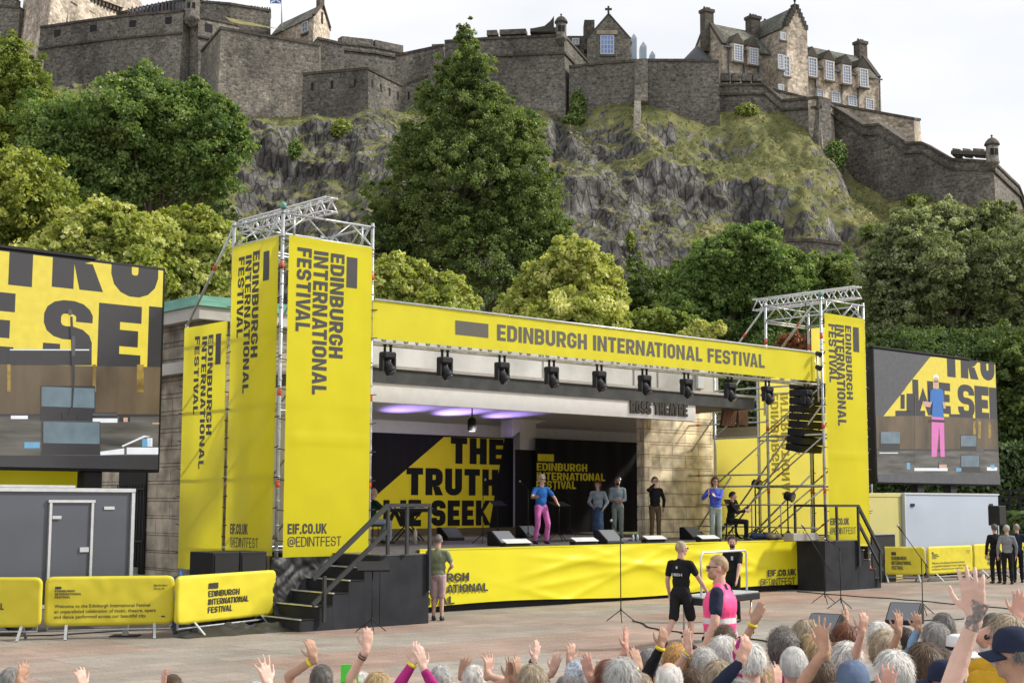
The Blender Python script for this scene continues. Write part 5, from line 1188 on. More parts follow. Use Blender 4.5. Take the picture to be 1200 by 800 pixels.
# ------------------------------------------------------------------ big screens
def scr(px, py, t): return on_t(px, py, t)
E_Y = emit('screen_yellow', (.70, .56, .05)); E_K = emit('screen_black', (.028, .027, .030)); E_G = emit('screen_dark_grey', (.075, .075, .08), var=.15)
E_BR = emit('screen_brown_floor', (.095, .066, .036), var=.6, scale=1.1, stretch=(1.2, 1.2, .4)); E_FL = emit('screen_grey_floor', (.088, .082, .07), var=.65, scale=1.4, stretch=(.5, .5, 4))
E_BL = emit('screen_steel_blue', (.125, .175, .205), var=.25, scale=2); E_W = emit('screen_white', (.70, .72, .74)); E_CY = emit('screen_cyan', (.12, .32, .5))
E_SH = emit('screen_shirt_blue', (.02, .14, .42)); E_PK = emit('screen_pink', (.62, .16, .42)); E_SK = emit('screen_skin', (.55, .33, .25)); E_RF = emit('screen_yellow_reflection', (.26, .17, .03), var=.75, scale=3)
SCR_M = [E_K, E_Y, E_G, E_BR, E_FL, E_BL, E_W, E_CY, E_SH, E_PK, E_SK, E_RF]
def big_screen(label, t, rect, picture, legs):
    s0, z0, s1, z1 = rect
    r = sthing('video_screen', label, 'video screen', (s0 + s1) / 2, t + .2)
    SM().box(s0 - .06, s1 + .06, t + .012, t + .42, z0 - .06, z1 + .06).sb('housing', BLACK, r, bevel=.02)
    m = SM()
    def lay(k): return t + .010 - .003 * k
    def poly(pts, mi, k): m.add([(p[0], lay(k), p[1]) for p in pts], [list(range(len(pts)))], mi)
    def pp(pts, mi, k):
        v = [scr(x, y, t) for x, y in pts]; v2, f2 = clip2d(v, [list(range(len(v)))], s0, z0, s1, z1)
        a = sum(v2[f2[0][i]][0] * v2[f2[0][(i + 1) % len(f2[0])]][1] - v2[f2[0][(i + 1) % len(f2[0])]][0] * v2[f2[0][i]][1] for i in range(len(f2[0]))) if f2 else 1
        for f in f2: m.add([(p[0], lay(k), p[1]) for p in v2], [f if a > 0 else f[::-1]], mi)
    def pr(x0, y0, x1, y1, mi, k): pp([(x0, y1), (x1, y1), (x1, y0), (x0, y0)], mi, k)
    def let(ch, x0, y0, x1, y1, k, mi=0, T=.26):
        T = .205 if ch == 'S' else T; a = scr(x0, y1, t); b = scr(x1, y0, t); b1 = scr(x1, y1, t); v, f = letters(ch, (a[0], a[1], b[0], a[1] + (b[1] - b1[1])), T); v2, f2 = clip2d(v, f, s0, z0, s1, z1)
        if f2: m.add([(p[0], lay(k), p[1]) for p in v2], f2, mi)
    poly([(s0, z0), (s1, z0), (s1, z1), (s0, z1)], 0, 0)
    picture(pp, pr, let)
    m.sb('picture', SCR_M, r)
    SM().box(s0 - .1, s0 + (s1 - s0) * .78, t - .02, t + .5, z1 + .065, z1 + .12).sb('rain_cover', BLACKM, r)
    for f in legs: SM().box(s0 + (s1 - s0) * f - .2, s0 + (s1 - s0) * f + .2, t + .1, t + .4, 0, z0 - .063).sb('mast', BLACKM, r)
    return r
tL = 27.5; sR_, zB_ = on_t(184.3, 551, tL); zT_ = on_t(191.5, 318, tL)[1]
def picL(pp, pr, let):
    pp([(-200, 432), (-200, 250), (195, 300), (195, 432)], 1, 1)
    let('T', -8, 235, 57, 333, 2); let('R', 60, 240, 122, 337, 2); let('U', 129, 250, 187, 346, 2)
    let('W', -140, 330, -75, 420, 2); let('E', -62, 340, 18, 425, 2); let('S', 49, 352, 109, 427, 2); let('E', 113, 357, 166, 434, 2); let('E', 172, 361, 226, 434, 2)
    pr(9, 410, 107, 429, 0, 3); pr(11, 410.2, 104, 411.6, 6, 4)
    pp([(-200, 490), (195, 488), (195, 431), (-200, 425)], 3, 3)
    for x0, x1 in ((108, 112), (160, 168), (8, 12)): pr(x0, 428, x1, 460, 11, 4)
    pp([(-200, 536), (195, 536), (195, 487), (-200, 487)], 4, 4); pr(-200, 486, 195, 489, 0, 5)
    pr(47, 453, 111, 494, 0, 6); pp([(48, 477), (110, 479), (110, 456), (48, 454)], 5, 7)
    pr(107, 484, 137, 496, 0, 6); pr(108, 485, 137, 488, 2, 7); pr(108, 491, 137, 496, 6, 7); pr(139, 487, 152, 495, 0, 7); pr(144, 490, 149, 495, 10, 8)
    pr(48, 495, 117, 534, 0, 8); pp([(50, 520), (116, 521), (116, 496), (50, 495)], 5, 9)
    pr(28, 519, 46, 526, 7, 7); pr(148, 525, 185, 533, 6, 7); pr(166, 515, 176, 524, 7, 8); pr(172, 514, 178, 524, 6, 8); pp([(117, 530), (145, 526), (145, 533), (117, 534)], 6, 7)
    pp([(142, 523), (168, 511), (176, 512), (169, 513), (143, 524.5)], 6, 8); pr(12, 488, 32, 492, 6, 7); pr(178, 496, 186, 497.5, 10, 8)
    pp([(81, 372), (84, 372), (87, 440), (84.5, 478), (79, 492), (77.5, 491), (82.5, 476), (83.5, 440)], 0, 10); pp([(78, 366), (80, 363), (83, 364), (84, 369), (81.5, 371), (79, 370)], 2, 10); pr(83, 395, 87, 418, 2, 11)
    pr(72, 484, 78, 492, 0, 10); pr(90, 487, 98, 493, 0, 10)
    pp([(-200, 552), (195, 552), (195, 534.6), (-200, 534.6)], 0, 11)
big_screen('huge left video screen showing big black letters and stage monitors, cut by the left edge', tL, (sR_ - 7.0, zB_, sR_, zT_), picL, (.3, .8))
tRs = 27.6; sa, zb2 = on_t(1028.3, 563.7, tRs); sb_, zt2_ = on_t(1166, 426, tRs)
def picR(pp, pr, let):
    pr(1000, 400, 1200, 500, 2, 1)
    pp([(1090, 417), (1170, 420), (1170, 492), (1080, 487), (1034, 488), (1060, 455.5), (1062, 452)], 1, 2)
    let('T', 1104, 396, 1124, 439.5, 3); let('R', 1126, 398, 1144.5, 441.5, 3); let('U', 1149, 400, 1164, 443.5, 3)
    let('W', 1070, 444, 1093, 484, 3); let('E', 1101, 447, 1113, 483, 3); let('S', 1123, 449, 1141, 487, 3); let('E', 1143, 451, 1158, 492, 3); let('E', 1160, 453, 1176, 493, 3)
    pr(1049, 480, 1084, 488, 0, 4); pr(1112, 484, 1140, 492, 0, 4); pr(1062, 460, 1072, 484, 0, 4); pr(1055, 461, 1060, 478, 0, 4)
    pp([(1000, 560), (1200, 560), (1200, 491), (1080, 486), (1000, 487)], 3, 5); pp([(1000, 560), (1200, 560), (1200, 528), (1000, 526)], 4, 6); pr(1000, 525, 1200, 527, 0, 7)
    for x in (1140, 1146, 1158): pr(x, 492, x + 3, 512, 11, 6)
    pr(1031, 505, 1054, 526, 0, 8); pr(1031.5, 505, 1054, 518.5, 5, 9); pr(1125, 508, 1144, 527, 0, 8); pr(1125.5, 509, 1143.5, 521.5, 5, 9)
    pr(1125, 532, 1148, 552, 0, 8); pr(1126, 532.5, 1147, 545.5, 5, 9); pr(1071, 547, 1110, 550.5, 6, 9); pr(1156, 546, 1168, 550, 6, 9); pr(1030, 529, 1052, 530.2, 6, 8); pr(1143, 524, 1152, 529, 2, 8); pr(1062, 541, 1066, 549, 7, 9); pr(1160, 543, 1165, 548, 7, 9); pr(1120, 547, 1126, 551, 7, 9); pr(1100, 543, 1109, 547, 10, 8)
    pp([(1088.5, 450), (1089.2, 450), (1087.5, 470), (1086.8, 470)], 0, 8); pr(1071.5, 462, 1072.3, 545, 2, 8)
    # the performer
    pp([(1091, 486), (1105.5, 488), (1106.5, 534), (1101.5, 534), (1100, 498), (1097, 534), (1091, 534)], 9, 10)
    pp([(1089.5, 457), (1093, 453.5), (1101, 454), (1104.5, 457), (1105.8, 470), (1103, 470), (1105.5, 488), (1091, 487), (1092.3, 470), (1089, 470)], 8, 11)
    pp([(1088.9, 470), (1091.5, 470), (1089, 476), (1082, 475), (1080, 470), (1084, 469)], 10, 12); pp([(1103.5, 470), (1106, 470), (1107.5, 477), (1105, 478)], 10, 12)
    pp([(1094, 454), (1092.7, 449), (1093, 442), (1096, 438.5), (1098.5, 442), (1098.5, 449), (1097.5, 455)], 10, 13); pp([(1092.2, 443), (1093, 439), (1096, 437.2), (1099, 440), (1098.8, 443), (1095.5, 440.5)], 6, 14); pr(1093, 445.2, 1098.6, 446.6, 0, 14)
    pp([(1088, 490), (1106, 491), (1106, 494), (1088, 493)], 0, 13); pr(1099, 540, 1100, 548, 0, 10)
    pp([(1000, 566), (1200, 566), (1200, 554.5), (1000, 554.5)], 2, 15)
big_screen('right video screen showing a performer in blue shirt and pink trousers', tRs, (sa, zb2, sb_, zt2_), picR, (.35, .62))

# ------------------------------------------------------------------ trailers and boxes behind the barriers
GRP = M('trailer_dark_grey', (0.085, 0.093, 0.115), 0.32, var=.08, scale=.8, coat=.3)
TRW = M('trailer_white', (0.40, 0.46, 0.56), 0.3, var=.05, scale=.5, coat=.4)  # white bodywork toned blue-grey, its shade is part of the base colour
PALEY = M('cabin_pale_yellow', (0.50, 0.46, 0.17), 0.6, var=.06, scale=.8)
RUB = M('tyre_rubber', (.015, .015, .016), .85)
def wheel(par, s, t, r=.32):
    w = SM(); w.v = []; m = MB().lathe([(r * .55, -.1), (r * .95, -.1), (r, -.06), (r, .06), (r * .95, .1), (r * .55, .1)], S(s, t, r), 20, axis=tuple(ET)); o = m.build('wheel', RUB, par, world=True)
    MB().lathe([(r * .2, -.105), (r * .54, -.08), (r * .54, .08), (r * .2, .105)], S(s, t, r), 16, axis=tuple(ET)).build('rim', ALU, o, world=True)
tT = 26.25; x1, z1 = on_t(157.5, 573, tT); xw = x1 - 5.2
tr = sthing('equipment_trailer', 'dark grey box trailer with silver edge trim and a framed door, below the left screen', 'trailer', x1 - 2.6, tT)
SM().box(xw, x1, tT, tT + .98, .45, z1).sb('body', GRP, tr, bevel=.03)
for a, b in (((xw, tT - .006, z1 - .04), (x1 + .004, tT - .006, z1 - .04)), ((x1 - .04, tT - .008, .45), (x1 - .04, tT - .008, z1 - .09)), ((xw, tT - .006, .5), (x1, tT - .006, .5))): SM().bar(a, b, .09, .07).sb('trim', ALU, tr)
SM().box(x1 - 4.9, x1 - 1.2, tT + .1, tT + .9, z1 + .003, z1 + .05).sb('roof_ridge', ALU, tr)
d0, d1 = on_t(58, 600, tT)[0], on_t(107, 600, tT)[0]; zd = on_t(80, 590, tT)[1]
dr = SM().box(d0, d1, tT - .02, tT - .003, .55, zd).sb('door', GRP, tr)
for a, b in (((d0, tT - .025, .55), (d0, tT - .025, zd)), ((d1, tT - .025, .55), (d1, tT - .025, zd)), ((d0 - .05, tT - .027, zd + .03), (d1 + .05, tT - .027, zd + .03))): SM().bar(a, b, .07, .05).sb('door_frame', ALU, dr)
sh_, zh_ = on_t(97, 645, tT); SM().box(sh_ - .08, sh_ + .1, tT - .05, tT - .022, zh_ - .04, zh_ + .05).sb('handle', WHITE, dr)
for px in (61,): hz = on_t(px, 607, tT); SM().box(hz[0] - .02, hz[0] + .16, tT - .06, tT - .052, hz[1] - .03, hz[1] + .03).sb('hinge', ALU, dr)
q = on_t(127, 596, tT); SM().box(q[0] - .1, q[0] + .12, tT - .02, tT - .003, q[1] - .03, q[1] + .03).sb('badge', ALU, tr)
for s in (x1 - 2.2, x1 - 2.95): wheel(tr, s, tT + .12)
# yellow cloth strip and stone pier seen between screen and trailer
ys = on_t(114, 560, 28.4)[0]; banner('plain yellow cloth strip stretched between the left screen and the grey trailer', lambda x, z, y: (ys - 4.5 + x, 28.4 - y, on_t(60, 568, 28.4)[1] - .9 + z), 4.5, 1.45, BANNER, seed=31, name='yellow_cloth')
# right side
tW = 26.5; a, za = on_t(1059, 576, tW); b, zb_ = on_t(1170, 577, tW)
tw = sthing('box_trailer', 'plain white box trailer under the right screen behind the yellow barriers', 'trailer', (a + b) / 2, tW)
SM().box(a, b, tW, tW + .8, .45, za).sb('body', TRW, tw, bevel=.04)
SM().bar((a, tW - .006, za - .03), (b, tW - .006, za - .03), .06, .05).sb('trim', WHITE, tw); SM().bar((a + .03, tW - .008, .5), (a + .03, tW - .008, za - .07), .05, .05).sb('trim', WHITE, tw)
for px in (1069, 1161): q = on_t(px, 590.5, tW); SM().box(q[0] - .1, q[0] + .1, tW - .04, tW - .003, q[1] - .05, q[1] + .05).sb('marker_light', BLACK, tw)
for s in (a + 2.2, a + 3.0): wheel(tw, s, tW + .12)
a2 = on_t(1012, 600, tW + .1)[0]; cb = sthing('site_cabin', 'pale yellow panelled cabin between the right tower and the white trailer', 'cabin', a2 + .8, tW + .1)
SM().box(a2, a - .02, tW + .1, tW + .8, .01, za - .02).sb('body', PALEY, cb, bevel=.02); SM().box(a2, a - .02, tW + .08, tW + .097, za - .14, za - .03).sb('top_rail', PALEY, cb)
sb0 = on_t(1020, 630, 26.05)[0]; sb1 = on_t(1049.5, 630, 26.05)[0]; zs = on_t(1035, 624.5, 26.05)[1]
sw = sthing('bass_speaker', 'black bass loudspeaker box on the ground beside the right stage stairs', 'loudspeaker', sb0, 26.05); SM().box(sb0, sb1, 26.05, 26.45, 0.005, zs - .03).sb('cabinet', BLACK, sw, bevel=.02); SM().box(sb0 + .06, sb1 - .06, 26.035, 26.047, .1, zs - .1).sb('grille', BLACKM, sw); SM().box(sb0 - .01, sb1 + .01, 26.03, 26.45, zs - .027, zs).sb('lid', M('lid_grey', (.3, .3, .31), .6), sw)
# bass bins at the left: two side by side, seen over the barrier
tS = 24.72; c0, c1, c2 = on_t(249, 660, tS)[0], on_t(281, 660, tS)[0], on_t(313, 660, tS)[0]; ztop = on_t(281, 647, tS)[1]; zmid = ztop / 2
tb_ = on_s(222, 650, c0)[0]
for lab, (u, v), zz in (('black bass loudspeaker at the lower left of the stack behind the barrier', (c0, c1), 0), ('black bass loudspeaker at the lower right of the stack behind the barrier', (c1, c2), 0), ('black bass loudspeaker on top at the left of the stack behind the barrier', (c0, c1), 1), ('black bass loudspeaker on top at the right of the stack behind the barrier', (c1, c2), 1)):
    r_ = sthing('bass_speaker', lab, 'loudspeaker', (u + v) / 2, tS, zz * zmid, 'stacked bass loudspeakers'); z0_ = zz * zmid + .006; z1_ = (zz + 1) * zmid - .002
    SM().box(u + .006, v - .006, tS, tb_, z0_, z1_).sb('cabinet', BLACK, r_, bevel=.015); SM().box(u + .05, v - .05, tS - .015, tS - .003, z0_ + .05, z1_ - .05).sb('grille', BLACKM, r_)
# black tarpaulin bunched under the left tower
tp0, tp1 = on_t(318, 700, 24.75)[0], on_t(398, 690, 24.9)[0]
def tarp(u, v):
    s = tp0 + (tp1 + .2 - tp0) * u; z = 1.36 * v; f = .06 * noise.noise(Vector((s * 2.1, z * 1.3, 1))) + .05 * abs(noise.noise(Vector((s * 8 + z * 6, z * 5 - s * 3, 5)))) + .05 * noise.noise(Vector((s * 5.5 + z * 2, z * 3, 4))) + .05 * abs(noise.noise(Vector((s * 3 - z * 4, z * 2, 8))))
    return (s, 24.80 - f - .28 * (1 - v) ** 2, max(.004, z))
tv, tf2 = sheet(tarp, 70, 40); tg = sthing('black_tarpaulin', 'crumpled glossy black tarpaulin bunched beside the left stage stairs', 'tarpaulin', tp0 + .6, 24.8); SM().add(tv, tf2, 0, True).sb('sheet', M('tarp_black', (.012, .012, .013), .6, var=.2, spec=.6), tg)
def tarp2(u, v):
    s = tp0 - 2.6 + 2.7 * u; return (s, 24.0 - .5 * (1 - v) + .1 * noise.noise(Vector((s * 3, v * 3, 2))), max(.004, .16 * v * (1 + .8 * noise.noise(Vector((s * 4, v * 5, 6))))))
tv, tf2 = sheet(tarp2, 50, 8); SM().add(tv, tf2, 0, True).sb('trailing_edge', MATS['tarp_black'], tg)
bl = sthing('blue_sheet', 'crumpled blue plastic sheet between the trailer and the loudspeaker stack', 'sheet', on_t(214, 668, 24.4)[0], 24.4); q0_ = on_t(206, 676, 24.4); q1_ = on_t(223, 660, 24.4)
bv, bf = sheet(lambda u, v: (q0_[0] + (q1_[0] - q0_[0]) * u, 24.45 + .12 * noise.noise(Vector((u * 4, v * 4, 1))) + .2 * v, (q1_[1] - .1) * v * (.75 + .25 * u) + .004), 14, 12); SM().add(bv, bf, 0, True).sb('sheet', M('blue_plastic', (.05, .12, .32), .4, var=.3, scale=6), bl)

# ------------------------------------------------------------------ crowd barriers with yellow covers
BCOV = cloth_mat('barrier_cover', (0.76, 0.66, 0.045), 0.15, 0.5, .1)
def barrier(pA, pB, label, kind):
    A = at_z(pA[0], pA[1], 1.10); B = at_z(pB[0], pB[1], 1.10); A[2] = B[2] = 0; d = B - A; w = float(np.linalg.norm(d)); rz = atan2(d[1], d[0])
    r = thing('crowd_barrier', label, 'barrier', tuple(map(float, A)), rz, 'yellow covered crowd barriers'); z0, z1 = .24, 1.12
    wr = lambda x, z: .014 * noise.noise(Vector((x * 2.2 + A[0], z * 3, A[1]))) + .012 * noise.noise(Vector((x * 6 + A[0], z * 5, 2)))
    vs, fs = [], []; nu, nv = 36, 14; rc = .12
    def pt(u, v):
        x = u * w; z = z0 + (z1 - z0) * v; ex = min(x, w - x); ez = min(z - z0, z1 - z)
        return x, z
    # rounded sheet: corners pulled in
    def rr(u, v):
        x, z = pt(u, v); cx = min(max(x, rc), w - rc); cz = min(max(z, z0 + rc), z1 - rc); dx, dz = x - cx, z - cz
        if dx and dz:
            l = hypot(dx, dz); m = max(abs(dx), abs(dz)); dx, dz = dx * m / l, dz * m / l
        return cx + dx, cz + dz
    v, f = sheet(lambda u, q: (lambda a: (a[0], -.035 - wr(*a), a[1]))(rr(u, q)), nu, nv); cm = MB(); cm.add(v, f, 0, True)
    v2, f2 = sheet(lambda u, q: (lambda a: (a[0], .035 + wr(a[0] + 3, a[1]), a[1]))(rr(u, q)), nu, nv); o = len(cm.v); cm.add(v2, [x[::-1] for x in f2], 0, True)
    rim = [j * (nu + 1) for j in range(nv + 1)] + [nv * (nu + 1) + i for i in range(nu + 1)] + [j * (nu + 1) + nu for j in range(nv, -1, -1)] + [i for i in range(nu, -1, -1)]
    for i in range(len(rim) - 1):
        a_, b_ = rim[i], rim[i + 1]
        if a_ != b_: cm.f.append([a_, b_, b_ + o, a_ + o]); cm.m.append(0); cm.sm.append(True)
    cm.build('cover', BCOV, r)
    fr = MB(); fr.tube([(.06, 0, .16), (.06, 0, 1.0), (.14, 0, 1.09), (w - .14, 0, 1.09), (w - .06, 0, 1.0), (w - .06, 0, .16), (.06, 0, .16)], .02, 8); fr.build('frame', STEEL, r)
    for x in (w * .17, w * .85): 
        m = MB(); m.bar((x, -.30, .012), (x, -.02, .26), .05, .02); m.bar((x, .30, .012), (x, .02, .26), .05, .02); m.bar((x - .0, -.02, .25), (x, .02, .25), .05, .03); m.build('foot', STEEL, r)
    y = lambda x, z: -.035 - wr(x, z) - .011
    def put(txt, rect, T): v, f = letters(txt, rect, T); MB().add([(p[0], y(*p), p[1]) for p in v], f).build('lettering', INK, r)
    def blk(x0, z0_, x1, z1_): MB().add([(x, y(x, z), z) for x, z in ((x0, z0_), (x1, z0_), (x1, z1_), (x0, z1_))], [(0, 1, 2, 3)]).build('logo_block', INK, r)
    if kind == 'logo':
        x = w * .29; q = w / 2.75; blk(x, .85, x + .27 * q, .955); put('EDINBURGH', (x, .70, x + .86 * q, .815), .18); put('INTERNATIONAL', (x, .55, x + 1.14 * q, .665), .18); put('FESTIVAL', (x, .40, x + .68 * q, .515), .18)
    else:
        x = w * .075; blk(x, .90, x + .11, .945); put('EDINBURGH', (x, .845, x + .34, .885), .19); put('INTERNATIONAL', (x, .79, x + .46, .83), .19); put('FESTIVAL', (x, .735, x + .27, .775), .19)
        for i, (tx, ww) in enumerate((('Welcome to the Edinburgh International Festival', 1.62), ('an unparalleled celebration of music, theatre, opera', 1.72), ('and dance performed across our beautiful city.', 1.56))):
            a_, ff = text2d(tx, .012); mn, mxx = a_.min(0), a_.max(0); sc = ww * w / 2.2 / (mxx[0] - mn[0]); MB().add([(x + (p[0] - mn[0]) * sc, y(x + (p[0] - mn[0]) * sc, .5), .565 - i * .095 + p[1] * .085) for p in a_], ff).build('lettering', INK, r)
        for i, tx in enumerate(('@edintfest', 'eif.co.uk')):
            a_, ff = text2d(tx, .012); mn, mxx = a_.min(0), a_.max(0); sc = .25 / (mxx[0] - mn[0]) * (1 if i == 0 else .8); MB().add([(w - .38 + (p[0] - mn[0]) * sc, y(w - .3, .9), .93 - i * .06 + p[1] * .05) for p in a_], ff).build('lettering', INK, r)
        blk(w * .9, .37, w * .93, .395)
    return r
barrier((-98, 679), (50, 678.5), 'yellow covered barrier cut off by the left edge of the view', 'logo')
barrier((53.5, 678), (205, 676), 'yellow covered barrier with welcome text in front of the grey trailer', 'text')
barrier((207, 677), (322, 669), 'yellow covered barrier with the festival name in front of the loudspeaker stack', 'logo')
barrier((1028, 640), (1083.5, 640), 'yellow covered barrier with the festival name just right of the right stairs', 'logo')
barrier((1086.5, 640), (1138, 638), 'yellow covered barrier with small text in front of the white trailer', 'text')
barrier((1140, 637), (1192, 635), 'yellow covered barrier partly hidden behind the men in dark suits', 'logo')
barrier((1194, 634), (1246, 633), 'yellow covered barrier cut off by the right edge of the view', 'text')
bp_ = thing('barrier_base', 'flat square steel base plate with a short post under the welcome barrier', 'base plate', tuple(at_z(147, 746, 0))); MB().box(-.25, .25, -.2, .2, .004, .02).build('plate', BLACK, bp_); MB().box(-.05, .05, -.04, .04, .021, .3).build('post', STEEL, bp_)
# ------------------------------------------------------------------ wedges, footlights, stands
GRL = M('speaker_grille', (.12, .13, .145), .55, var=.08, scale=30)
def wedge(px, py, z, w, label, rz=A42, h=.36, dp=.52, group='stage monitor wedges'):
    p = at_z(px, py, z); r = thing('monitor_wedge', label, 'loudspeaker', (float(p[0]), float(p[1]), z + .002), rz, group)
    prof = [(0, 0), (dp, 0), (dp, h), (dp * .72, h), (0, h * .18)]
    m = MB(); n = 5; m.add([(-w / 2, y, q) for y, q in prof] + [(w / 2, y, q) for y, q in prof], [(4, 3, 2, 1, 0), (5, 6, 7, 8, 9)] + [(i, (i + 1) % 5, (i + 1) % 5 + 5, i + 5) for i in range(5)]); m.build('cabinet', BLACK, r, bevel=.012)
    a = Vector((0, 0, h * .18)); b = Vector((0, dp * .72, h)); nn = Vector((0, -(h * .82), dp * .72)).normalized(); c = (a + b) / 2 + nn * .008
    MB().obox(c, (w / 2 - .03, 0, 0), (b - a) / 2 * .93, nn * .005).build('grille', GRL, r); return r
for px, py, lab in ((535, 633, 'monitor wedge at the left of the stage in front of the yellow backdrop'), (598, 639.5, 'monitor wedge at the stage edge just left of the man in pink trousers'), (626, 630, 'monitor wedge behind the man in pink trousers'), (722, 637, 'monitor wedge in front of the couple in denim'), (820, 631.5, 'monitor wedge at the feet of the woman in blue')): wedge(px, py, ZS, .62, lab)
wedge(957, 747, 0, .62, 'monitor wedge on the ground behind the front row of the audience, the left of two', R(-38), .42, .6, 'ground monitor wedges'); wedge(1056, 731, 0, .66, 'monitor wedge on the ground further right, nearer the right barriers', R(-30), .42, .6, 'ground monitor wedges')
FOOT = M('footlight_white', (.62, .62, .63), .35)
for px0, px1, py, lab in ((587, 627, 641, 'white footlight bar in front of the man in pink trousers'), (668, 706, 638.5, 'white footlight bar left of the couple in denim'), (752, 786, 635.5, 'white footlight bar in front of the person in the black suit'), (816, 848, 634.8, 'white footlight bar in front of the woman in blue')):
    a = at_z(px0, py, ZS); b = at_z(px1, py, ZS); L_ = float(np.linalg.norm(b - a)); c = (a + b) / 2; r = thing('footlight_bar', lab, 'stage light', (float(c[0]), float(c[1]), ZS + .002), A42, 'footlight bars')
    MB().box(-L_ / 2, L_ / 2, 0, .18, .01, .10).build('housing', BLACK, r); m = MB(); m.obox((0, .05, .145), (L_ / 2, 0, 0), (0, .10, .045), (0, -.003, .006)); m.build('reflector', FOOT, r, bevel=.004)
def tripod(r, h, spread=.33, rr=.011, mat=BLACK, z0=.25):
    MB().tube([(0, 0, z0 * .6), (0, 0, h)], rr, 8).build('pole', mat, r)
    for i in range(3):
        a = 2 * pi * i / 3 + .5; MB().tube([(0, 0, z0), (cos(a) * spread, sin(a) * spread, .012)], rr * .9, 6).build('leg', mat, r)
    MB().lathe([(rr * 2, -.03), (rr * 2, .03)], (0, 0, z0), 8).build('collar', mat, r)
MICH = M('mic_grille', (.35, .36, .37), .4, .6)
def mic_stand(px, py, z, h, label, boom=None, rz=0, group='microphone stands'):
    p = at_z(px, py, z); r = thing('microphone_stand', label, 'microphone stand', (float(p[0]), float(p[1]), z), rz, group); tripod(r, h)
    if boom:
        a = Vector((-boom[0] * .35, 0, h - boom[1] * .35)); b = Vector((boom[0], 0, h + boom[1])); MB().tube([a, b], .009, 6).build('boom', BLACK, r); d = (b - a).normalized()
    else: b = Vector((0, 0, h)); d = Vector((.3, -.5, .6)).normalized()
    m = MB().lathe([(.013, 0), (.02, .12)], b, 10, axis=d).build('microphone', BLACK, r); MB().ell(b + d * .15, (.028, .028, .032), 10, 8).build('mic_head', MICH, m); return r
mic_stand(566, 637, ZS, 1.55, 'tall straight microphone stand in front of the letter H of the backdrop'); mic_stand(619, 635, ZS, 1.42, 'microphone stand at the left elbow of the man in pink trousers', (-.12, .12))
mic_stand(668, 627, ZS, 1.15, 'microphone stand with a boom pointing to the woman in denim', (-.5, .28), .6)
mic_stand(728, 728, 0, 1.75, 'microphone stand alone on the plaza in front of the middle of the skirt', (-.12, .22))
mic_stand(967, 706, 0, 1.05, 'microphone stand with long boom beside the front corner of the right stairs', (-.45, .75)); mic_stand(986, 713, 0, 1.45, 'straight microphone stand just right of the long boom one', (-.22, .12)); mic_stand(1082, 719, 0, 1.25, 'microphone stand with angled boom before the right hand barriers', (-.42, .6))
mic_stand(836, 690, 0, 1.5, 'microphone stand behind the cart carried by the crew', (-.25, .1))
def music_stand(px, py, z, h, label, rz=0, w=.5, mat=BLACK, tilt=.5):
    p = at_z(px, py, z); r = thing('music_stand', label, 'music stand', (float(p[0]), float(p[1]), z), rz, 'music stands'); tripod(r, h)
    MB().obox((0, -.02, h + .05), (w / 2, 0, 0), (0, .17 * cos(tilt), .17 * sin(tilt)), (0, -.006 * sin(tilt), .006 * cos(tilt))).build('desk', mat, r); MB().obox((0, -.02 - .17 * cos(tilt), h + .05 - .17 * sin(tilt) + .02), (w / 2, 0, 0), (0, .02, 0), (0, 0, .004)).build('ledge', mat, r); return r
music_stand(655, 634, ZS, .98, 'music stand in front of the man in pink trousers', A42, .62, BLACK, .35); music_stand(436, 741, 0, 1.2, 'black music stand on the plaza before the left stage stairs', A42 - .5, .62, BLACK, .55); music_stand(583, 628, ZS, 1.0, 'dark music stand in front of the last letters of the backdrop', A42, .55)
music_stand(858, 629, ZS, .98, 'black music desk in front of the seated musician at right', A42, .62, BLACK, 1.1)
# keyboard on crossed legs behind the left railing, with a laptop and a bottle on it
p = at_z(478, 634, ZS); kb = thing('keyboard_table', 'dark keyboard on crossed stand legs behind the left handrail', 'keyboard', (float(p[0]), float(p[1]), ZS), A42 - .15)
MB().box(-.75, .75, -.2, .2, .80, .90).build('keyboard', BLACK, kb, bevel=.01); MB().box(-.68, .68, -.19, -.06, .901, .912).build('keys', WHITE, kb)
for y in (-.12, .12):
    for sx in (-1, 1): MB().bar((sx * .45, y, .01), (-sx * .35, y, .797), .035, .03).build('leg', BLACK, kb)
lp = thing('laptop', 'open black laptop standing on the keyboard', 'laptop', (float(p[0]) + .25, float(p[1]) + .25, ZS + .92), A42 - .15); MB().box(-.16, .16, -.11, .11, .0, .018).build('base', BLACK, lp); MB().obox((0, .15, .12), (.16, 0, 0), (0, .04, .10), (0, .006, -.003)).build('screen', BLACK, lp)
p2 = at_z(486.5, 638, ZS); wb = thing('water_bottle', 'pale tall bottle standing on the stage floor under the keyboard', 'bottle', (float(p2[0]), float(p2[1]), ZS + .002)); MB().lathe([(.05, 0), (.05, .3), (.03, .36), (.022, .4)], (0, 0, 0), 12).build('bottle', M('bottle_cream', (.5, .48, .40), .4), wb)
for px, py, lab in ((703, 633, 'clear water bottle on the stage floor beside the wedge of the couple'), (747, 633.5, 'clear water bottle on the stage floor left of the footlight of the suited person'), (742, 634, 'clear water bottle second from the wedge of the couple')):
    p2 = at_z(px, py, ZS); wb = thing('water_bottle', lab, 'bottle', (float(p2[0]), float(p2[1]), ZS + .002)); MB().lathe([(.035, 0), (.035, .14), (.015, .19)], (0, 0, 0), 10).build('bottle', M('bottle_clear', (.55, .62, .68), .15), wb); MB().lathe([(.016, .19), (.016, .22)], (0, 0, 0), 8).build('cap', M('cap_blue', (.05, .2, .5), .4), wb)
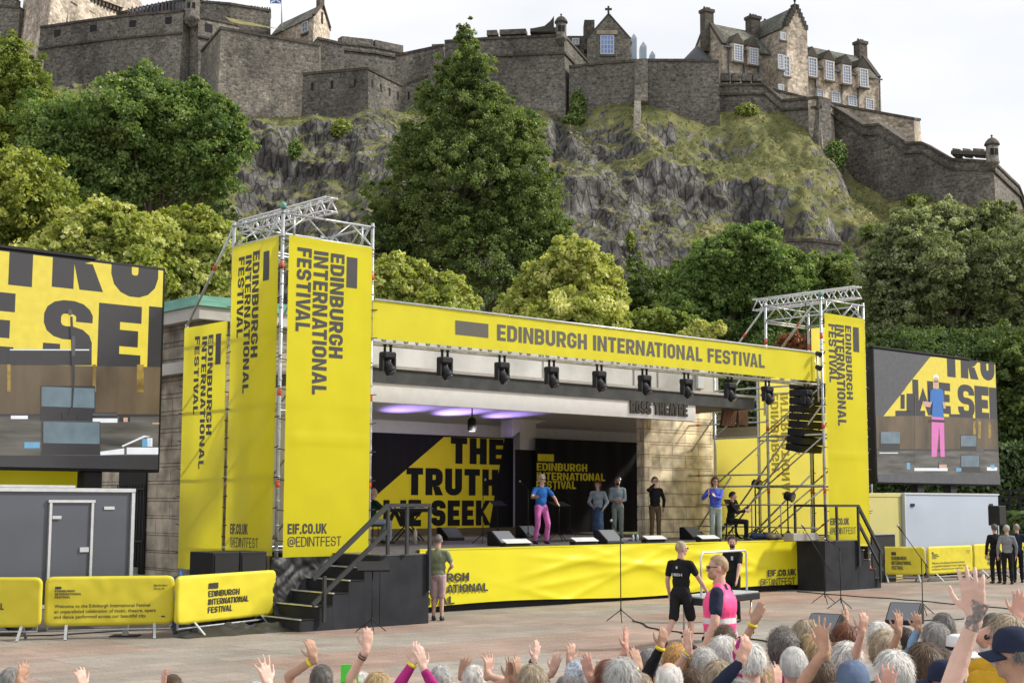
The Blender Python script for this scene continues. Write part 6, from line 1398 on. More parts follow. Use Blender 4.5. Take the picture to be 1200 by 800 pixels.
# flight case and chair at the right of the stage
p = at_z(800, 628, ZS); fc = thing('flight_case', 'large black flight case against the stone wall beside the person in the black suit', 'flight case', (float(p[0]), float(p[1]) + .3, ZS + .002), A42); MB().box(-.62, .62, 0, .7, .08, 1.0).build('case', BLACKM, fc, bevel=.02)
for x in (-.6, .6): MB().bar((x, -.012, .09), (x, -.012, .99), .03, .02).build('edge_trim', BLACK, fc)
for x in (-.5, .5): MB().lathe([(.04, -.02), (.04, .02)], (x, .1, .04), 10, axis=(1, 0, 0)).build('castor', BLACK, fc)
p = at_z(806, 627, ZS); ch = thing('folding_chair', 'black folding chair standing in front of the flight case', 'chair', (float(p[0]), float(p[1]) - .15, ZS + .002), A42 + pi); MB().box(-.21, .21, -.2, .2, .43, .46).build('seat', BLACK, ch); MB().box(-.21, .21, .19, .21, .62, .86).build('backrest', BLACK, ch)
for x in (-.2, .2): MB().tube([(x, -.2, .01), (x, .2, .86)], .012, 6).build('leg', STEEL, ch); MB().tube([(x, .22, .01), (x, -.12, .43)], .012, 6).build('leg', STEEL, ch)
# lamps on poles
def spot(p, q, e, c):
    ld = bpy.data.lights.new('lamp_beam', 'SPOT'); ld.energy = e; ld.color = c; ld.spot_size = R(110); ld.spot_blend = 1.0; ld.shadow_soft_size = .2; lo = bpy.data.objects.new('lamp_beam', ld); COL.objects.link(lo); lo.location = p; lo.rotation_euler = (Vector(q) - Vector(p)).to_track_quat('-Z', 'Y').to_euler()
def lamp_stand(px, py, z, h, label, on=False, rz=A42):
    p = at_z(px, py, z); r = thing('lamp_stand', label, 'stage light', (float(p[0]), float(p[1]), z), rz, 'stage lamps on poles'); tripod(r, h, .4, .022)
    hd_ = MB().lathe([(.08, -.14), (.13, -.1), (.13, .1), (.15, .14)], (0, -.05, h + .12), 14, axis=(.1, -.9, -.25)).build('lamp_head', BLACK, r); MB().lathe([(.11, 0), (.11, .01)], Vector((0, -.05, h + .12)) + Vector((.1, -.9, -.25)).normalized() * .142, 14, axis=(.1, -.9, -.25)).build('lens', emit('lamp_lens_lit', (.9, .7, .95), 1.2) if on else MATS['light_lens'], hd_); return r
lamp_stand(760, 628, ZS, 2.15, 'lit stage lamp on a tall pole against the stone wall beside the drape', True); spot(at_z(760, 628, ZS) + np.array([-.1, -.4, 2.2]), at_Y(640, 600, 42), 700, (1, .93, .9)); lamp_stand(924, 632, ZS, 1.15, 'stage lamp on a short pole inside the right scaffolding'); lamp_stand(886, 629, ZS, 1.55, 'stage lamp on a pole against the yellow boards at the right'); lamp_stand(1042, 676, 0, 2.3, 'stage lamp on a tall pole in front of the pale yellow cabin')
# lamp hanging from the shell ceiling
hs, hz = on_t(553, 497, 31.0); hl = sthing('hanging_lamp', 'black lamp hanging on a rod from the shell ceiling above the backdrop', 'stage light', hs, 31.0, hz); zc = z_s0 + .55; SM().tube([(hs, 31, hz + .15), (hs, 31, zc + .35)], .02, 6).sb('rod', BLACK, hl); h_ = SM().lathe([(.09, -.2), (.13, -.15), (.13, .12), (.06, .2)], (hs, 31, hz), 14).sb('lamp_head', BLACK, hl)
SM().lathe([(.09, -.205), (.09, -.201)], (hs, 31, hz), 12).sb('lens', emit('lamp_lens_warm', (1, .9, .75), 3.0), h_); spot(S(hs, 30.7, hz - .3), S(hs + .5, 35.5, ZS + 1.2), 520, (1, .95, .88))
# purple wash lights behind the head of the backdrop, aimed at the ceiling
for i, (px, pw) in enumerate(((452, 70), (513, 105), (570, 60))):
    ss = on_t(px, 506, TB - 1.0)[0]; zz = on_t(px, 513, TB - 1.0)[1]; r = sthing('wash_light', ('purple wash light on the back drape rail, nearest the left tower', 'purple wash light on the back drape rail, middle of three', 'purple wash light on the back drape rail, nearest the arch')[i], 'stage light', ss, TB - .5, zz - .5)
    SM().box(ss - .12, ss + .12, TB - .42, TB - .2, zt + .01, zt + .2).sb('body', BLACK, r, bevel=.02)
    ld = bpy.data.lights.new('wash_lamp', 'SPOT'); ld.energy = pw * 4.0; ld.color = (.46, .32, 1.0); ld.spot_size = R(75); ld.spot_blend = 1.0; ld.shadow_soft_size = .15
    lo = bpy.data.objects.new('wash_lamp', ld); COL.objects.link(lo); lo.location = S(ss, TB - 1.1, zz - .55); d = Vector(S(ss + .2, TB - 2.2, zz + 1.2)) - Vector(lo.location); lo.rotation_euler = d.to_track_quat('-Z', 'Y').to_euler()
# clutter on the stage floor at the right
for px, py, w_, hh_, col, lab, nm in ((895, 631, .9, .2, (.05, .07, .16), 'dark blue bag lying on the stage floor by the yellow boards', 'kit_bag'), (912, 632, .7, .22, (.25, .2, .14), 'brown cloth bundle on the stage floor inside the right scaffolding', 'cloth_bundle'), (945, 633, 1.2, .22, (.30, .29, .26), 'grey ballast block on the stage floor at the foot of the right tower', 'ballast_block')):
    p = at_z(px, py, ZS); r = thing(nm, lab, nm.split('_')[1], (float(p[0]), float(p[1]), ZS + .002), A42); m = MB()
    if nm == 'ballast_block': MB().box(-w_ / 2, w_ / 2, 0, .35, 0, hh_).build('block', M('ballast', col, .8), r, bevel=.02); MB().tube([(-.1, .17, hh_ - .01), (-.1, .17, hh_ + .06), (.1, .17, hh_ + .06), (.1, .17, hh_ - .01)], .012, 6).build('lifting_loop', STEEL, r)
    else:
        for q in range(7): m.ell((rng.uniform(-.35, .35) * w_, rng.uniform(0, .2), hh_ * .45), (w_ * rng.uniform(.14, .24), .14, hh_ * rng.uniform(.4, .6)), 10, 7)
        m.build('bundle', M(nm + '_cloth', col, .85, var=.4, scale=9), r); MB().tube([(-.2 * w_, .05, hh_ * .6), (0, .05, hh_ * 1.25), (.2 * w_, .05, hh_ * .6)], .015, 6).build('strap', BLACK, r)
p = at_z(870, 631, ZS); rg = thing('cable_coil', 'black coiled cable standing as a ring beside the seated musician', 'cable', (float(p[0]), float(p[1]), ZS + .01), A42)
m = MB()
for q in range(3): m.tube([(.26 * cos(a), q * .03, .29 + .27 * sin(a)) for a in np.linspace(0, 2 * pi, 25)], .018, 6)
m.build('coil', BLACK, rg); MB().lathe([(.03, -.03), (.03, .03)], (0, .03, .03), 8, axis=(1, 0, 0)).build('cable_tie', WHITE, rg)
# cables on the plaza
def cable(label, pts, r=.014, z=0.0):
    P = [at_z(x, y, z) for x, y in pts]; n = 8; q = []
    for i in range(len(P) - 1):
        for k in range(n): f = k / n; q.append(P[i] * (1 - f) + P[i + 1] * f + np.array([.06 * sin(i * 3 + f * 6), .06 * cos(i * 2 + f * 5), 0]))
    q.append(P[-1]); q = [x + np.array([0, 0, r + .002]) for x in q]; m = MB().tube(q, r, 6)
    c = q[0]; m.v = [tuple(np.array(v) - c) for v in m.v]; tag(m.build('power_cable', BLACK, loc=tuple(map(float, c))), label, 'cable')
cable('thin black cable crossing the plaza from the right stairs to the right edge', [(935, 693), (990, 697), (1060, 702), (1130, 708), (1180, 712), (1230, 722)])
cable('thin black cable from the lone microphone stand towards the audience', [(742, 728), (770, 737), (800, 742), (850, 743), (900, 752)])
cable('thin black cable lying along the ground under the left barriers', [(-20, 747), (60, 746), (120, 742), (200, 736), (330, 728)])
cable('thin black cable between the two ground monitor wedges', [(975, 741), (1000, 735), (1030, 731), (1080, 727), (1130, 724)])
# parasol and dark rail far right
ps = at_Y(1020, 513, 62); um = thing('parasol', 'grey parasol glimpsed between the right tower and the right screen', 'parasol', (float(ps[0]), float(ps[1]), 0)); MB().lathe([(1.6, float(ps[2]) - .3), (1.1, float(ps[2]) - .05), (.1, float(ps[2]) + .35)], (0, 0, 0), 10, smooth=False).build('canopy', M('parasol_grey', (.45, .45, .44), .7), um); MB().tube([(0, 0, 0), (0, 0, float(ps[2]) + .2)], .04, 8).build('pole', STEEL, um)
rl = thing('steel_rail', 'dark steel handrail in front of the hedge at the far right edge', 'railing', tuple(at_Y(1185, 590, 60)))
for z in (573.5, 581, 588): MB().bar(at_Y(1171, z, 60), at_Y(1240, z, 60), .09, .09).build('rail', BLACK, rl, world=True)
for px in (1172, 1183, 1195, 1210): MB().bar(at_Y(px, 573.5, 60), at_Y(px, 600, 60), .08, .08).build('post', BLACK, rl, world=True)
def hedge(label, x0, x1, y0, y1, D, n, mat):
    a = at_Y(x0, y1, D); b = at_Y(x1, y0, D); c = (a + b) / 2; r = np.array([(b - a)[0] / 2, 1.2, (b - a)[2] / 2]); root = thing('clipped_hedge', label, 'hedge', (float(c[0]), float(c[1]), 0)); g = rng.uniform(-1, 1, (n, 3)); k = rng.integers(0, 3, n); g[np.arange(n), k] = np.sign(g[np.arange(n), k]) * rng.uniform(.85, 1.08, n)
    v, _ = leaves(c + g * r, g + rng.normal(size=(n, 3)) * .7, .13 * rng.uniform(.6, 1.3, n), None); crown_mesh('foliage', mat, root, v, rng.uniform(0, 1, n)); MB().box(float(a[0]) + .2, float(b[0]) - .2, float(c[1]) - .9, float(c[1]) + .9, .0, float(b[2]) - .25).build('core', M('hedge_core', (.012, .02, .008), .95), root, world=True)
# ------------------------------------------------------------------ trees: tapered trunk and limbs, crown of leaf clumps
BARK = M('bark', (0.075, 0.06, 0.045), 0.95, var=.35, scale=3, stretch=(3, 3, .6), bump=.5, bscale=8)
BARKG = M('bark_grey', (0.10, 0.095, 0.085), 0.95, var=.35, scale=3, stretch=(3, 3, .6), bump=.5, bscale=8)
LIME = leaf_mat('leaf_lime_yellow', [(.15, .20, .035), (.33, .39, .075), (.54, .57, .17), (.80, .79, .44)])
DARKG = leaf_mat('leaf_dark_green', [(.06, .10, .027), (.125, .19, .052), (.21, .285, .09), (.34, .41, .165)], .5)
MAPLE = leaf_mat('leaf_maple', [(.05, .11, .026), (.115, .20, .048), (.22, .32, .09), (.38, .46, .18)], .45)
LIGHTG = leaf_mat('leaf_light_green', [(.10, .15, .028), (.21, .28, .05), (.34, .40, .09), (.48, .52, .17)])
SILVER = leaf_mat('leaf_silver', [(.09, .13, .055), (.20, .25, .115), (.35, .40, .22), (.58, .62, .43)], .45)
HEDGE = leaf_mat('leaf_hedge', [(.035, .06, .02), (.07, .115, .035), (.12, .185, .06), (.19, .27, .095)], .4)
COPPERL = leaf_mat('leaf_copper', [(.16, .05, .02), (.28, .10, .04), (.42, .20, .09)], .35)
def leaves(cent, nrm, size, rnd, aspect=.62):
    """leaf faces: bent diamonds at cent, facing nrm with a random roll"""
    n = len(cent); nrm = nrm / (np.linalg.norm(nrm, axis=1, keepdims=True) + 1e-9)
    a = rng.normal(size=(n, 3)); a -= nrm * (a * nrm).sum(1, keepdims=True); a /= np.linalg.norm(a, axis=1, keepdims=True) + 1e-9
    b = np.cross(nrm, a); s = size[:, None]
    v = np.stack([cent - a * s, cent + b * s * aspect - nrm * s * .15, cent + a * s, cent - b * s * aspect - nrm * s * .15], 1).reshape(-1, 3)
    return v, np.arange(4 * n).reshape(n, 4)
def crown_mesh(name, mat, parent, V, tint, rnd=None):
    n = len(V) // 4; me = bpy.data.meshes.new(name); inv = ROOT[root_of(parent).name].inverted() if parent is not None else Matrix()
    M4 = np.array(inv); V = V @ M4[:3, :3].T + M4[:3, 3]
    me.vertices.add(len(V)); me.vertices.foreach_set('co', V.astype(np.float32).ravel()); me.loops.add(4 * n); me.loops.foreach_set('vertex_index', np.arange(4 * n, dtype=np.int32))
    me.polygons.add(n); me.polygons.foreach_set('loop_start', np.arange(0, 4 * n, 4, dtype=np.int32)); me.update(); me.validate()
    me.materials.append(mat); a = me.attributes.new('tint', 'FLOAT', 'FACE'); a.data.foreach_set('value', tint.astype(np.float32))
    o = bpy.data.objects.new(name, me); COL.objects.link(o)
    if parent is not None: o.parent = parent
    return o
def tree(name, label, cat, D, lobes, mat, n=16000, leaf=.16, trunk=None, bark=BARK, clump=.17, tint=(0.0, 1.0), group=None, depth=1.0, tr=.25, droop=.25, limbs=9, top=0.0, ground=0.0, Dj=0.0):
    """lobes: pixel ellipses (cx, cy, rx, ry) at distance D; each becomes a solid clumpy ellipsoid"""
    n = int(n * (2.7 if D >= 70 else 1.9)); leaf *= .5 if D >= 70 else .66; k = D / F; cs = []; rs = []
    for cx, cy, rx, ry in lobes:
        c = at_Y(cx, cy, D + rng.uniform(-1, 1) * (rx * k * .5 + Dj)); cs.append(c); rs.append(np.array([rx * k, (rx + ry) / 2 * k * depth, ry * k]))
    cs = np.array(cs); rs = np.array(rs); tot = cs.mean(0)
    bx = at_Y(trunk[0], 500, D) if trunk else tot; base = np.array([bx[0], bx[1], ground])
    root = thing(name, label, cat, tuple(map(float, base)), 0.0, group)
    area = (rs[:, 0] * rs[:, 2]) ** .8 ; area = area / area.sum(); V = []; T = []
    ends = []
    for c, r, w in zip(cs, rs, area):
        nl = int(n * w); ncl = max(8, int(nl / 75))
        # clump centres: mostly near the surface of the lobe, uneven outline
        d = rng.normal(size=(ncl, 3)); d /= np.linalg.norm(d, axis=1, keepdims=True); rad = rng.uniform(.25, 1.0, ncl) ** .45 * np.where(rng.uniform(size=ncl) < .06, rng.uniform(1.15, 1.42, ncl), rng.uniform(.72, 1.22, ncl))
        cc = c + d * rad[:, None] * r; cr = (clump * (r.mean() ** .55) * 1.6) * rng.uniform(.3, 1.25, ncl); ends.append((c, cc))
        per = rng.multinomial(nl, np.ones(ncl) / ncl); ci = np.repeat(np.arange(ncl), per); m = len(ci)
        g = rng.normal(size=(m, 3)) ; g /= np.linalg.norm(g, axis=1, keepdims=True); g *= (rng.uniform(0, 1, m) ** .5)[:, None]
        p = cc[ci] + g * cr[ci][:, None] * np.array([1.15, 1.15, .8]); p[:, 2] -= droop * cr[ci] * (g[:, 0] ** 2 + g[:, 1] ** 2)
        nr = g * .6 + d[ci] * .35 + np.array([0, 0, .4]) + rng.normal(size=(m, 3)) * .8
        sz = leaf * rng.uniform(.6, 1.3, m); v, _ = leaves(p, nr, sz, None); V.append(v)
        ct = rng.uniform(0, 1, ncl); T.append(np.clip(tint[0] + (tint[1] - tint[0]) * (ct[ci] * .55 + rng.uniform(0, 1, m) * .45), 0, 1))
    V = np.concatenate(V); T = np.concatenate(T); crown_mesh('crown', mat, root, V, T)
    if trunk:
        mt = MB(); h = float(cs[:, 2].max()); tp = np.array([tot[0], tot[1], h - (h - ground) * .12]); r0 = tr
        pts = [base + (tp - base) * f + np.array([rng.uniform(-1, 1), rng.uniform(-1, 1), 0]) * r0 * 1.2 * min(f * 3, 1) for f in np.linspace(0, 1, 8)]
        mt.tube(pts, [r0 * (1.35 if i == 0 else 1) * (1 - .88 * i / 7) for i in range(8)], 10); mt.build('trunk', bark, root, world=True)
        lm = 0
        order = list(range(len(ends))); rng.shuffle(order)
        for q in order:
            c, cc = ends[q]
            hh = np.clip((c[2] - ground) / (tp[2] - ground) * .75 + rng.uniform(-.1, .05), .15, .9); s = base + (tp - base) * hh; mid = (s + c) / 2 + np.array([0, 0, -.06 * np.linalg.norm(c - s)])
            m2 = MB(); rr = r0 * (1 - .8 * hh) * .55; m2.tube([s, mid, c], [rr, rr * .7, rr * .4], 6)
            for e in cc[rng.choice(len(cc), min(6, len(cc)), False)]: m2.tube([c + (mid - c) * .2, (c + e) / 2 + rng.normal(size=3) * .1, e], [rr * .4, rr * .25, rr * .08], 5)
            m2.build('limb', bark, root, world=True); lm += 1
            if lm >= limbs: break
    return root
# lime trees behind the left screen
tree('lime_tree', 'yellow green lime tree at the left edge behind the left screen', 'tree', 46, [(-20, 250, 60, 70), (30, 230, 48, 52), (52, 290, 60, 60), (0, 340, 70, 70), (12, 200, 30, 26), (80, 262, 34, 34)], LIME, 34000, .13, (20, 0), group='pale lime trees behind the stage', tint=(-.12, .72))
tree('lime_tree', 'yellow green lime tree directly above the word on the left screen', 'tree', 44, [(105, 290, 55, 50), (130, 262, 34, 28), (70, 320, 50, 50), (140, 330, 60, 60), (165, 285, 34, 34)], LIME, 30000, .13, (115, 0), group='pale lime trees behind the stage', tint=(0, .95))
tree('lime_tree', 'yellow green lime tree above the green copper roof beside the left tower', 'tree', 45, [(205, 300, 48, 46), (236, 268, 26, 24), (250, 320, 40, 50), (190, 345, 50, 45), (262, 290, 24, 28), (205, 262, 24, 20)], LIME, 30000, .13, (220, 0), group='pale lime trees behind the stage', tint=(0, .9))
tree('sycamore_tree', 'broad green sycamore in front of the rock at left with paler tufts on top', 'tree', 74, [(100, 185, 60, 60), (150, 140, 48, 48), (165, 105, 32, 28), (205, 150, 52, 50), (218, 118, 30, 26), (250, 175, 40, 40), (262, 140, 24, 24), (70, 160, 50, 50), (215, 205, 60, 40), (130, 230, 70, 40), (275, 165, 22, 18), (240, 215, 30, 20)], MAPLE, 60000, .21, (160, 0), tr=.55, tint=(0, 1), limbs=12, clump=.2)
tree('ash_tree', 'pale green tree at the far left edge below the gatehouse tower', 'tree', 84, [(-10, 110, 44, 60), (20, 90, 30, 34), (8, 60, 22, 20), (40, 120, 26, 36), (10, 180, 50, 50), (48, 150, 30, 40), (50, 92, 10, 10)], LIGHTG, 34000, .18, (0, 0), tr=.5, tint=(0, .85))
# the tall tree in the middle
tree('poplar_tree', 'tall dark green pointed tree rising above the castle wall at centre', 'tree', 84, [(546, 46, 13, 22), (552, 78, 26, 26), (528, 84, 24, 24), (540, 118, 42, 36), (506, 118, 22, 26), (575, 122, 26, 26), (520, 165, 52, 46), (580, 165, 50, 44), (618, 150, 24, 24), (482, 180, 30, 34), (545, 215, 75, 50), (470, 235, 44, 40), (615, 205, 40, 40), (600, 250, 60, 44), (505, 275, 68, 44), (450, 285, 36, 40), (632, 268, 38, 36), (560, 300, 75, 50), (640, 310, 34, 34), (470, 330, 50, 40)], DARKG, 95000, .17, (549, 0), tr=.75, tint=(0, .95), limbs=18, clump=.16)
tree('lime_tree', 'yellow green tree just right of the left tower above the header', 'tree', 52, [(455, 330, 26, 34), (490, 335, 28, 30), (520, 345, 28, 34), (448, 365, 26, 30), (500, 372, 50, 28), (543, 365, 20, 22)], LIME, 22000, .135, (490, 0), group='pale lime trees behind the stage', tint=(0, .85))
tree('lime_tree', 'bright yellow green tree above the middle of the header in front of the tall tree', 'tree', 55, [(670, 300, 30, 22), (640, 330, 36, 30), (690, 335, 40, 38), (620, 362, 36, 28), (670, 372, 60, 30), (715, 360, 22, 32)], LIME, 30000, .14, (665, 0), group='pale lime trees behind the stage', tint=(.05, 1))
tree('shrub_tree', 'low green bush above the right half of the header at the foot of the crag', 'bush', 62, [(765, 378, 34, 20), (795, 385, 34, 18), (745, 390, 24, 16)], LIGHTG, 9000, .15, (770, 0), tint=(0, .6))
tree('lime_tree', 'small pale leafy tuft just above the header below the green trees', 'bush', 50, [(824, 388, 16, 11), (842, 384, 9, 9), (805, 392, 10, 8)], LIME, 3500, .12, (824, 0), tint=(.3, 1), tr=.12)
tree('maple_tree', 'mid green spreading tree at the foot of the crag left of the right tower', 'tree', 78, [(840, 300, 34, 24), (875, 285, 34, 22), (910, 310, 34, 28), (815, 335, 36, 30), (860, 335, 50, 36), (915, 350, 44, 36), (880, 375, 70, 34), (800, 372, 34, 26), (895, 268, 18, 10)], MAPLE, 46000, .19, (870, 0), tr=.45, tint=(.1, .95), limbs=12)
tree('maple_tree', 'dark green tree directly behind the top of the right tower', 'tree', 88, [(960, 330, 44, 36), (1000, 345, 50, 44), (945, 370, 50, 44), (1010, 390, 50, 50), (975, 310, 24, 18)], DARKG, 34000, .2, (970, 0), tr=.4, tint=(.1, 1), limbs=10)
tree('whitebeam_tree', 'large silvery green tree at the right edge under the castle wall', 'tree', 80, [(1105, 262, 44, 28), (1060, 280, 34, 34), (1150, 270, 40, 30), (1090, 310, 60, 44), (1040, 325, 40, 38), (1160, 315, 54, 46), (1205, 320, 44, 60), (1100, 360, 70, 46), (1180, 375, 60, 46), (1050, 370, 40, 40), (1170, 248, 22, 16), (1075, 255, 20, 14)], SILVER, 90000, .19, (1110, 0), tr=.6, tint=(0, 1), limbs=14, clump=.15)
tree('holly_tree', 'dark evergreen tree behind the right screen', 'tree', 70, [(1090, 430, 70, 50), (1040, 450, 40, 60), (1150, 440, 60, 60), (1060, 510, 60, 60)], HEDGE, 34000, .17, (1090, 0), tr=.4, tint=(0, 1))
tree('holly_tree', 'dark evergreen tree at the right edge beside the right screen', 'tree', 68, [(1190, 440, 46, 60), (1215, 500, 50, 70), (1180, 530, 40, 50), (1160, 500, 30, 50)], DARKG, 30000, .17, (1195, 0), tr=.4, tint=(0, .8))
tree('holly_tree', 'dark evergreen tree between the right tower and the right screen', 'tree', 72, [(1010, 440, 30, 50), (1005, 500, 36, 60), (970, 420, 50, 50), (920, 440, 50, 50)], HEDGE, 26000, .17, (1005, 0), tr=.35, tint=(0, .9))
tree('copper_tree', 'small copper red leaved tree above the right end of the header', 'tree', 58, [(925, 398, 12, 8), (942, 400, 12, 9), (955, 397, 8, 8), (918, 394, 6, 6)], COPPERL, 3200, .12, (938, 0), tr=.12)
# dark wooded foot of the crag: shrubs that can be told apart
for i, (lab, D, lob, mt, nn) in enumerate((('dark shrubs at the foot of the crag behind the middle of the header', 92, [(560, 380, 70, 40), (480, 380, 60, 40), (640, 380, 60, 40)], HEDGE, 16000),
    ('dense green shrub on the lower crag left of the spreading tree', 96, [(765, 345, 34, 30), (735, 350, 26, 26), (745, 310, 10, 16), (790, 330, 26, 26), (720, 372, 30, 22)], DARKG, 14000),
    ('dark shrubs behind the right end of the header', 94, [(900, 410, 70, 36), (820, 400, 60, 30), (760, 405, 50, 30)], HEDGE, 16000),
    ('dark shrubs under the broad sycamore behind the lime trees', 84, [(120, 270, 90, 40), (230, 250, 50, 34), (30, 250, 70, 40), (290, 300, 30, 40)], HEDGE, 18000))):
    tree('shrubbery', lab, 'bush', D, lob, mt, nn, .19, None, tint=(0, .9), ground=0.0)
# bushes growing on the crag
def crag_bush(label, px, py, rx, ry, mat, n, leaf=.22, name='crag_bush', tint=(0, 1)):
    p = on_crag(px, py + ry * .6); k = p[1] / F; r = np.array([rx * k, rx * k * .7, ry * k]); c = p + np.array([0, -.2, ry * k * .5]); root = thing(name, label, 'bush', tuple(map(float, p)))
    g = rng.normal(size=(n, 3)); g /= np.linalg.norm(g, axis=1, keepdims=True); g *= (rng.uniform(.1, 1, n) ** .4 * rng.uniform(.7, 1.15, n))[:, None]
    v, _ = leaves(c + g * r, g + rng.normal(size=(n, 3)) * .6 + [0, 0, .4], leaf * rng.uniform(.6, 1.3, n), None); crown_mesh('foliage', mat, root, v, tint[0] + (tint[1] - tint[0]) * rng.uniform(0, 1, n))
    m = MB()
    for e in g[:5]: m.tube([p - np.array([0, 0, .3]), c + e * r * .7], [.09, .02], 5)
    m.build('stems', BARK, root, world=True)
crag_bush('small pale bush on the rock ledge left of the tall tree', 400, 150, 13, 12, LIGHTG, 900)
crag_bush('dark leafy bush sprawling against the wall bend below the barracks', 978, 180, 14, 20, MAPLE, 1800)
crag_bush('upright bright green bush against the descending castle wall at right', 1030, 197, 10, 20, LIGHTG, 1300)
crag_bush('green bush on top of the grassy crag under the barracks wall', 874, 128, 14, 9, LIGHTG, 900)
crag_bush('dark green ivy bush in the corner beside the domed bastion', 676, 122, 10, 22, MAPLE, 1200)
crag_bush('low green bush on the ledge below the domed bastion', 672, 140, 15, 8, MAPLE, 900)
crag_bush('green bush at the foot of the wall right of the stone buttress', 765, 108, 10, 9, MAPLE, 700)
crag_bush('small bright green upright bush low on the bare rock face', 737, 282, 6, 12, LIGHTG, 500)
crag_bush('dark green bush on the dark rock under the big bastion', 224, 92, 12, 12, MAPLE, 700)
crag_bush('green bush on the gully left of the low two sided bastion', 345, 175, 9, 14, MAPLE, 600)
crag_bush('green bush on the right slope of the crag below the long wall', 1025, 270, 20, 10, DARKG, 1200)
crag_bush('low green bush on the slope above the silvery tree', 1075, 232, 16, 7, LIGHTG, 900)
# tufts of long grass over the whole crag
gp = CRAG[20:NV - 2].reshape(-1, 3); du = np.gradient(CRAG[:NV], axis=1); dv = np.gradient(CRAG[:NV], axis=0); nn_ = np.cross(du, dv); nn_ /= np.linalg.norm(nn_, axis=2, keepdims=True) + 1e-9
wz = np.clip((nn_[20:NV - 2, :, 2].reshape(-1) - .42) * 2.2, 0, 1); wz *= np.clip(.35 + (gp[:, 0] + 5) / 60, .25, 1)
pk = rng.choice(len(gp), 26000, p=wz / wz.sum()); pp = gp[pk] + rng.normal(size=(26000, 3)) * [.25, .25, .05]
nrm = rng.normal(size=(26000, 3)) * [1, 1, .35] + [0, -.4, .3]; v, _ = leaves(pp + [0, 0, .10], nrm, .25 * rng.uniform(.5, 1.3, 26000), None, .35)
GRT = leaf_mat('crag_grass_tufts', [(.07, .085, .025), (.11, .12, .04), (.16, .155, .055), (.22, .19, .085)], .25)
gt_ = crown_mesh('crag_grass', GRT, None, v, np.clip(rng.uniform(0, 1, 26000) * .6 + .4 * (np.sin(pp[:, 0] * .2) * .5 + .5), 0, 1)); tag(gt_, 'tufts of long dry and green grass on the ledges of the castle crag', 'grass', kind='stuff')
# lawn and hedge glimpsed at the far right
lw = MB().add([(S(44, 33)[0], S(44, 33)[1], .004), (S(75, 25)[0], S(75, 25)[1], .004), (S(80, 60)[0], S(80, 60)[1], .004), (S(44, 60)[0], S(44, 60)[1], .004)], [(0, 1, 2, 3)])
tag(lw.build('lawn', M('lawn_grass', (.10, .14, .03), .95, var=.35, scale=.6, detail=8)), kind='structure')
hedge('clipped dark hedge behind the choir at the right edge', 1173, 1260, 600, 640, 58, 5000, HEDGE)
hedge('long dark hedge under the trees behind the right screen and trailer', 1000, 1260, 520, 600, 66, 16000, HEDGE)
hedge('dark hedge behind the yellow boards at the right of the theatre', 830, 1000, 440, 600, 70, 14000, HEDGE)
# ------------------------------------------------------------------ people
def skin_mat(name, c): return M(name, c, .55, 0, .14, 9, .12, 60, .35)
SKIN = [skin_mat('skin_fair', (.56, .34, .26)), skin_mat('skin_pink', (.55, .30, .23)), skin_mat('skin_tan', (.43, .25, .17)), skin_mat('skin_pale', (.64, .43, .35)), skin_mat('skin_brown', (.24, .12, .075))]
def fab(name, c, var=.18, scale=7): return M('fabric_' + name, c, .85, 0, var, scale, .35, 14, .2)
FB = dict(black=fab('black', (.014, .014, .016)), navy=fab('navy', (.018, .024, .05)), blue=fab('blue', (.025, .13, .42)), royal=fab('royal', (.06, .10, .46)), pink=fab('pink', (.52, .14, .38)), magenta=fab('magenta', (.42, .03, .20)),
    denim=fab('denim', (.06, .10, .20), .35), paleden=fab('pale_denim', (.33, .40, .47), .2), white=fab('white', (.66, .66, .65)), cream=fab('cream', (.60, .56, .46)), grey=fab('grey', (.22, .23, .25)), sage=fab('sage', (.30, .36, .33)), olive=fab('olive', (.20, .225, .14)),
    palepink=fab('pale_pink', (.44, .31, .31)), green=fab('dark_green', (.012, .04, .035)), yellow=fab('mustard', (.62, .36, .03)), hiviz=M('fabric_hiviz_pink', (.85, .06, .24), .6, 0, .1, 6, .2, 12), refl=M('reflective_tape', (.55, .55, .56), .35), red=fab('red', (.45, .03, .03)), brown=fab('brown', (.13, .09, .055)), skyb=fab('sky_blue', (.22, .36, .55)), slate=fab('slate_blue', (.10, .14, .22)), stone=fab('stone', (.42, .40, .36)), teal=fab('teal', (.04, .16, .17)), floral=M('fabric_floral', (.30, .12, .22), .85, 0, .9, 22))
def hairm(name, c): return M('hair_' + name, c, .5, 0, .35, 30, .3, 90, .4, stretch=(1, 1, .3))
HR = dict(sandy=hairm('sandy', (.36, .24, .14)), white=hairm('white', (.66, .64, .60)), silver=hairm('silver', (.46, .45, .43)), grey=hairm('grey', (.26, .25, .235)), dgrey=hairm('dark_grey', (.13, .12, .11)), blonde=hairm('blonde', (.46, .33, .17)), ash=hairm('ash_blonde', (.36, .29, .20)), brown=hairm('brown', (.10, .06, .035)), dbrown=hairm('dark_brown', (.035, .022, .016)), auburn=hairm('auburn', (.16, .055, .022)), ginger=hairm('ginger', (.42, .18, .05)), black=hairm('black', (.012, .010, .010)), orange=hairm('orange_blonde', (.50, .28, .09)))
EYE = M('eye_dark', (.02, .018, .016), .2); LIP = M('lip', (.36, .13, .11), .5); SHADE = M('sunglass', (.01, .01, .012), .1, spec=.8); SHOE = M('shoe_black', (.02, .02, .022), .5); SOCK = M('sock_white', (.6, .6, .6), .8)
PENDING = []; VEST = []
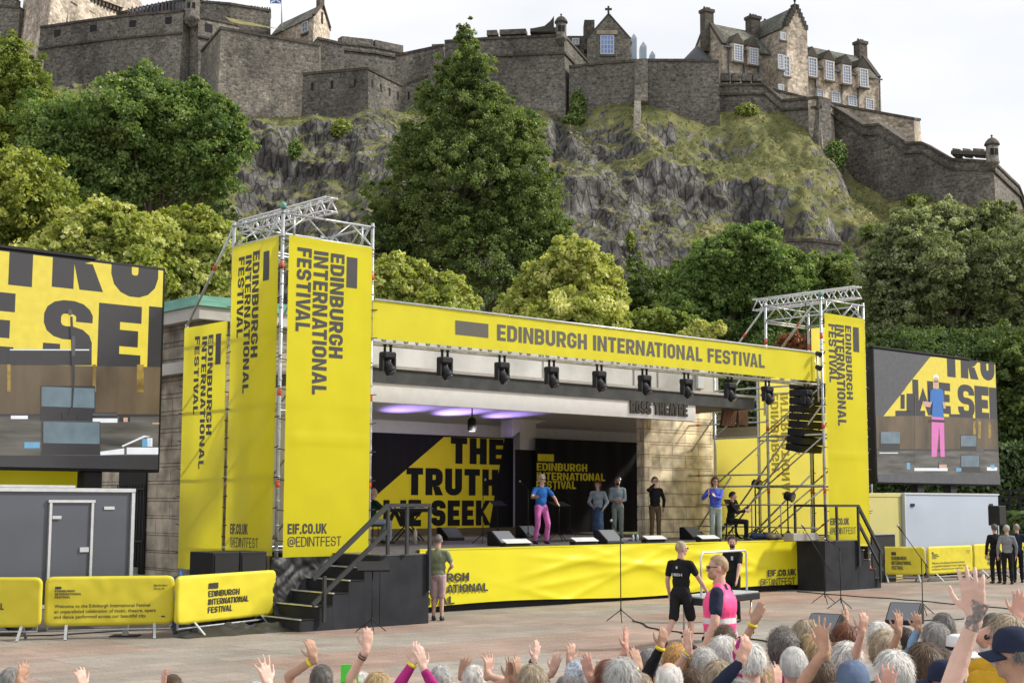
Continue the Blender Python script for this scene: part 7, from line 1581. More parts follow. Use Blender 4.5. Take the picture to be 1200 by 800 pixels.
def rmesh(mb, name, mat, parent, voxel, smooth=2):
    o = mb.build(name, mat, parent); m = o.modifiers.new('r', 'REMESH'); m.mode = 'VOXEL'; m.voxel_size = voxel; m.use_smooth_shade = True
    if smooth: q = o.modifiers.new('s', 'SMOOTH'); q.factor = .5; q.iterations = smooth
    PENDING.append(o); return o
hash_ = lambda t: sum(map(ord, t)) % 17
def flush():
    dg = bpy.context.evaluated_depsgraph_get()
    for o in PENDING:
        me = bpy.data.meshes.new_from_object(o.evaluated_get(dg)); mats = list(o.data.materials); old = o.data; o.modifiers.clear(); o.data = me
        if not me.materials:
            for q in mats: me.materials.append(q)
        bpy.data.meshes.remove(old); bn = o.name.split('.')[0]
        if bn in ('shirt', 'trousers', 'shorts', 'hi_vis_vest'):
            n = len(me.vertices); co = np.zeros(n * 3); me.vertices.foreach_get('co', co); no = np.zeros(n * 3); me.vertices.foreach_get('normal', no); co = co.reshape(-1, 3); sd = (hash_(o.name)) * 3.1
            ds = np.array([noise.noise(Vector((x * 9 + sd, y * 9, z * 6))) + .6 * noise.noise(Vector((x * 20, y * 20 + sd, z * 13 + x * 9))) for x, y, z in co]); co += no.reshape(-1, 3) * (ds * .0075 - .001)[:, None]; me.vertices.foreach_set('co', co.ravel()); me.update()
        if o in VEST:
            me.materials.append(FB['refl']); bm = bmesh.new(); bm.from_mesh(me)
            for f in bm.faces:
                c = f.calc_center_median()
                if abs(c.z - 1.125) < .028 or abs(c.z - .985) < .028: f.material_index = 1
            bmesh.ops.delete(bm, geom=[f for f in bm.faces if (f.calc_center_median().y > .03 and abs(f.calc_center_median().x) < .085 + .1 * max(0, 1.2 - f.calc_center_median().z)) or abs(f.calc_center_median().x) > .262], context='FACES'); bm.to_mesh(me); bm.free()
    PENDING.clear()
def V3(*a): return Vector(a)
def ik(a, b, l1, l2, pole):
    a, b = Vector(a), Vector(b); d = b - a; L_ = d.length; M_ = (l1 + l2) * .999
    if L_ > M_: b = a + d * (M_ / L_); d = b - a; L_ = M_
    x = (l1 * l1 - l2 * l2 + L_ * L_) / (2 * L_); h = sqrt(max(0, l1 * l1 - x * x)); u = d / L_; p = Vector(pole); p = (p - u * p.dot(u)); p = p.normalized() if p.length > 1e-4 else Vector((0, 0, -1))
    return a + u * x + p * h, b
def hand(mb, w, fd, pd, side, spread=.25, curl=.15, sc=1.0):
    """five fingers: w wrist, fd finger direction, pd the way the palm faces, side +1 when the thumb is on fd x pd's side"""
    fd = Vector(fd).normalized(); pd = Vector(pd); pd = (pd - fd * pd.dot(fd)).normalized(); sv = fd.cross(pd) * side; w = Vector(w)
    offs = (.031, .0105, -.0105, -.030); lens = (.072, .081, .076, .060); kn = (.092, .096, .092, .083); an = (.75, .2, -.3, -.95)
    mb.cap(w - fd * .02, w + fd * .02, .026 * sc, .028 * sc, 8)
    for o, l, k, a in zip(offs, lens, kn, an):
        b = w + sv * o * sc * 1.02 + fd * k * sc; mb.cap(w + sv * o * .62 * sc + fd * .012 * sc, b, .0155 * sc, .0125 * sc, 8)
        dr = (fd + sv * a * spread).normalized(); p = b
        for i, (fr, rr, r2) in enumerate(((.45, .0095, .0088), (.32, .0088, .0082), (.23, .0082, .0068))):
            q = curl * (i + .5) * 1.1; d2 = (dr * cos(q) + pd * sin(q)).normalized(); e = p + d2 * l * fr * 1.05 * sc; mb.cap(p, e, rr * sc, r2 * sc, 7); p = e
    t0 = w + fd * .025 * sc + sv * .026 * sc; t1 = t0 + (fd * .62 + sv * .72 + pd * .25).normalized() * .042 * sc; t2 = t1 + (fd * .85 + sv * .42 + pd * .2).normalized() * .034 * sc; t3 = t2 + (fd * .95 + sv * .2 + pd * .15).normalized() * .026 * sc
    mb.cap(t0 - sv * .012 * sc, t1, .016 * sc, .012 * sc, 8); mb.cap(t1, t2, .0115 * sc, .0098 * sc, 8); mb.cap(t2, t3, .0098 * sc, .0075 * sc, 8)
def hair_mesh(name, mat, parent, hc, hr, style, seed, hatted=False):
    """hc head centre, hr head rotation (3x3).  A scalp cap with its own lumps, and loose strands over it"""
    rs = np.random.default_rng(seed); m = MB(); OFF = np.array([0, -.008, .016])
    base = np.array([.081, .100, .112]); long_ = style in ('long', 'bob'); curly = style == 'curly'; short = style in ('short', 'crop', 'thin')
    grow = {'crop': .003, 'thin': .004, 'short': .008, 'bob': .013, 'long': .013, 'curly': .021, 'up': .012}[style]
    def keep(x, y, z):      # head space, y to the front, z up, unit sphere
        if y > .05: return z > .42 + .25 * (1 - abs(x)) * (y > .55) - (.25 if y < .4 else 0) * abs(x)
        if long_ or curly: return z > -.78
        return z > (-.42 if abs(x) < .75 else -.22)
    if style == 'thin':
        k0 = keep; keep = lambda x, y, z: k0(x, y, z) and (z < .72)
    if hatted: k1 = keep; keep = lambda x, y, z: k1(x, y, z) and z < .12
    nu, nv = 30, 20; ids = {}; vs = []
    def P(i, j):
        a = 2 * pi * i / nu; b = -pi / 2 + pi * j / nv; u = np.array([cos(b) * cos(a), cos(b) * sin(a), sin(b)])
        lump = grow * (1 + (.55 if curly else .35) * noise.noise(Vector((u * (5.5 if curly else 3.2)).tolist()) + Vector((seed * 1.7, 0, 0)))) + .003 * noise.noise(Vector((u * 14).tolist()))
        r = base + lump; p = u * r + OFF
        if long_ and u[2] < -.1: p[2] -= (-.1 - u[2]) * (.10 if style == 'bob' else .20); p[:2] *= 1.04
        return u, p
    fs = []
    for j in range(nv):
        for i in range(nu):
            q = [(i, j), (i + 1, j), (i + 1, j + 1), (i, j + 1)]; us = [P(a, b)[0] for a, b in q]; c = np.mean(us, axis=0)
            if not keep(*c): continue
            f = []
            for a, b in q:
                k = (a % nu, b)
                if k not in ids: ids[k] = len(vs); vs.append(P(a, b)[1])
                f.append(ids[k])
            f = list(dict.fromkeys(f)); 
            if len(f) > 2: fs.append(f)
    loc = lambda p: hc + hr @ Vector(p.tolist() if hasattr(p, 'tolist') else p)
    m.add([loc(p) for p in vs], fs, 0, True)
    n = {'crop': 400, 'thin': 400, 'short': 1300, 'bob': 1600, 'long': 1700, 'curly': 1700, 'up': 900}[style]; ln = {'crop': .015, 'thin': .02, 'short': .040, 'bob': .075, 'long': .10, 'curly': .030, 'up': .05}[style]
    crown = np.array([.0, -.35, .94]); cnt = 0
    while cnt < n:
        u = rs.normal(size=3); u /= np.linalg.norm(u)
        if not keep(*u): continue
        cnt += 1; g = grow * rs.uniform(.9, 1.5) + .002; p = u * (base + g) + OFF
        if long_ and u[2] < -.1: p[2] -= (-.1 - u[2]) * (.10 if style == 'bob' else .20)
        d = u - crown * (u @ crown); d = d / (np.linalg.norm(d) + 1e-6) + np.array([0, 0, -.55 if style != 'up' else .3]) + rs.normal(size=3) * (.7 if curly else .30); d -= u * (d @ u) * .85; d /= np.linalg.norm(d) + 1e-6
        s = np.cross(u, d); w = .0016 if style in ('crop', 'thin') else .0018; l = ln * rs.uniform(.5, 1.25); cu = rs.uniform(-.1, .55) if not curly else rs.uniform(-.2, .8)
        p1 = p + d * l * .5 + u * l * .06 * cu; p2 = p + d * l - u * l * .10 * (1 - cu)
        if curly: p2 = p + d * l * .7 + u * l * .5 * cu
        m.add([loc(p - s * w), loc(p + s * w), loc(p1 + s * w * .8), loc(p1 - s * w * .8), loc(p2)], [(0, 1, 2, 3), (3, 2, 4)], 0, True)
    return m.build(name, mat, parent)
def hat(name, mat, parent, hc, hr, kind, band=None):
    loc = lambda x, y, z: hc + hr @ Vector((x, y, z)); m = MB(); R_ = (.092, .112)
    prof = {'cap': [(1.0, .02), (1.0, .05), (.93, .10), (.7, .132), (.35, .146), (.05, .15)], 'beanie': [(1.0, -.03), (1.03, .02), (1.0, .07), (.8, .118), (.45, .14), (.05, .148)], 'sun': [(1.03, .02), (1.0, .06), (.92, .115), (.6, .13), (.05, .132)]}[kind]
    n = 20; vs = []
    for f, z in prof:
        for i in range(n): a = 2 * pi * i / n; vs.append(loc(R_[0] * f * cos(a), R_[1] * f * sin(a) - .005, z + (.004 * sin(a * 6) if kind == 'beanie' else 0)))
    fs = [(i * n + j, i * n + (j + 1) % n, (i + 1) * n + (j + 1) % n, (i + 1) * n + j) for i in range(len(prof) - 1) for j in range(n)] + [[(len(prof) - 1) * n + j for j in range(n)]]
    m.add(vs, fs, 0, True)
    if kind == 'cap':
        v, f = sheet(lambda u, q: loc((u - .5) * .17 * (1 - .25 * q * q), .095 + .085 * q - .25 * (u - .5) ** 2, .030 - .022 * q - .35 * (u - .5) ** 2 * .4), 8, 4); m.add(v, f, 0, True); m.add([tuple(Vector(x) - hr @ Vector((0, 0, .006))) for x in v], [y[::-1] for y in f], 0, True)
    if kind == 'sun':
        v = []; 
        for r, z in ((1.0, .022), (1.3, .006), (1.62, -.012)):
            for i in range(n): a = 2 * pi * i / n; v.append(loc(R_[0] * r * cos(a), R_[1] * r * sin(a), z))
        f = [(i * n + j, i * n + (j + 1) % n, (i + 1) * n + (j + 1) % n, (i + 1) * n + j) for i in range(2) for j in range(n)]; m.add(v, f, 0, True); m.add([tuple(Vector(x) - hr @ Vector((0, 0, .005))) for x in v], [y[::-1] for y in f], 0, True)
    o = m.build(name, mat, parent)
    if band is not None:
        b = MB(); vs = [loc(R_[0] * 1.035 * cos(2 * pi * i / n), R_[1] * 1.035 * sin(2 * pi * i / n) - .005, z) for z in (.024, .052) for i in range(n)]; b.add(vs, [(j, (j + 1) % n, n + (j + 1) % n, n + j) for j in range(n)], 0, True); b.build('hat_band', band, o)
    return o
_seed = [100]
def person(label, base, face, H=1.72, skin=0, hair=('short', 'brown'), top=('navy', 'short'), legs=('black', 'long'), shoes=SHOE, pose=None, group=None, voxel=.0085, girth=1.0, head=(0, 0), hatk=None, glasses=None, lean=0.0, extras=None, hands=None, detail=True, skirt=None, beard=None, jacket=None):
    """base: ground point; face: direction looked at (radians, 0 = +Y).  Local frame: x right, y front, z up, for a figure of 1.75 m."""
    _seed[0] += 1; k = H / 1.75; r = thing('person', label, 'person', tuple(map(float, base)), face, group); r.scale = (k, k, k)
    ROOT[r.name] = Matrix.Translation(Vector(base)) @ Matrix.Rotation(face, 4, 'Z') @ Matrix.Diagonal((k, k, k, 1))
    J = dict(hip=V3(0, 0, .93), chest=V3(0, .0, 1.27), neck=V3(0, -.01, 1.47), shR=V3(.185, -.01, 1.40), shL=V3(-.185, -.01, 1.40), wrR=V3(.27, .06, .86), wrL=V3(-.27, .06, .86), hpR=V3(.09, 0, .92), hpL=V3(-.09, 0, .92), knR=V3(.10, .03, .50), knL=V3(-.10, .03, .50), anR=V3(.11, -.02, .085), anL=V3(-.11, -.02, .085), plR=V3(.6, -.5, -.7), plL=V3(-.6, -.5, -.7))
    if pose:
        for a, b in pose.items(): J[a] = Vector(b)
    LR = Matrix.Rotation(-lean, 3, 'X'); hip = J['hip']
    up = lambda p: hip + LR @ (Vector(p) - Vector((0, 0, .93)))
    T = {q: up(J[q]) for q in ('chest', 'neck', 'shR', 'shL')}
    HRm = Matrix.Rotation(head[0], 3, 'Z') @ Matrix.Rotation(head[1], 3, 'X') ; HRm = HRm @ Matrix.Rotation(-lean * .4, 3, 'X')
    hb = T['neck'] + Vector((0, .012, .03)); hc = hb + HRm @ Vector((0, .02, .145)); g = girth
    arms = {}
    for s in 'RL': e, w = ik(T['sh' + s], J['wr' + s], .30, .265, J['pl' + s]); arms[s] = (T['sh' + s], e, w)
    b = MB()
    # head and neck
    hp = lambda x, y, z: hc + HRm @ Vector((x, y, z))
    b.ell(hp(0, -.008, .018), (.077, .097, .105), 16, 12, 0, HRm); b.ell(hp(0, .030, -.052), (.056, .062, .062), 14, 10, 0, HRm); b.ell(hp(0, .060, -.088), (.030, .026, .026), 10, 8, 0, HRm)
    b.cap(hp(0, .088, .012), hp(0, .108, -.026), .010, .016, 8); b.ell(hp(0, .086, .022), (.05, .012, .010), 10, 6, 0, HRm); b.ell(hp(0, .086, -.058), (.024, .012, .010), 10, 6, 0, HRm)
    for sx in (-1, 1): b.ell(hp(sx * .080, -.006, -.012), (.012, .022, .034), 8, 8, 0, HRm); b.ell(hp(sx * .042, .070, -.022), (.022, .018, .02), 8, 6, 0, HRm)
    b.cap(T['neck'] - Vector((0, 0, .07)), hp(0, -.005, -.06), .060 * (.6 + .4 * g), .054 * (.7 + .3 * g), 12)
    # trunk and limbs
    ch, hi = T['chest'], hip
    b.ell(ch + LR @ Vector((0, .005, 0)), (.145 * g, .095 * g, .19), 14, 10, 0, LR); b.ell((ch + hi) / 2 + LR @ Vector((0, .01 * g, 0)), (.125 * g, .09 * g, .17), 14, 10, 0, LR); b.ell(hi, (.14 * g, .098 * g, .11), 14, 10)
    b.cap(T['shL'], T['shR'], .05, .05, 10)
    for s in 'RL':
        S_, E_, W_ = arms[s]; b.cap(S_, E_, .048 * (.5 + .5 * g), .040 * (.5 + .5 * g), 10); b.cap(E_, E_ + (W_ - E_) * .35, .040 * (.5 + .5 * g), .040 * (.5 + .5 * g), 10); b.cap(E_ + (W_ - E_) * .35, W_, .039 * (.5 + .5 * g), .026, 10)
        sd = 1 if s == 'R' else -1; hd = (hands or {}).get(s, {}); fd = Vector(hd.get('f', (W_ - E_))); pd = Vector(hd.get('p', Vector((-sd, .3, 0)))); th = hd.get('t', None)
        fdn = fd.normalized(); pdn = (pd - fdn * pd.dot(fdn)).normalized(); sv = fdn.cross(pdn)
        # thumb side: right hand, palm forward, fingers up -> thumb points to the left
        sgn = (-1 if s == 'R' else 1) * -1
        hand(b, W_, fd, pd, th if th is not None else (1 if s == 'L' else -1) * -1 * -1, hd.get('s', .25), hd.get('c', .22), hd.get('k', 1.0))
        Hp, Kn, An = J['hp' + s], J['kn' + s], J['an' + s]; b.cap(Hp, Kn, .075 * (.5 + .5 * g), .052, 10); b.cap(Kn, Kn + (An - Kn) * .35, .052, .050, 10); b.cap(Kn + (An - Kn) * .35, An, .050, .035, 10)
        ft = J.get('ft' + s, Vector((.03 * sd, 1, -.1))).normalized(); b.cap(An - Vector((0, 0, .04)), An + ft * .12 - Vector((0, 0, .045)), .034, .03, 8)
    rmesh(b, 'body', SKIN[skin], r, voxel)
    # clothes, a little outside the body
    o = .014
    if top:
        c = MB(); c.ell(ch + LR @ Vector((0, .005, 0)), (.160 * g + o, .105 * g + o, .20), 16, 10, 0, LR); c.ell((ch + hi) / 2 + LR @ Vector((0, .01 * g, 0)), (.142 * g + o, .102 * g + o, .19), 16, 10, 0, LR); c.ell(hi + Vector((0, 0, .03)), (.148 * g + o, .108 * g + o, .12), 16, 10)
        c.cap(T['shL'] + Vector((.03, 0, .0)), T['shR'] - Vector((.03, 0, .0)), .060 + o * .3, .060 + o * .3, 12); c.cap(T['neck'] - Vector((0, 0, .10)), T['neck'] - Vector((0, -.004, .020)), .085, .066 * (.7 + .3 * g), 12)
        for s in 'RL':
            S_, E_, W_ = arms[s]; rr = (.5 + .5 * g)
            if top[1] == 'short': c.cap(S_, S_ + (E_ - S_) * .62, .062 * rr, .060 * rr, 12)
            elif top[1] == 'none': pass
            else:
                c.cap(S_, E_, .062 * rr, .054 * rr, 12); f = {'long': .93, 'rolled': .30}[top[1]]; c.cap(E_, E_ + (W_ - E_) * f, .054 * rr, .040 if f > .5 else .05, 12)
        rmesh(c, 'shirt', FB[top[0]], r, max(voxel * 1.5, .012), 3)
    if legs:
        c = MB(); c.ell(hip - Vector((0, 0, .02)), (.152 * g + o, .112 * g + o, .125), 16, 10)
        for s in 'RL':
            Hp, Kn, An = J['hp' + s], J['kn' + s], J['an' + s]; rr = (.5 + .5 * g)
            if legs[1] == 'shorts': c.cap(Hp, Hp + (Kn - Hp) * .95, .096 * rr, .088 * rr, 12)
            else: c.cap(Hp, Kn, .094 * rr, .072 * rr, 12); c.cap(Kn, An + (Kn - An) * .06, .070 * rr, .062, 12)
        if skirt: c.cap(hip, (J['knR'] + J['knL']) / 2 - Vector((0, 0, .22)), .14, .19, 14)
        rmesh(c, 'trousers' if legs[1] != 'shorts' else 'shorts', FB[legs[0]], r, max(voxel * 1.6, .014), 3)
    if detail:
        for s in 'RL':
            An = J['an' + s]; sd = 1 if s == 'R' else -1; ft = J.get('ft' + s, Vector((.03 * sd, 1, -.1))).normalized(); c = MB(); c.cap(An - Vector((0, 0, .035)) - ft * .03, An + ft * .15 - Vector((0, 0, .048)), .046, .036, 10); c.cap(An, An - Vector((0, 0, .04)), .042, .045, 10); rmesh(c, 'shoe', shoes, r, .014, 2)
        for sx in (-1, 1): MB().ell(hp(sx * .031, .0845, .004), (.010, .006, .007), 8, 6, 0, HRm).build('eye', EYE, r)
        MB().ell(hp(0, .0955, -.060), (.022, .006, .006), 8, 6, 0, HRm).build('mouth', LIP, r)
    if hair and hair[0] != 'bald': hair_mesh('hair', HR[hair[1]], r, hc, HRm, hair[0], _seed[0], bool(hatk))
    if beard: c = MB(); c.ell(hp(0, .050, -.075), (.060, .055, .050), 12, 8, 0, HRm); c.build('beard', HR[beard], r)
    if hatk: hat('cap' if hatk[0] == 'cap' else 'hat', FB[hatk[1]] if isinstance(hatk[1], str) else hatk[1], r, hc, HRm, hatk[0], hatk[2] if len(hatk) > 2 else None)
    if glasses:
        m = MB(); y = .104 if glasses != 'up' else .085; z = .004 if glasses != 'up' else .092
        for sx in (-1, 1): m.ell(hp(sx * .033, y, z), (.026, .008, .018), 10, 6, 0, HRm); m.tube([hp(sx * .058, y - .01, z + .006), hp(sx * .084, -.01, z + .004)], .004, 6)
        m.tube([hp(-.012, y + .004, z + .004), hp(.012, y + .004, z + .004)], .004, 6); m.build('glasses', SHADE, r)
    info = dict(root=r, arms=arms, hp=hp, T=T, hip=hip, LR=LR, J=J, H=HRm, hc=hc)
    if extras: extras(info)
    return info
def band(info, s, f, mat, w=.012, r=.036, name='wristband'):
    S_, E_, W_ = info['arms'][s]; p = E_ + (W_ - E_) * f; d = (W_ - E_).normalized(); MB().lathe([(r, -w), (r * 1.04, 0), (r, w)], p, 14, axis=d).build(name, mat, info['root'])
YB = M('band_yellow', (.75, .60, .02), .4); KB = M('band_black', (.02, .02, .02), .4); BB = M('band_brown', (.10, .05, .03), .6)

# ---------------- on the stage.  face: 0 looks away from the camera, pi looks at it
def stg(px, py): p = at_z(px, py, ZS); return (float(p[0]), float(p[1]), ZS)
TOCAM = A42 + pi
person('white haired person in blue polo shirt and pink trousers, gesturing', stg(634, 637), pi + .55, 1.80, 0, ('short', 'white'), ('blue', 'short'), ('pink', 'long'), lean=.12, glasses='on', head=(-.1, 0),
    pose=dict(wrL=(-.30, .30, 1.02), wrR=(.40, .40, 1.16), plR=(.5, -.4, -.8), plL=(-.8, -.5, -.3), knR=(.16, .10, .50), knL=(-.12, .14, .50), anR=(.17, -.02, .085), anL=(-.13, .04, .085), hip=(.0, -.04, .91)), hands=dict(R=dict(f=(.5, .8, .35), p=(-.3, .3, .9), s=.5), L=dict(f=(.3, .9, -.1), p=(.6, 0, -.6), c=.5)))
person('person with long red hair in a blue denim dress and cardigan on stage', stg(701, 631), pi - .15, 1.70, 3, ('long', 'auburn'), ('paleden', 'long'), ('denim', 'long'), skirt=True, head=(-.3, 0), pose=dict(wrR=(.16, .20, 1.0), wrL=(-.20, .16, .95), knR=(.07, .02, .5), knL=(-.07, .02, .5), anR=(.08, -.02, .085), anL=(-.08, -.02, .085)))
person('dark haired person in pale shirt and light trousers, hands clasped', stg(724, 630), pi + .1, 1.84, 2, ('short', 'dbrown'), ('paleden', 'rolled'), ('sage', 'long'), beard='dbrown', pose=dict(wrR=(.06, .24, 1.06), wrL=(-.05, .24, 1.05)), hands=dict(R=dict(f=(-.8, .4, 0), p=(-.2, -1, 0), c=.7), L=dict(f=(.8, .4, 0), p=(-.2, -1, 0), c=.7)))
person('person in a black suit with glasses raising one hand to the face', stg(768, 632), pi + .25, 1.80, 3, ('short', 'brown'), ('black', 'long'), ('brown', 'long'), glasses='on', head=(-.25, 0), pose=dict(wrR=(.09, .18, 1.56), wrL=(-.24, .06, .90), plR=(.7, .2, -.7)), hands=dict(R=dict(f=(0, .2, 1), p=(-.6, -.6, 0), s=.2)))
person('person in blue top and sage trousers signing with both hands', stg(839, 634), pi + .2, 1.76, 0, ('bob', 'brown'), ('royal', 'long'), ('sage', 'long'), glasses='on', girth=1.08, pose=dict(wrR=(.30, .30, 1.30), wrL=(.12, .34, 1.24), plR=(.6, -.3, -.7), plL=(-.6, -.3, -.7)), hands=dict(R=dict(f=(.1, .3, 1), p=(-.8, .4, 0), s=.7), L=dict(f=(.8, .3, .5), p=(0, .5, .5), s=.6)))
def chair_for(p, face, lab):
    r = thing('stage_stool', lab, 'stool', p, face); MB().box(-.20, .20, -.22, .16, .44, .49).build('seat', BLACK, r, bevel=.01)
    for x in (-.16, .16):
        for y in (-.18, .12): MB().tube([(x, y, .005), (x * .8, y * .8, .44)], .014, 6).build('leg', BLACK, r)
sit = dict(hip=(0, -.05, .56), hpR=(.10, -.02, .55), hpL=(-.10, -.02, .55), knR=(.14, .42, .53), knL=(-.14, .42, .53), anR=(.14, .42, .085), anL=(-.14, .40, .085))
p = stg(436, 637); person('bald person in a dark green shirt and pale jeans seated at the keyboard', p, A42 - pi / 2 - .1, 1.80, 0, ('bald', 'grey'), ('green', 'long'), ('paleden', 'long'), lean=.10, pose=dict(sit, wrR=(.20, .42, .92), wrL=(-.18, .44, .92))); chair_for(p, A42 - pi / 2 - .1, 'black stool under the bald pianist at the left of the stage')
p = stg(858, 632); person('person in black seated behind the music desk at the right of the stage', p, -pi / 2 - .2, 1.75, 0, ('short', 'dbrown'), ('black', 'long'), ('black', 'long'), lean=.12, pose=dict(sit, wrR=(.20, .40, .85), wrL=(-.18, .42, .85))); chair_for(p, -pi / 2 - .2, 'black stool under the musician in black at the right')

# ---------------- crew on the plaza
def gnd(px, py): p = at_z(px, py, 0); return (float(p[0]), float(p[1]), 0.0)
info = person('bald person in olive T-shirt and pale pink shorts at the stage edge', gnd(513, 727), -.15, 1.78, 0, ('crop', 'dgrey'), ('olive', 'short'), ('palepink', 'shorts'), girth=1.05, pose=dict(wrL=(-.16, .30, 1.18), wrR=(.20, .26, 1.05), plL=(-.8, -.2, -.5), knR=(.08, 0, .5), knL=(-.08, .02, .5), anR=(.09, -.02, .085), anL=(-.08, -.02, .085)))
def crewback(i):
    v, f = letters('CREW', (-.10, 1.20, .10, 1.245), .2); r = i['root']; MB().add([(-p[0] * -1, -.135 + .0, p[1]) for p in v], f).build('lettering', WHITE, r); MB().box(-.015, .015, -.138, -.134, 1.32, 1.36).build('badge', WHITE, r)
person('person in black crew shirt and black shorts walking with a cart', gnd(799, 760), -.62, 1.80, 0, ('crop', 'ash'), ('black', 'short'), ('black', 'shorts'), glasses='on', extras=crewback, head=(-.5, 0), pose=dict(wrR=(.36, .34, .86), wrL=(-.27, .10, .86), knR=(.11, .14, .50), anR=(.12, .10, .085), knL=(-.11, -.06, .50), anL=(-.12, -.34, .16), ftL=(0, .8, -.5)))
def tee(i): MB().box(-.10, -.05, .128, .134, 1.28, 1.36).build('badge', WHITE, i['root'])
person('bearded person in black T-shirt carrying the far end of the cart', gnd(860, 728), pi - .75, 1.76, 0, ('short', 'dbrown'), ('black', 'short'), ('black', 'long'), beard='dbrown', extras=tee, head=(.55, 0), pose=dict(wrR=(.30, .22, .84), wrL=(-.30, .30, .86)))
cp0, cp1 = at_Y(806, 703, 24.6), at_Y(875, 700, 26.4)
ct = thing('equipment_cart', 'grey topped black cart with a tall steel hoop carried between two crew members', 'cart', (float((cp0 + cp1)[0] / 2), float((cp0 + cp1)[1] / 2), .5), atan2((cp1 - cp0)[1], (cp1 - cp0)[0]))
w = float(np.linalg.norm((cp1 - cp0)[:2])) / 2; MB().box(-w, w, -.28, .28, .24, .36).build('tray', BLACK, ct, bevel=.015); MB().box(-w + .03, w - .03, -.26, .26, .363, .385).build('top', M('cart_top_grey', (.42, .44, .45), .5), ct)
hz_ = 1.12; MB().tube([(-w * .72, -.1, .30), (-w * .72, -.1, hz_ - .06), (-w * .66, -.1, hz_), (w * .78, -.1, hz_), (w * .84, -.1, hz_ - .06), (w * .84, -.1, .30)], .02, 8).build('hoop', ALU, ct)
for x in (-w * .8, w * .8):
    for y in (-.2, .2): MB().tube([(x, y, .24), (x, y, -.28)], .018, 6).build('leg', STEEL, ct); MB().lathe([(.05, -.02), (.05, .02)], (x, y, -.33), 10, axis=(1, 0, 0)).build('castor', RUB, ct)
def vest(i):
    r = i['root']; T, hip, LR = i['T'], i['hip'], i['LR']; ch = T['chest']; g = 1.32; c = MB(); c.ell(ch + LR @ Vector((0, .002, -.01)), (.165 * g + .030, .107 * g + .030, .20), 20, 12, 0, LR); c.ell((ch + hip) / 2 + LR @ Vector((0, .012, 0)), (.147 * g + .030, .105 * g + .030, .20), 20, 12, 0, LR); c.ell(hip + Vector((0, 0, .04)), (.150 * g + .026, .110 * g + .028, .10), 20, 10)
    for s in 'RL': c.cap(T['sh' + s] * .62 + T['neck'] * .38, T['sh' + s] * .95 + T['neck'] * .05 - Vector((0, 0, .02)), .074, .066, 12)
    o = rmesh(c, 'hi_vis_vest', FB['hiviz'], r, .014, 3)
    VEST.append(o)
sp = at_Y(846, 800, 15.6); sp[2] = 0
person('burly bearded person in a pink hi-vis vest over a dark T-shirt, turned to the left', sp, pi / 2 - .38, 1.88, 0, ('crop', 'sandy'), ('navy', 'short'), ('brown', 'long'), girth=1.32, beard='sandy', glasses='on', head=(.35, 0), extras=vest, pose=dict(wrR=(.30, .04, .88), wrL=(-.30, .10, .88)), voxel=.008)

# ---------------- the choir in dark suits at the right
rs0 = at_z(1186, 662, 0); cr = thing('choir_riser', 'low black riser under the rear row of the choir', 'riser', (float(rs0[0]) + .6, float(rs0[1]) + 2.2, 0), -.2); MB().box(-1.6, 2.2, -.7, .9, 0.005, .36).build('deck', BLACK, cr); MB().box(-1.6, 2.2, -.715, -.702, .02, .34).build('fascia', BLACKM, cr)
for px, py, hh, hr_, tp, lab, fa in ((1168, 682, 1.82, ('short', 'dgrey'), ('black', 'long'), 'person in a black suit at the left of the choir, seen from behind', .1), (1182, 683, 1.80, ('short', 'silver'), ('grey', 'long'), 'silver haired choir person in grey top seen from behind', -.1), (1194, 681, 1.83, ('thin', 'grey'), ('navy', 'long'), 'balding person in a navy suit at the right of the choir, from behind', -.2)):
    person(lab, gnd(px, py), fa, hh, 0, hr_, tp, ('black', 'long'), group='choir members in dark suits')
for dx, dy, hh, hr_, tp, lab in ((-.75, .0, 1.80, ('short', 'silver'), ('grey', 'long'), 'choir member with silver hair on the riser, leftmost of the rear row'), (-.1, .3, 1.94, ('thin', 'grey'), ('slate', 'long'), 'tallest choir member on the riser with thin grey hair'), (.75, -.1, 1.66, ('bob', 'ginger'), ('black', 'long'), 'choir member with ginger hair on the riser'), (1.5, .0, 1.72, ('short', 'brown'), ('skyb', 'long'), 'choir member in a pale blue shirt at the right edge of the riser')):
    person(lab, (float(rs0[0]) + .6 + dx, float(rs0[1]) + 2.2 + dy, .362), .1, hh, 0, hr_, tp, ('black', 'long'), group='choir members in dark suits')
p = at_z(1169, 676, 0); sk_ = thing('speaker_stand', 'black loudspeaker on a pole at the left of the choir', 'loudspeaker', (float(p[0]), float(p[1]) - .2, 0), A42); tripod(sk_, 1.75, .45, .022); MB().box(-.24, .24, -.2, .2, 1.76, 2.42).build('cabinet', BLACK, sk_, bevel=.02); MB().box(-.21, .21, -.212, -.203, 1.80, 2.38).build('grille', BLACKM, sk_)

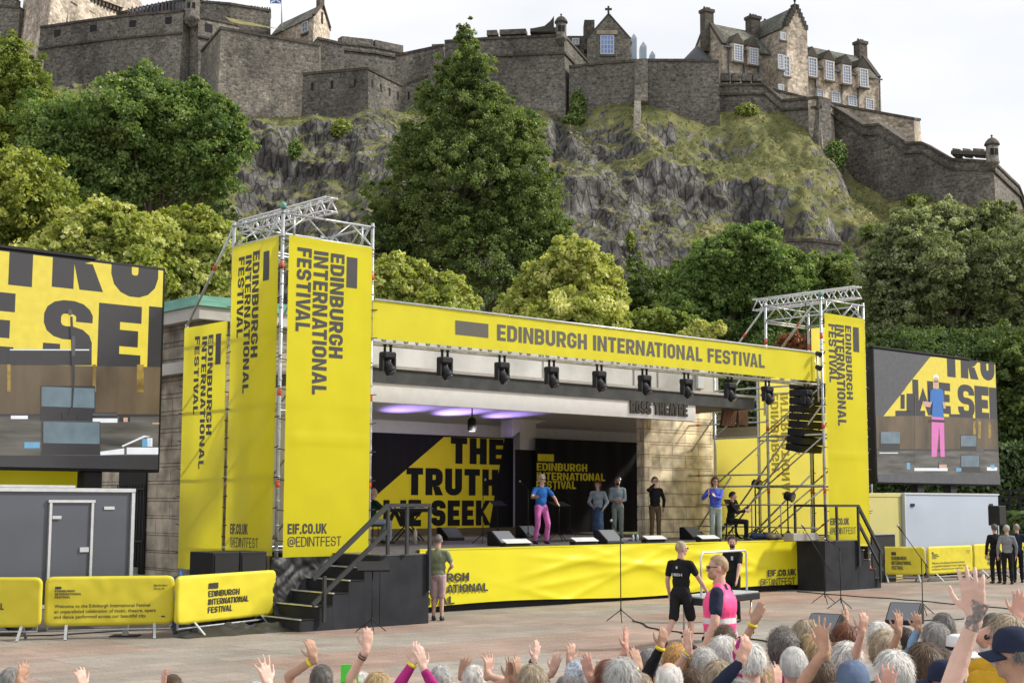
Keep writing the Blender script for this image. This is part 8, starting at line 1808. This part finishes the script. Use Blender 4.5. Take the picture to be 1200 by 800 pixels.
# ---------------- the audience: heads and raised hands along the bottom of the view
ter = MB(); ter.box(-9, 12, 3.0, 7.2, .004, .30); ter.box(-9, 12, 7.201, 8.9, .004, .15); tag(ter.build('terrace', CONC), kind='structure')
YB_ = YB
def aud(label, hx, hy, D, hair, top='navy', arms=(), face=None, hatk=None, glasses=None, skin=None, sleeve='short', girth=1.0, headrot=(0, 0), extras=None, voxel=.0085, clap=None):
    """hx, hy head centre pixel at distance D; arms: (side, hand px, hand py, finger tilt, palm, spread, thumb side, extras)"""
    c = at_Y(hx, hy, D); z0 = .305 if D < 7.2 else (.155 if D < 8.9 else 0.0); H_ = (c[2] - z0) / 1.635 * 1.75; H_ = min(max(H_, 1.30), 1.95); k = H_ / 1.75
    fa = (face if face is not None else rng.uniform(-.25, .15) - c[0] * .02); inv = Matrix.Rotation(-fa, 4, 'Z'); pose = {}; hands = {}
    for a in arms:
        s, px, py = a[:3]; o = a[3] if len(a) > 3 else {}; dd = D + o.get('dd', -.12); w = at_Y(px, py, dd) - np.array([0, 0, .085 * k]); loc = inv @ Vector((w[0] - c[0], w[1] - c[1], 0)); loc.z = w[2] - z0; loc /= k
        # shoulders follow a raised arm
        sd = 1 if s == 'R' else -1; sh = Vector((.175 * sd, -.01, 1.43)); d = loc - sh
        if d.length > .54: sh = sh + d.normalized() * min(d.length - .54, .30)
        pose['sh' + s] = tuple(sh); pose['wr' + s] = tuple(loc); pose['pl' + s] = (.7 * sd, .2, -.6)
        ra = rng.uniform(-1.25, 1.25); hands[s] = dict(f=o.get('f', (rng.uniform(-.3, .3), rng.uniform(-.1, .3), 1)), p=o.get('p', (sin(ra), cos(ra), 0)), s=o.get('s', .35) * rng.uniform(.5, 1), c=o.get('c', rng.uniform(.08, .4)), k=o.get('k', 1.05), t=o.get('t', None))
    return person(label, (float(c[0]), float(c[1]), z0), fa, H_, int(rng.integers(0, 4)) if skin is None else skin, hair, (top, sleeve), ('navy', 'long'), pose=pose, hands=hands, group='audience members with raised hands', hatk=hatk, glasses=glasses, girth=girth, head=headrot, extras=extras, voxel=voxel, detail=False)
PL = dict(p=(0, -1, 0)); X = lambda **k: k
B1 = lambda s, f, m=YB, r=.036: (lambda i: band(i, s, f, m, r=r))
FB['sequin'] = M('fabric_sequin', (.36, .40, .46), .35, .3, .6, 60)
# far left
aud('pale hand with spread fingers at the bottom left corner', 10, 850, 8.6, ('short', 'grey'), 'white', (('R', 22, 788, X(s=.4)),))
aud('fist like hand half raised at the bottom edge left of the welcome barrier foot', 88, 862, 7.8, ('bob', 'ash'), 'cream', (('R', 97, 795, X(c=.5, s=.3)),))
aud('single small hand just over the bottom edge, alone below the loudspeaker stack', 200, 850, 9.6, ('short', 'brown'), 'slate', (('L', 192, 794, X(s=.2)),))
aud('large pale hand with spread fingers, lone and leftmost before the black stairs', 300, 868, 6.8, ('short', 'silver'), 'white', (('R', 315, 788, X(s=.55, k=1.1)),), skin=3)
aud('raised arm with a yellow wristband, fingers together, left of the green card', 376, 846, 8.8, ('short', 'dgrey'), 'skyb', (('L', 369, 760, X(s=.15)),), extras=B1('L', .82))
aud('bare raised arm with two dark bracelets before the black stairs', 442, 840, 8.4, ('bob', 'blonde'), 'white', (('L', 430, 748, X(s=.12)),), sleeve='none', extras=lambda i: (band(i, 'L', .80, BB, .005, .034), band(i, 'L', .72, KB, .005, .035)))
gi = aud('white haired head beside a bright green card held up at the bottom edge', 424, 808, 9.4, ('short', 'white'), 'white', (('L', 411, 806, X(c=.6)),))
gc = thing('green_card', 'bright green card held up among the audience at the bottom left', 'card', tuple(at_Y(410, 790, 9.1))); MB().box(-.055, .055, -.004, .004, -.10, .06).build('card', M('card_green', (.10, .72, .06), .5), gc); MB().box(-.05, .05, -.007, -.0045, -.05, -.045).build('fold_line', M('card_fold', (.06, .5, .04), .5), gc)
aud('pair of raised hands with a yellow wristband and pink sleeves', 490, 838, 8.9, ('short', 'ash'), 'magenta', (('L', 484, 765, X(s=.15, f=(.25, 0, 1))), ('R', 497, 772, X(s=.2))), sleeve='long', extras=B1('L', .97, YB, .04))
aud('white haired head low at the bottom edge between two pairs of hands', 517, 800, 9.5, ('short', 'silver'), 'grey')
aud('small hand in a red sleeve beside the white hair at the bottom centre', 534, 846, 9.2, ('short', 'white'), 'red', (('R', 541, 779, X(s=.35, f=(.3, 0, 1))),), sleeve='long')
aud('white haired head at the bottom edge with a spread hand on its right', 556, 802, 9.0, ('short', 'white'), 'stone', (('R', 571, 777, X(s=.5)),))
aud('two hands clapping high near a pale blonde head at the bottom centre', 608, 840, 8.4, ('bob', 'ash'), 'cream', (('L', 596, 784, X(s=.3)), ('R', 606, 781, X(s=.25))))
aud('smooth pale blonde head at the bottom centre left of the sequinned cap', 624, 803, 8.2, ('bob', 'ash'), 'white')
aud('raised hand with a dark watch above the pale blonde head', 634, 842, 9.6, ('short', 'brown'), 'teal', (('L', 626, 762, X(s=.2)),), extras=B1('L', .92, KB, .037))
aud('pair of raised hands behind the sequinned cap, palms turned together', 664, 838, 9.6, ('short', 'grey'), 'navy', (('L', 648, 776, X(s=.2, f=(.3, 0, 1))), ('R', 667, 764, X(s=.25))))
aud('head in a silver sequinned cap at the bottom centre', 677, 798, 9.0, ('short', 'silver'), 'navy', (('R', 692, 780, X(s=.2)),), hatk=('beanie', 'sequin'))
aud('head with straight auburn brown hair at the bottom edge', 713, 796, 8.6, ('bob', 'auburn'), 'navy')
aud('head with long grey blonde hair beside the auburn head', 729, 797, 8.0, ('long', 'silver'), 'black')
aud('long bare raised arm right below the lone microphone stand', 752, 856, 8.4, ('short', 'ash'), 'cream', (('L', 733, 748, X(s=.3, t=None)),), sleeve='short')
aud('grey haired head with a small hand at its left and a gold bracelet', 763, 781, 9.4, ('short', 'grey'), 'brown', (('L', 750, 770, X(s=.15)),), extras=B1('L', .9, M('gold', (.6, .4, .08), .3, .8)))
aud('raised hand with a yellow wristband over a black cuff', 784, 838, 8.9, ('curly', 'brown'), 'black', (('L', 774, 746, X(s=.2, f=(.25, 0, 1))),), sleeve='long', extras=B1('L', .985, YB, .042))
aud('head with curly orange blonde hair and a bright patterned scarf', 794, 781, 8.9, ('curly', 'orange'), 'floral')
aud('head with white hair low in front of the curly orange head', 785, 801, 7.6, ('thin', 'white'), 'white')
aud('raised hand with bracelets between the crew shorts and pink vest', 812, 838, 8.6, ('bob', 'brown'), 'cream', (('L', 808, 749, X(s=.12)),), extras=lambda i: (band(i, 'L', .9, YB, .006), band(i, 'L', .82, M('silver_band', (.6, .6, .6), .3, .8), .006)))
aud('head with curly silver hair under the pink vest', 826, 783, 8.8, ('curly', 'silver'), 'skyb', (('L', 825, 764, X(s=.15, dd=.9)),))
aud('head with pale grey blonde hair low at the bottom, right of the curly silver head', 842, 798, 8.2, ('bob', 'ash'), 'floral')
aud('head with tousled brown hair just below the pink vest', 850, 752, 11.2, ('curly', 'brown'), 'navy')
aud('head with smooth white blonde hair in front of the pink vest', 848, 769, 9.4, ('bob', 'white'), 'cream')
aud('raised hand turned sideways in a navy sleeve, in front of the white heads', 868, 842, 6.9, ('short', 'grey'), 'navy', (('L', 869, 758, X(c=.45, s=.15, f=(.3, 0, 1))),), sleeve='long')
aud('open hand with a yellow wristband and magenta sleeve, right of the pink vest', 896, 830, 8.6, ('bob', 'blonde'), 'magenta', (('L', 883, 716, X(s=.12, f=(.5, 0, 1))),), sleeve='rolled', extras=B1('L', .93, YB, .038))
aud('head with full white hair in the middle of the right hand crowd', 881, 780, 7.9, ('short', 'white'), 'magenta')
# right
aud('head with dark curly hair and sunglasses pushed up', 919, 763, 8.9, ('curly', 'dgrey'), 'magenta', glasses='up')
aud('head with grey blonde hair seen from behind in front of the ground wedge', 945, 748, 10.3, ('bob', 'ash'), 'grey')
aud('large short grey haired head with ears showing, low in the crowd', 931, 785, 7.0, ('crop', 'silver'), 'slate', (('L', 911, 792, X(s=.2, dd=-.9, f=(.2, 0, 1))),), girth=1.15)
aud('head with blonde hair behind the short grey haired one', 955, 769, 8.9, ('bob', 'blonde'), 'stone')
aud('head with brown hair low at the bottom edge beside the grey blue cap', 962, 797, 7.6, ('short', 'brown'), 'brown')
aud('large open hand with two fingers apart, in front of the auburn head', 975, 850, 6.7, ('short', 'dgrey'), 'white', (('L', 966, 744, X(s=.75, k=1.15)),), skin=2)
aud('head with dark auburn hair and glasses', 992, 752, 10.4, ('bob', 'auburn'), 'black', glasses='on', headrot=(.5, 0))
aud('small raised hand above the auburn head', 1000, 812, 11.4, ('short', 'silver'), 'navy', (('L', 992, 718, X(s=.15)),))
aud('head with fluffy white hair below the auburn head', 994, 776, 8.6, ('bob', 'white'), 'cream')
aud('head in a grey blue cloth cap at the bottom edge', 1000, 806, 6.6, ('short', 'grey'), 'skyb', hatk=('beanie', 'slate'))
aud('bare arm raised diagonally with an open hand, beside the fluffy white head', 1043, 835, 8.6, ('bob', 'blonde'), 'brown', (('L', 1010, 728, X(s=.35)),), sleeve='none')
aud('head with white grey hair behind the diagonal arm', 1031, 750, 10.0, ('short', 'white'), 'white')
aud('head with blonde brown hair just right of the diagonal arm', 1037, 765, 9.0, ('curly', 'ash'), 'brown')
aud('round head of thick white hair low in the right hand crowd', 1049, 792, 7.3, ('bob', 'white'), 'white')
aud('head with dark hair beside a raised bare arm', 1060, 755, 10.4, ('short', 'dbrown'), 'teal')
aud('bare forearm raised with spread fingers in front of the further ground wedge', 1080, 838, 8.4, ('bob', 'brown'), 'white', (('L', 1053, 727, X(s=.45)),), sleeve='none')
aud('small hand raised in a pale blue cuff before the further wedge', 1088, 816, 10.4, ('short', 'grey'), 'skyb', (('L', 1076, 726, X(s=.35)),), sleeve='long')
aud('head with streaked brown blonde hair in the centre of the right hand crowd', 1084, 782, 7.6, ('bob', 'brown'), 'grey')
aud('head with grey brown hair, uppermost beside the tattooed arm', 1106, 738, 10.8, ('short', 'dgrey'), 'grey')
aud('head with silvery brown hair under the uppermost grey brown one', 1097, 751, 10.2, ('bob', 'grey'), 'olive')
aud('head with plain brown hair directly left of the tattooed arm', 1112, 752, 11.2, ('short', 'brown'), 'white')
aud('head with soft brown hair low beside the navy capped head', 1103, 788, 7.8, ('bob', 'brown'), 'stone')
aud('head in a dark navy cap low at the bottom edge left of the tattooed arm', 1112, 802, 7.0, ('short', 'dgrey'), 'grey', hatk=('cap', 'navy'), headrot=(.9, 0))
aud('head in a white sun hat with a dark band behind the tattooed arm', 1125, 766, 8.7, ('short', 'silver'), 'white', hatk=('sun', 'white', FB['black']))
def tattoo(i):
    S_, E_, W_ = i['arms']['L']; d = (W_ - E_).normalized(); m = MB(); TM = M('tattoo_ink', (.20, .18, .175), .6, 0, .45, 60); x, y, _ = frame_from(d); q = E_ + (W_ - E_) * .80; n = 40; vs = []
    for j in range(33):
        f = j / 32; a = q + d * (.115 * f)
        for k in range(n): t = 2 * pi * k / n; r = .0292 + .008 * f * f; vs.append(a + (x * cos(t) + y * sin(t)) * Vector((1, 1, 1)).length / sqrt(3) * r)
    for j in range(32):
        for k in range(n):
            c = (vs[j * n + k] + vs[(j + 1) * n + (k + 1) % n]) / 2; e = abs(j / 16 - 1)
            if (c - (q + d * .055)).y < .006 and noise.fractal(c * 55, .8, 2.0, 3) > -.5 + 1.3 * max(0, e - .5): m.f.append([j * n + k, j * n + (k + 1) % n, (j + 1) * n + (k + 1) % n, (j + 1) * n + k]); m.m.append(0); m.sm.append(True)
    m.v = [tuple(v) for v in vs]; m.build('tattoo', TM, i['root'])
aud('big pale raised arm with a dark tattoo on the hand and wrist', 1118, 905, 4.6, ('short', 'grey'), 'white', (('L', 1148, 676, X(s=.30, k=1.12, dd=-.1, p=(.25, 1, 0))),), skin=3, sleeve='none', voxel=.0055, extras=tattoo)
aud('head with dark grey hair seen in profile left of the sunglasses', 1168, 741, 10.0, ('short', 'dgrey'), 'yellow', headrot=(.9, 0))
aud('person in a mustard yellow top with fair hair and dark sunglasses', 1183, 749, 8.0, ('bob', 'ash'), 'yellow', glasses='on', headrot=(1.0, 0), girth=1.2)
aud('head in a navy baseball cap in profile at the right edge', 1194, 769, 6.6, ('short', 'dgrey'), 'skyb', hatk=('cap', 'navy'), headrot=(1.25, 0), girth=1.1)
aud('white haired head at the right edge with a small raised hand', 1204, 734, 9.4, ('short', 'white'), 'white', (('L', 1193, 706, X(s=.3, dd=-.2)),))
aud('blurred spread hand low at the bottom edge beside the round white head', 1052, 872, 6.3, ('short', 'grey'), 'navy', (('L', 1042, 795, X(s=.5)),))
flush()
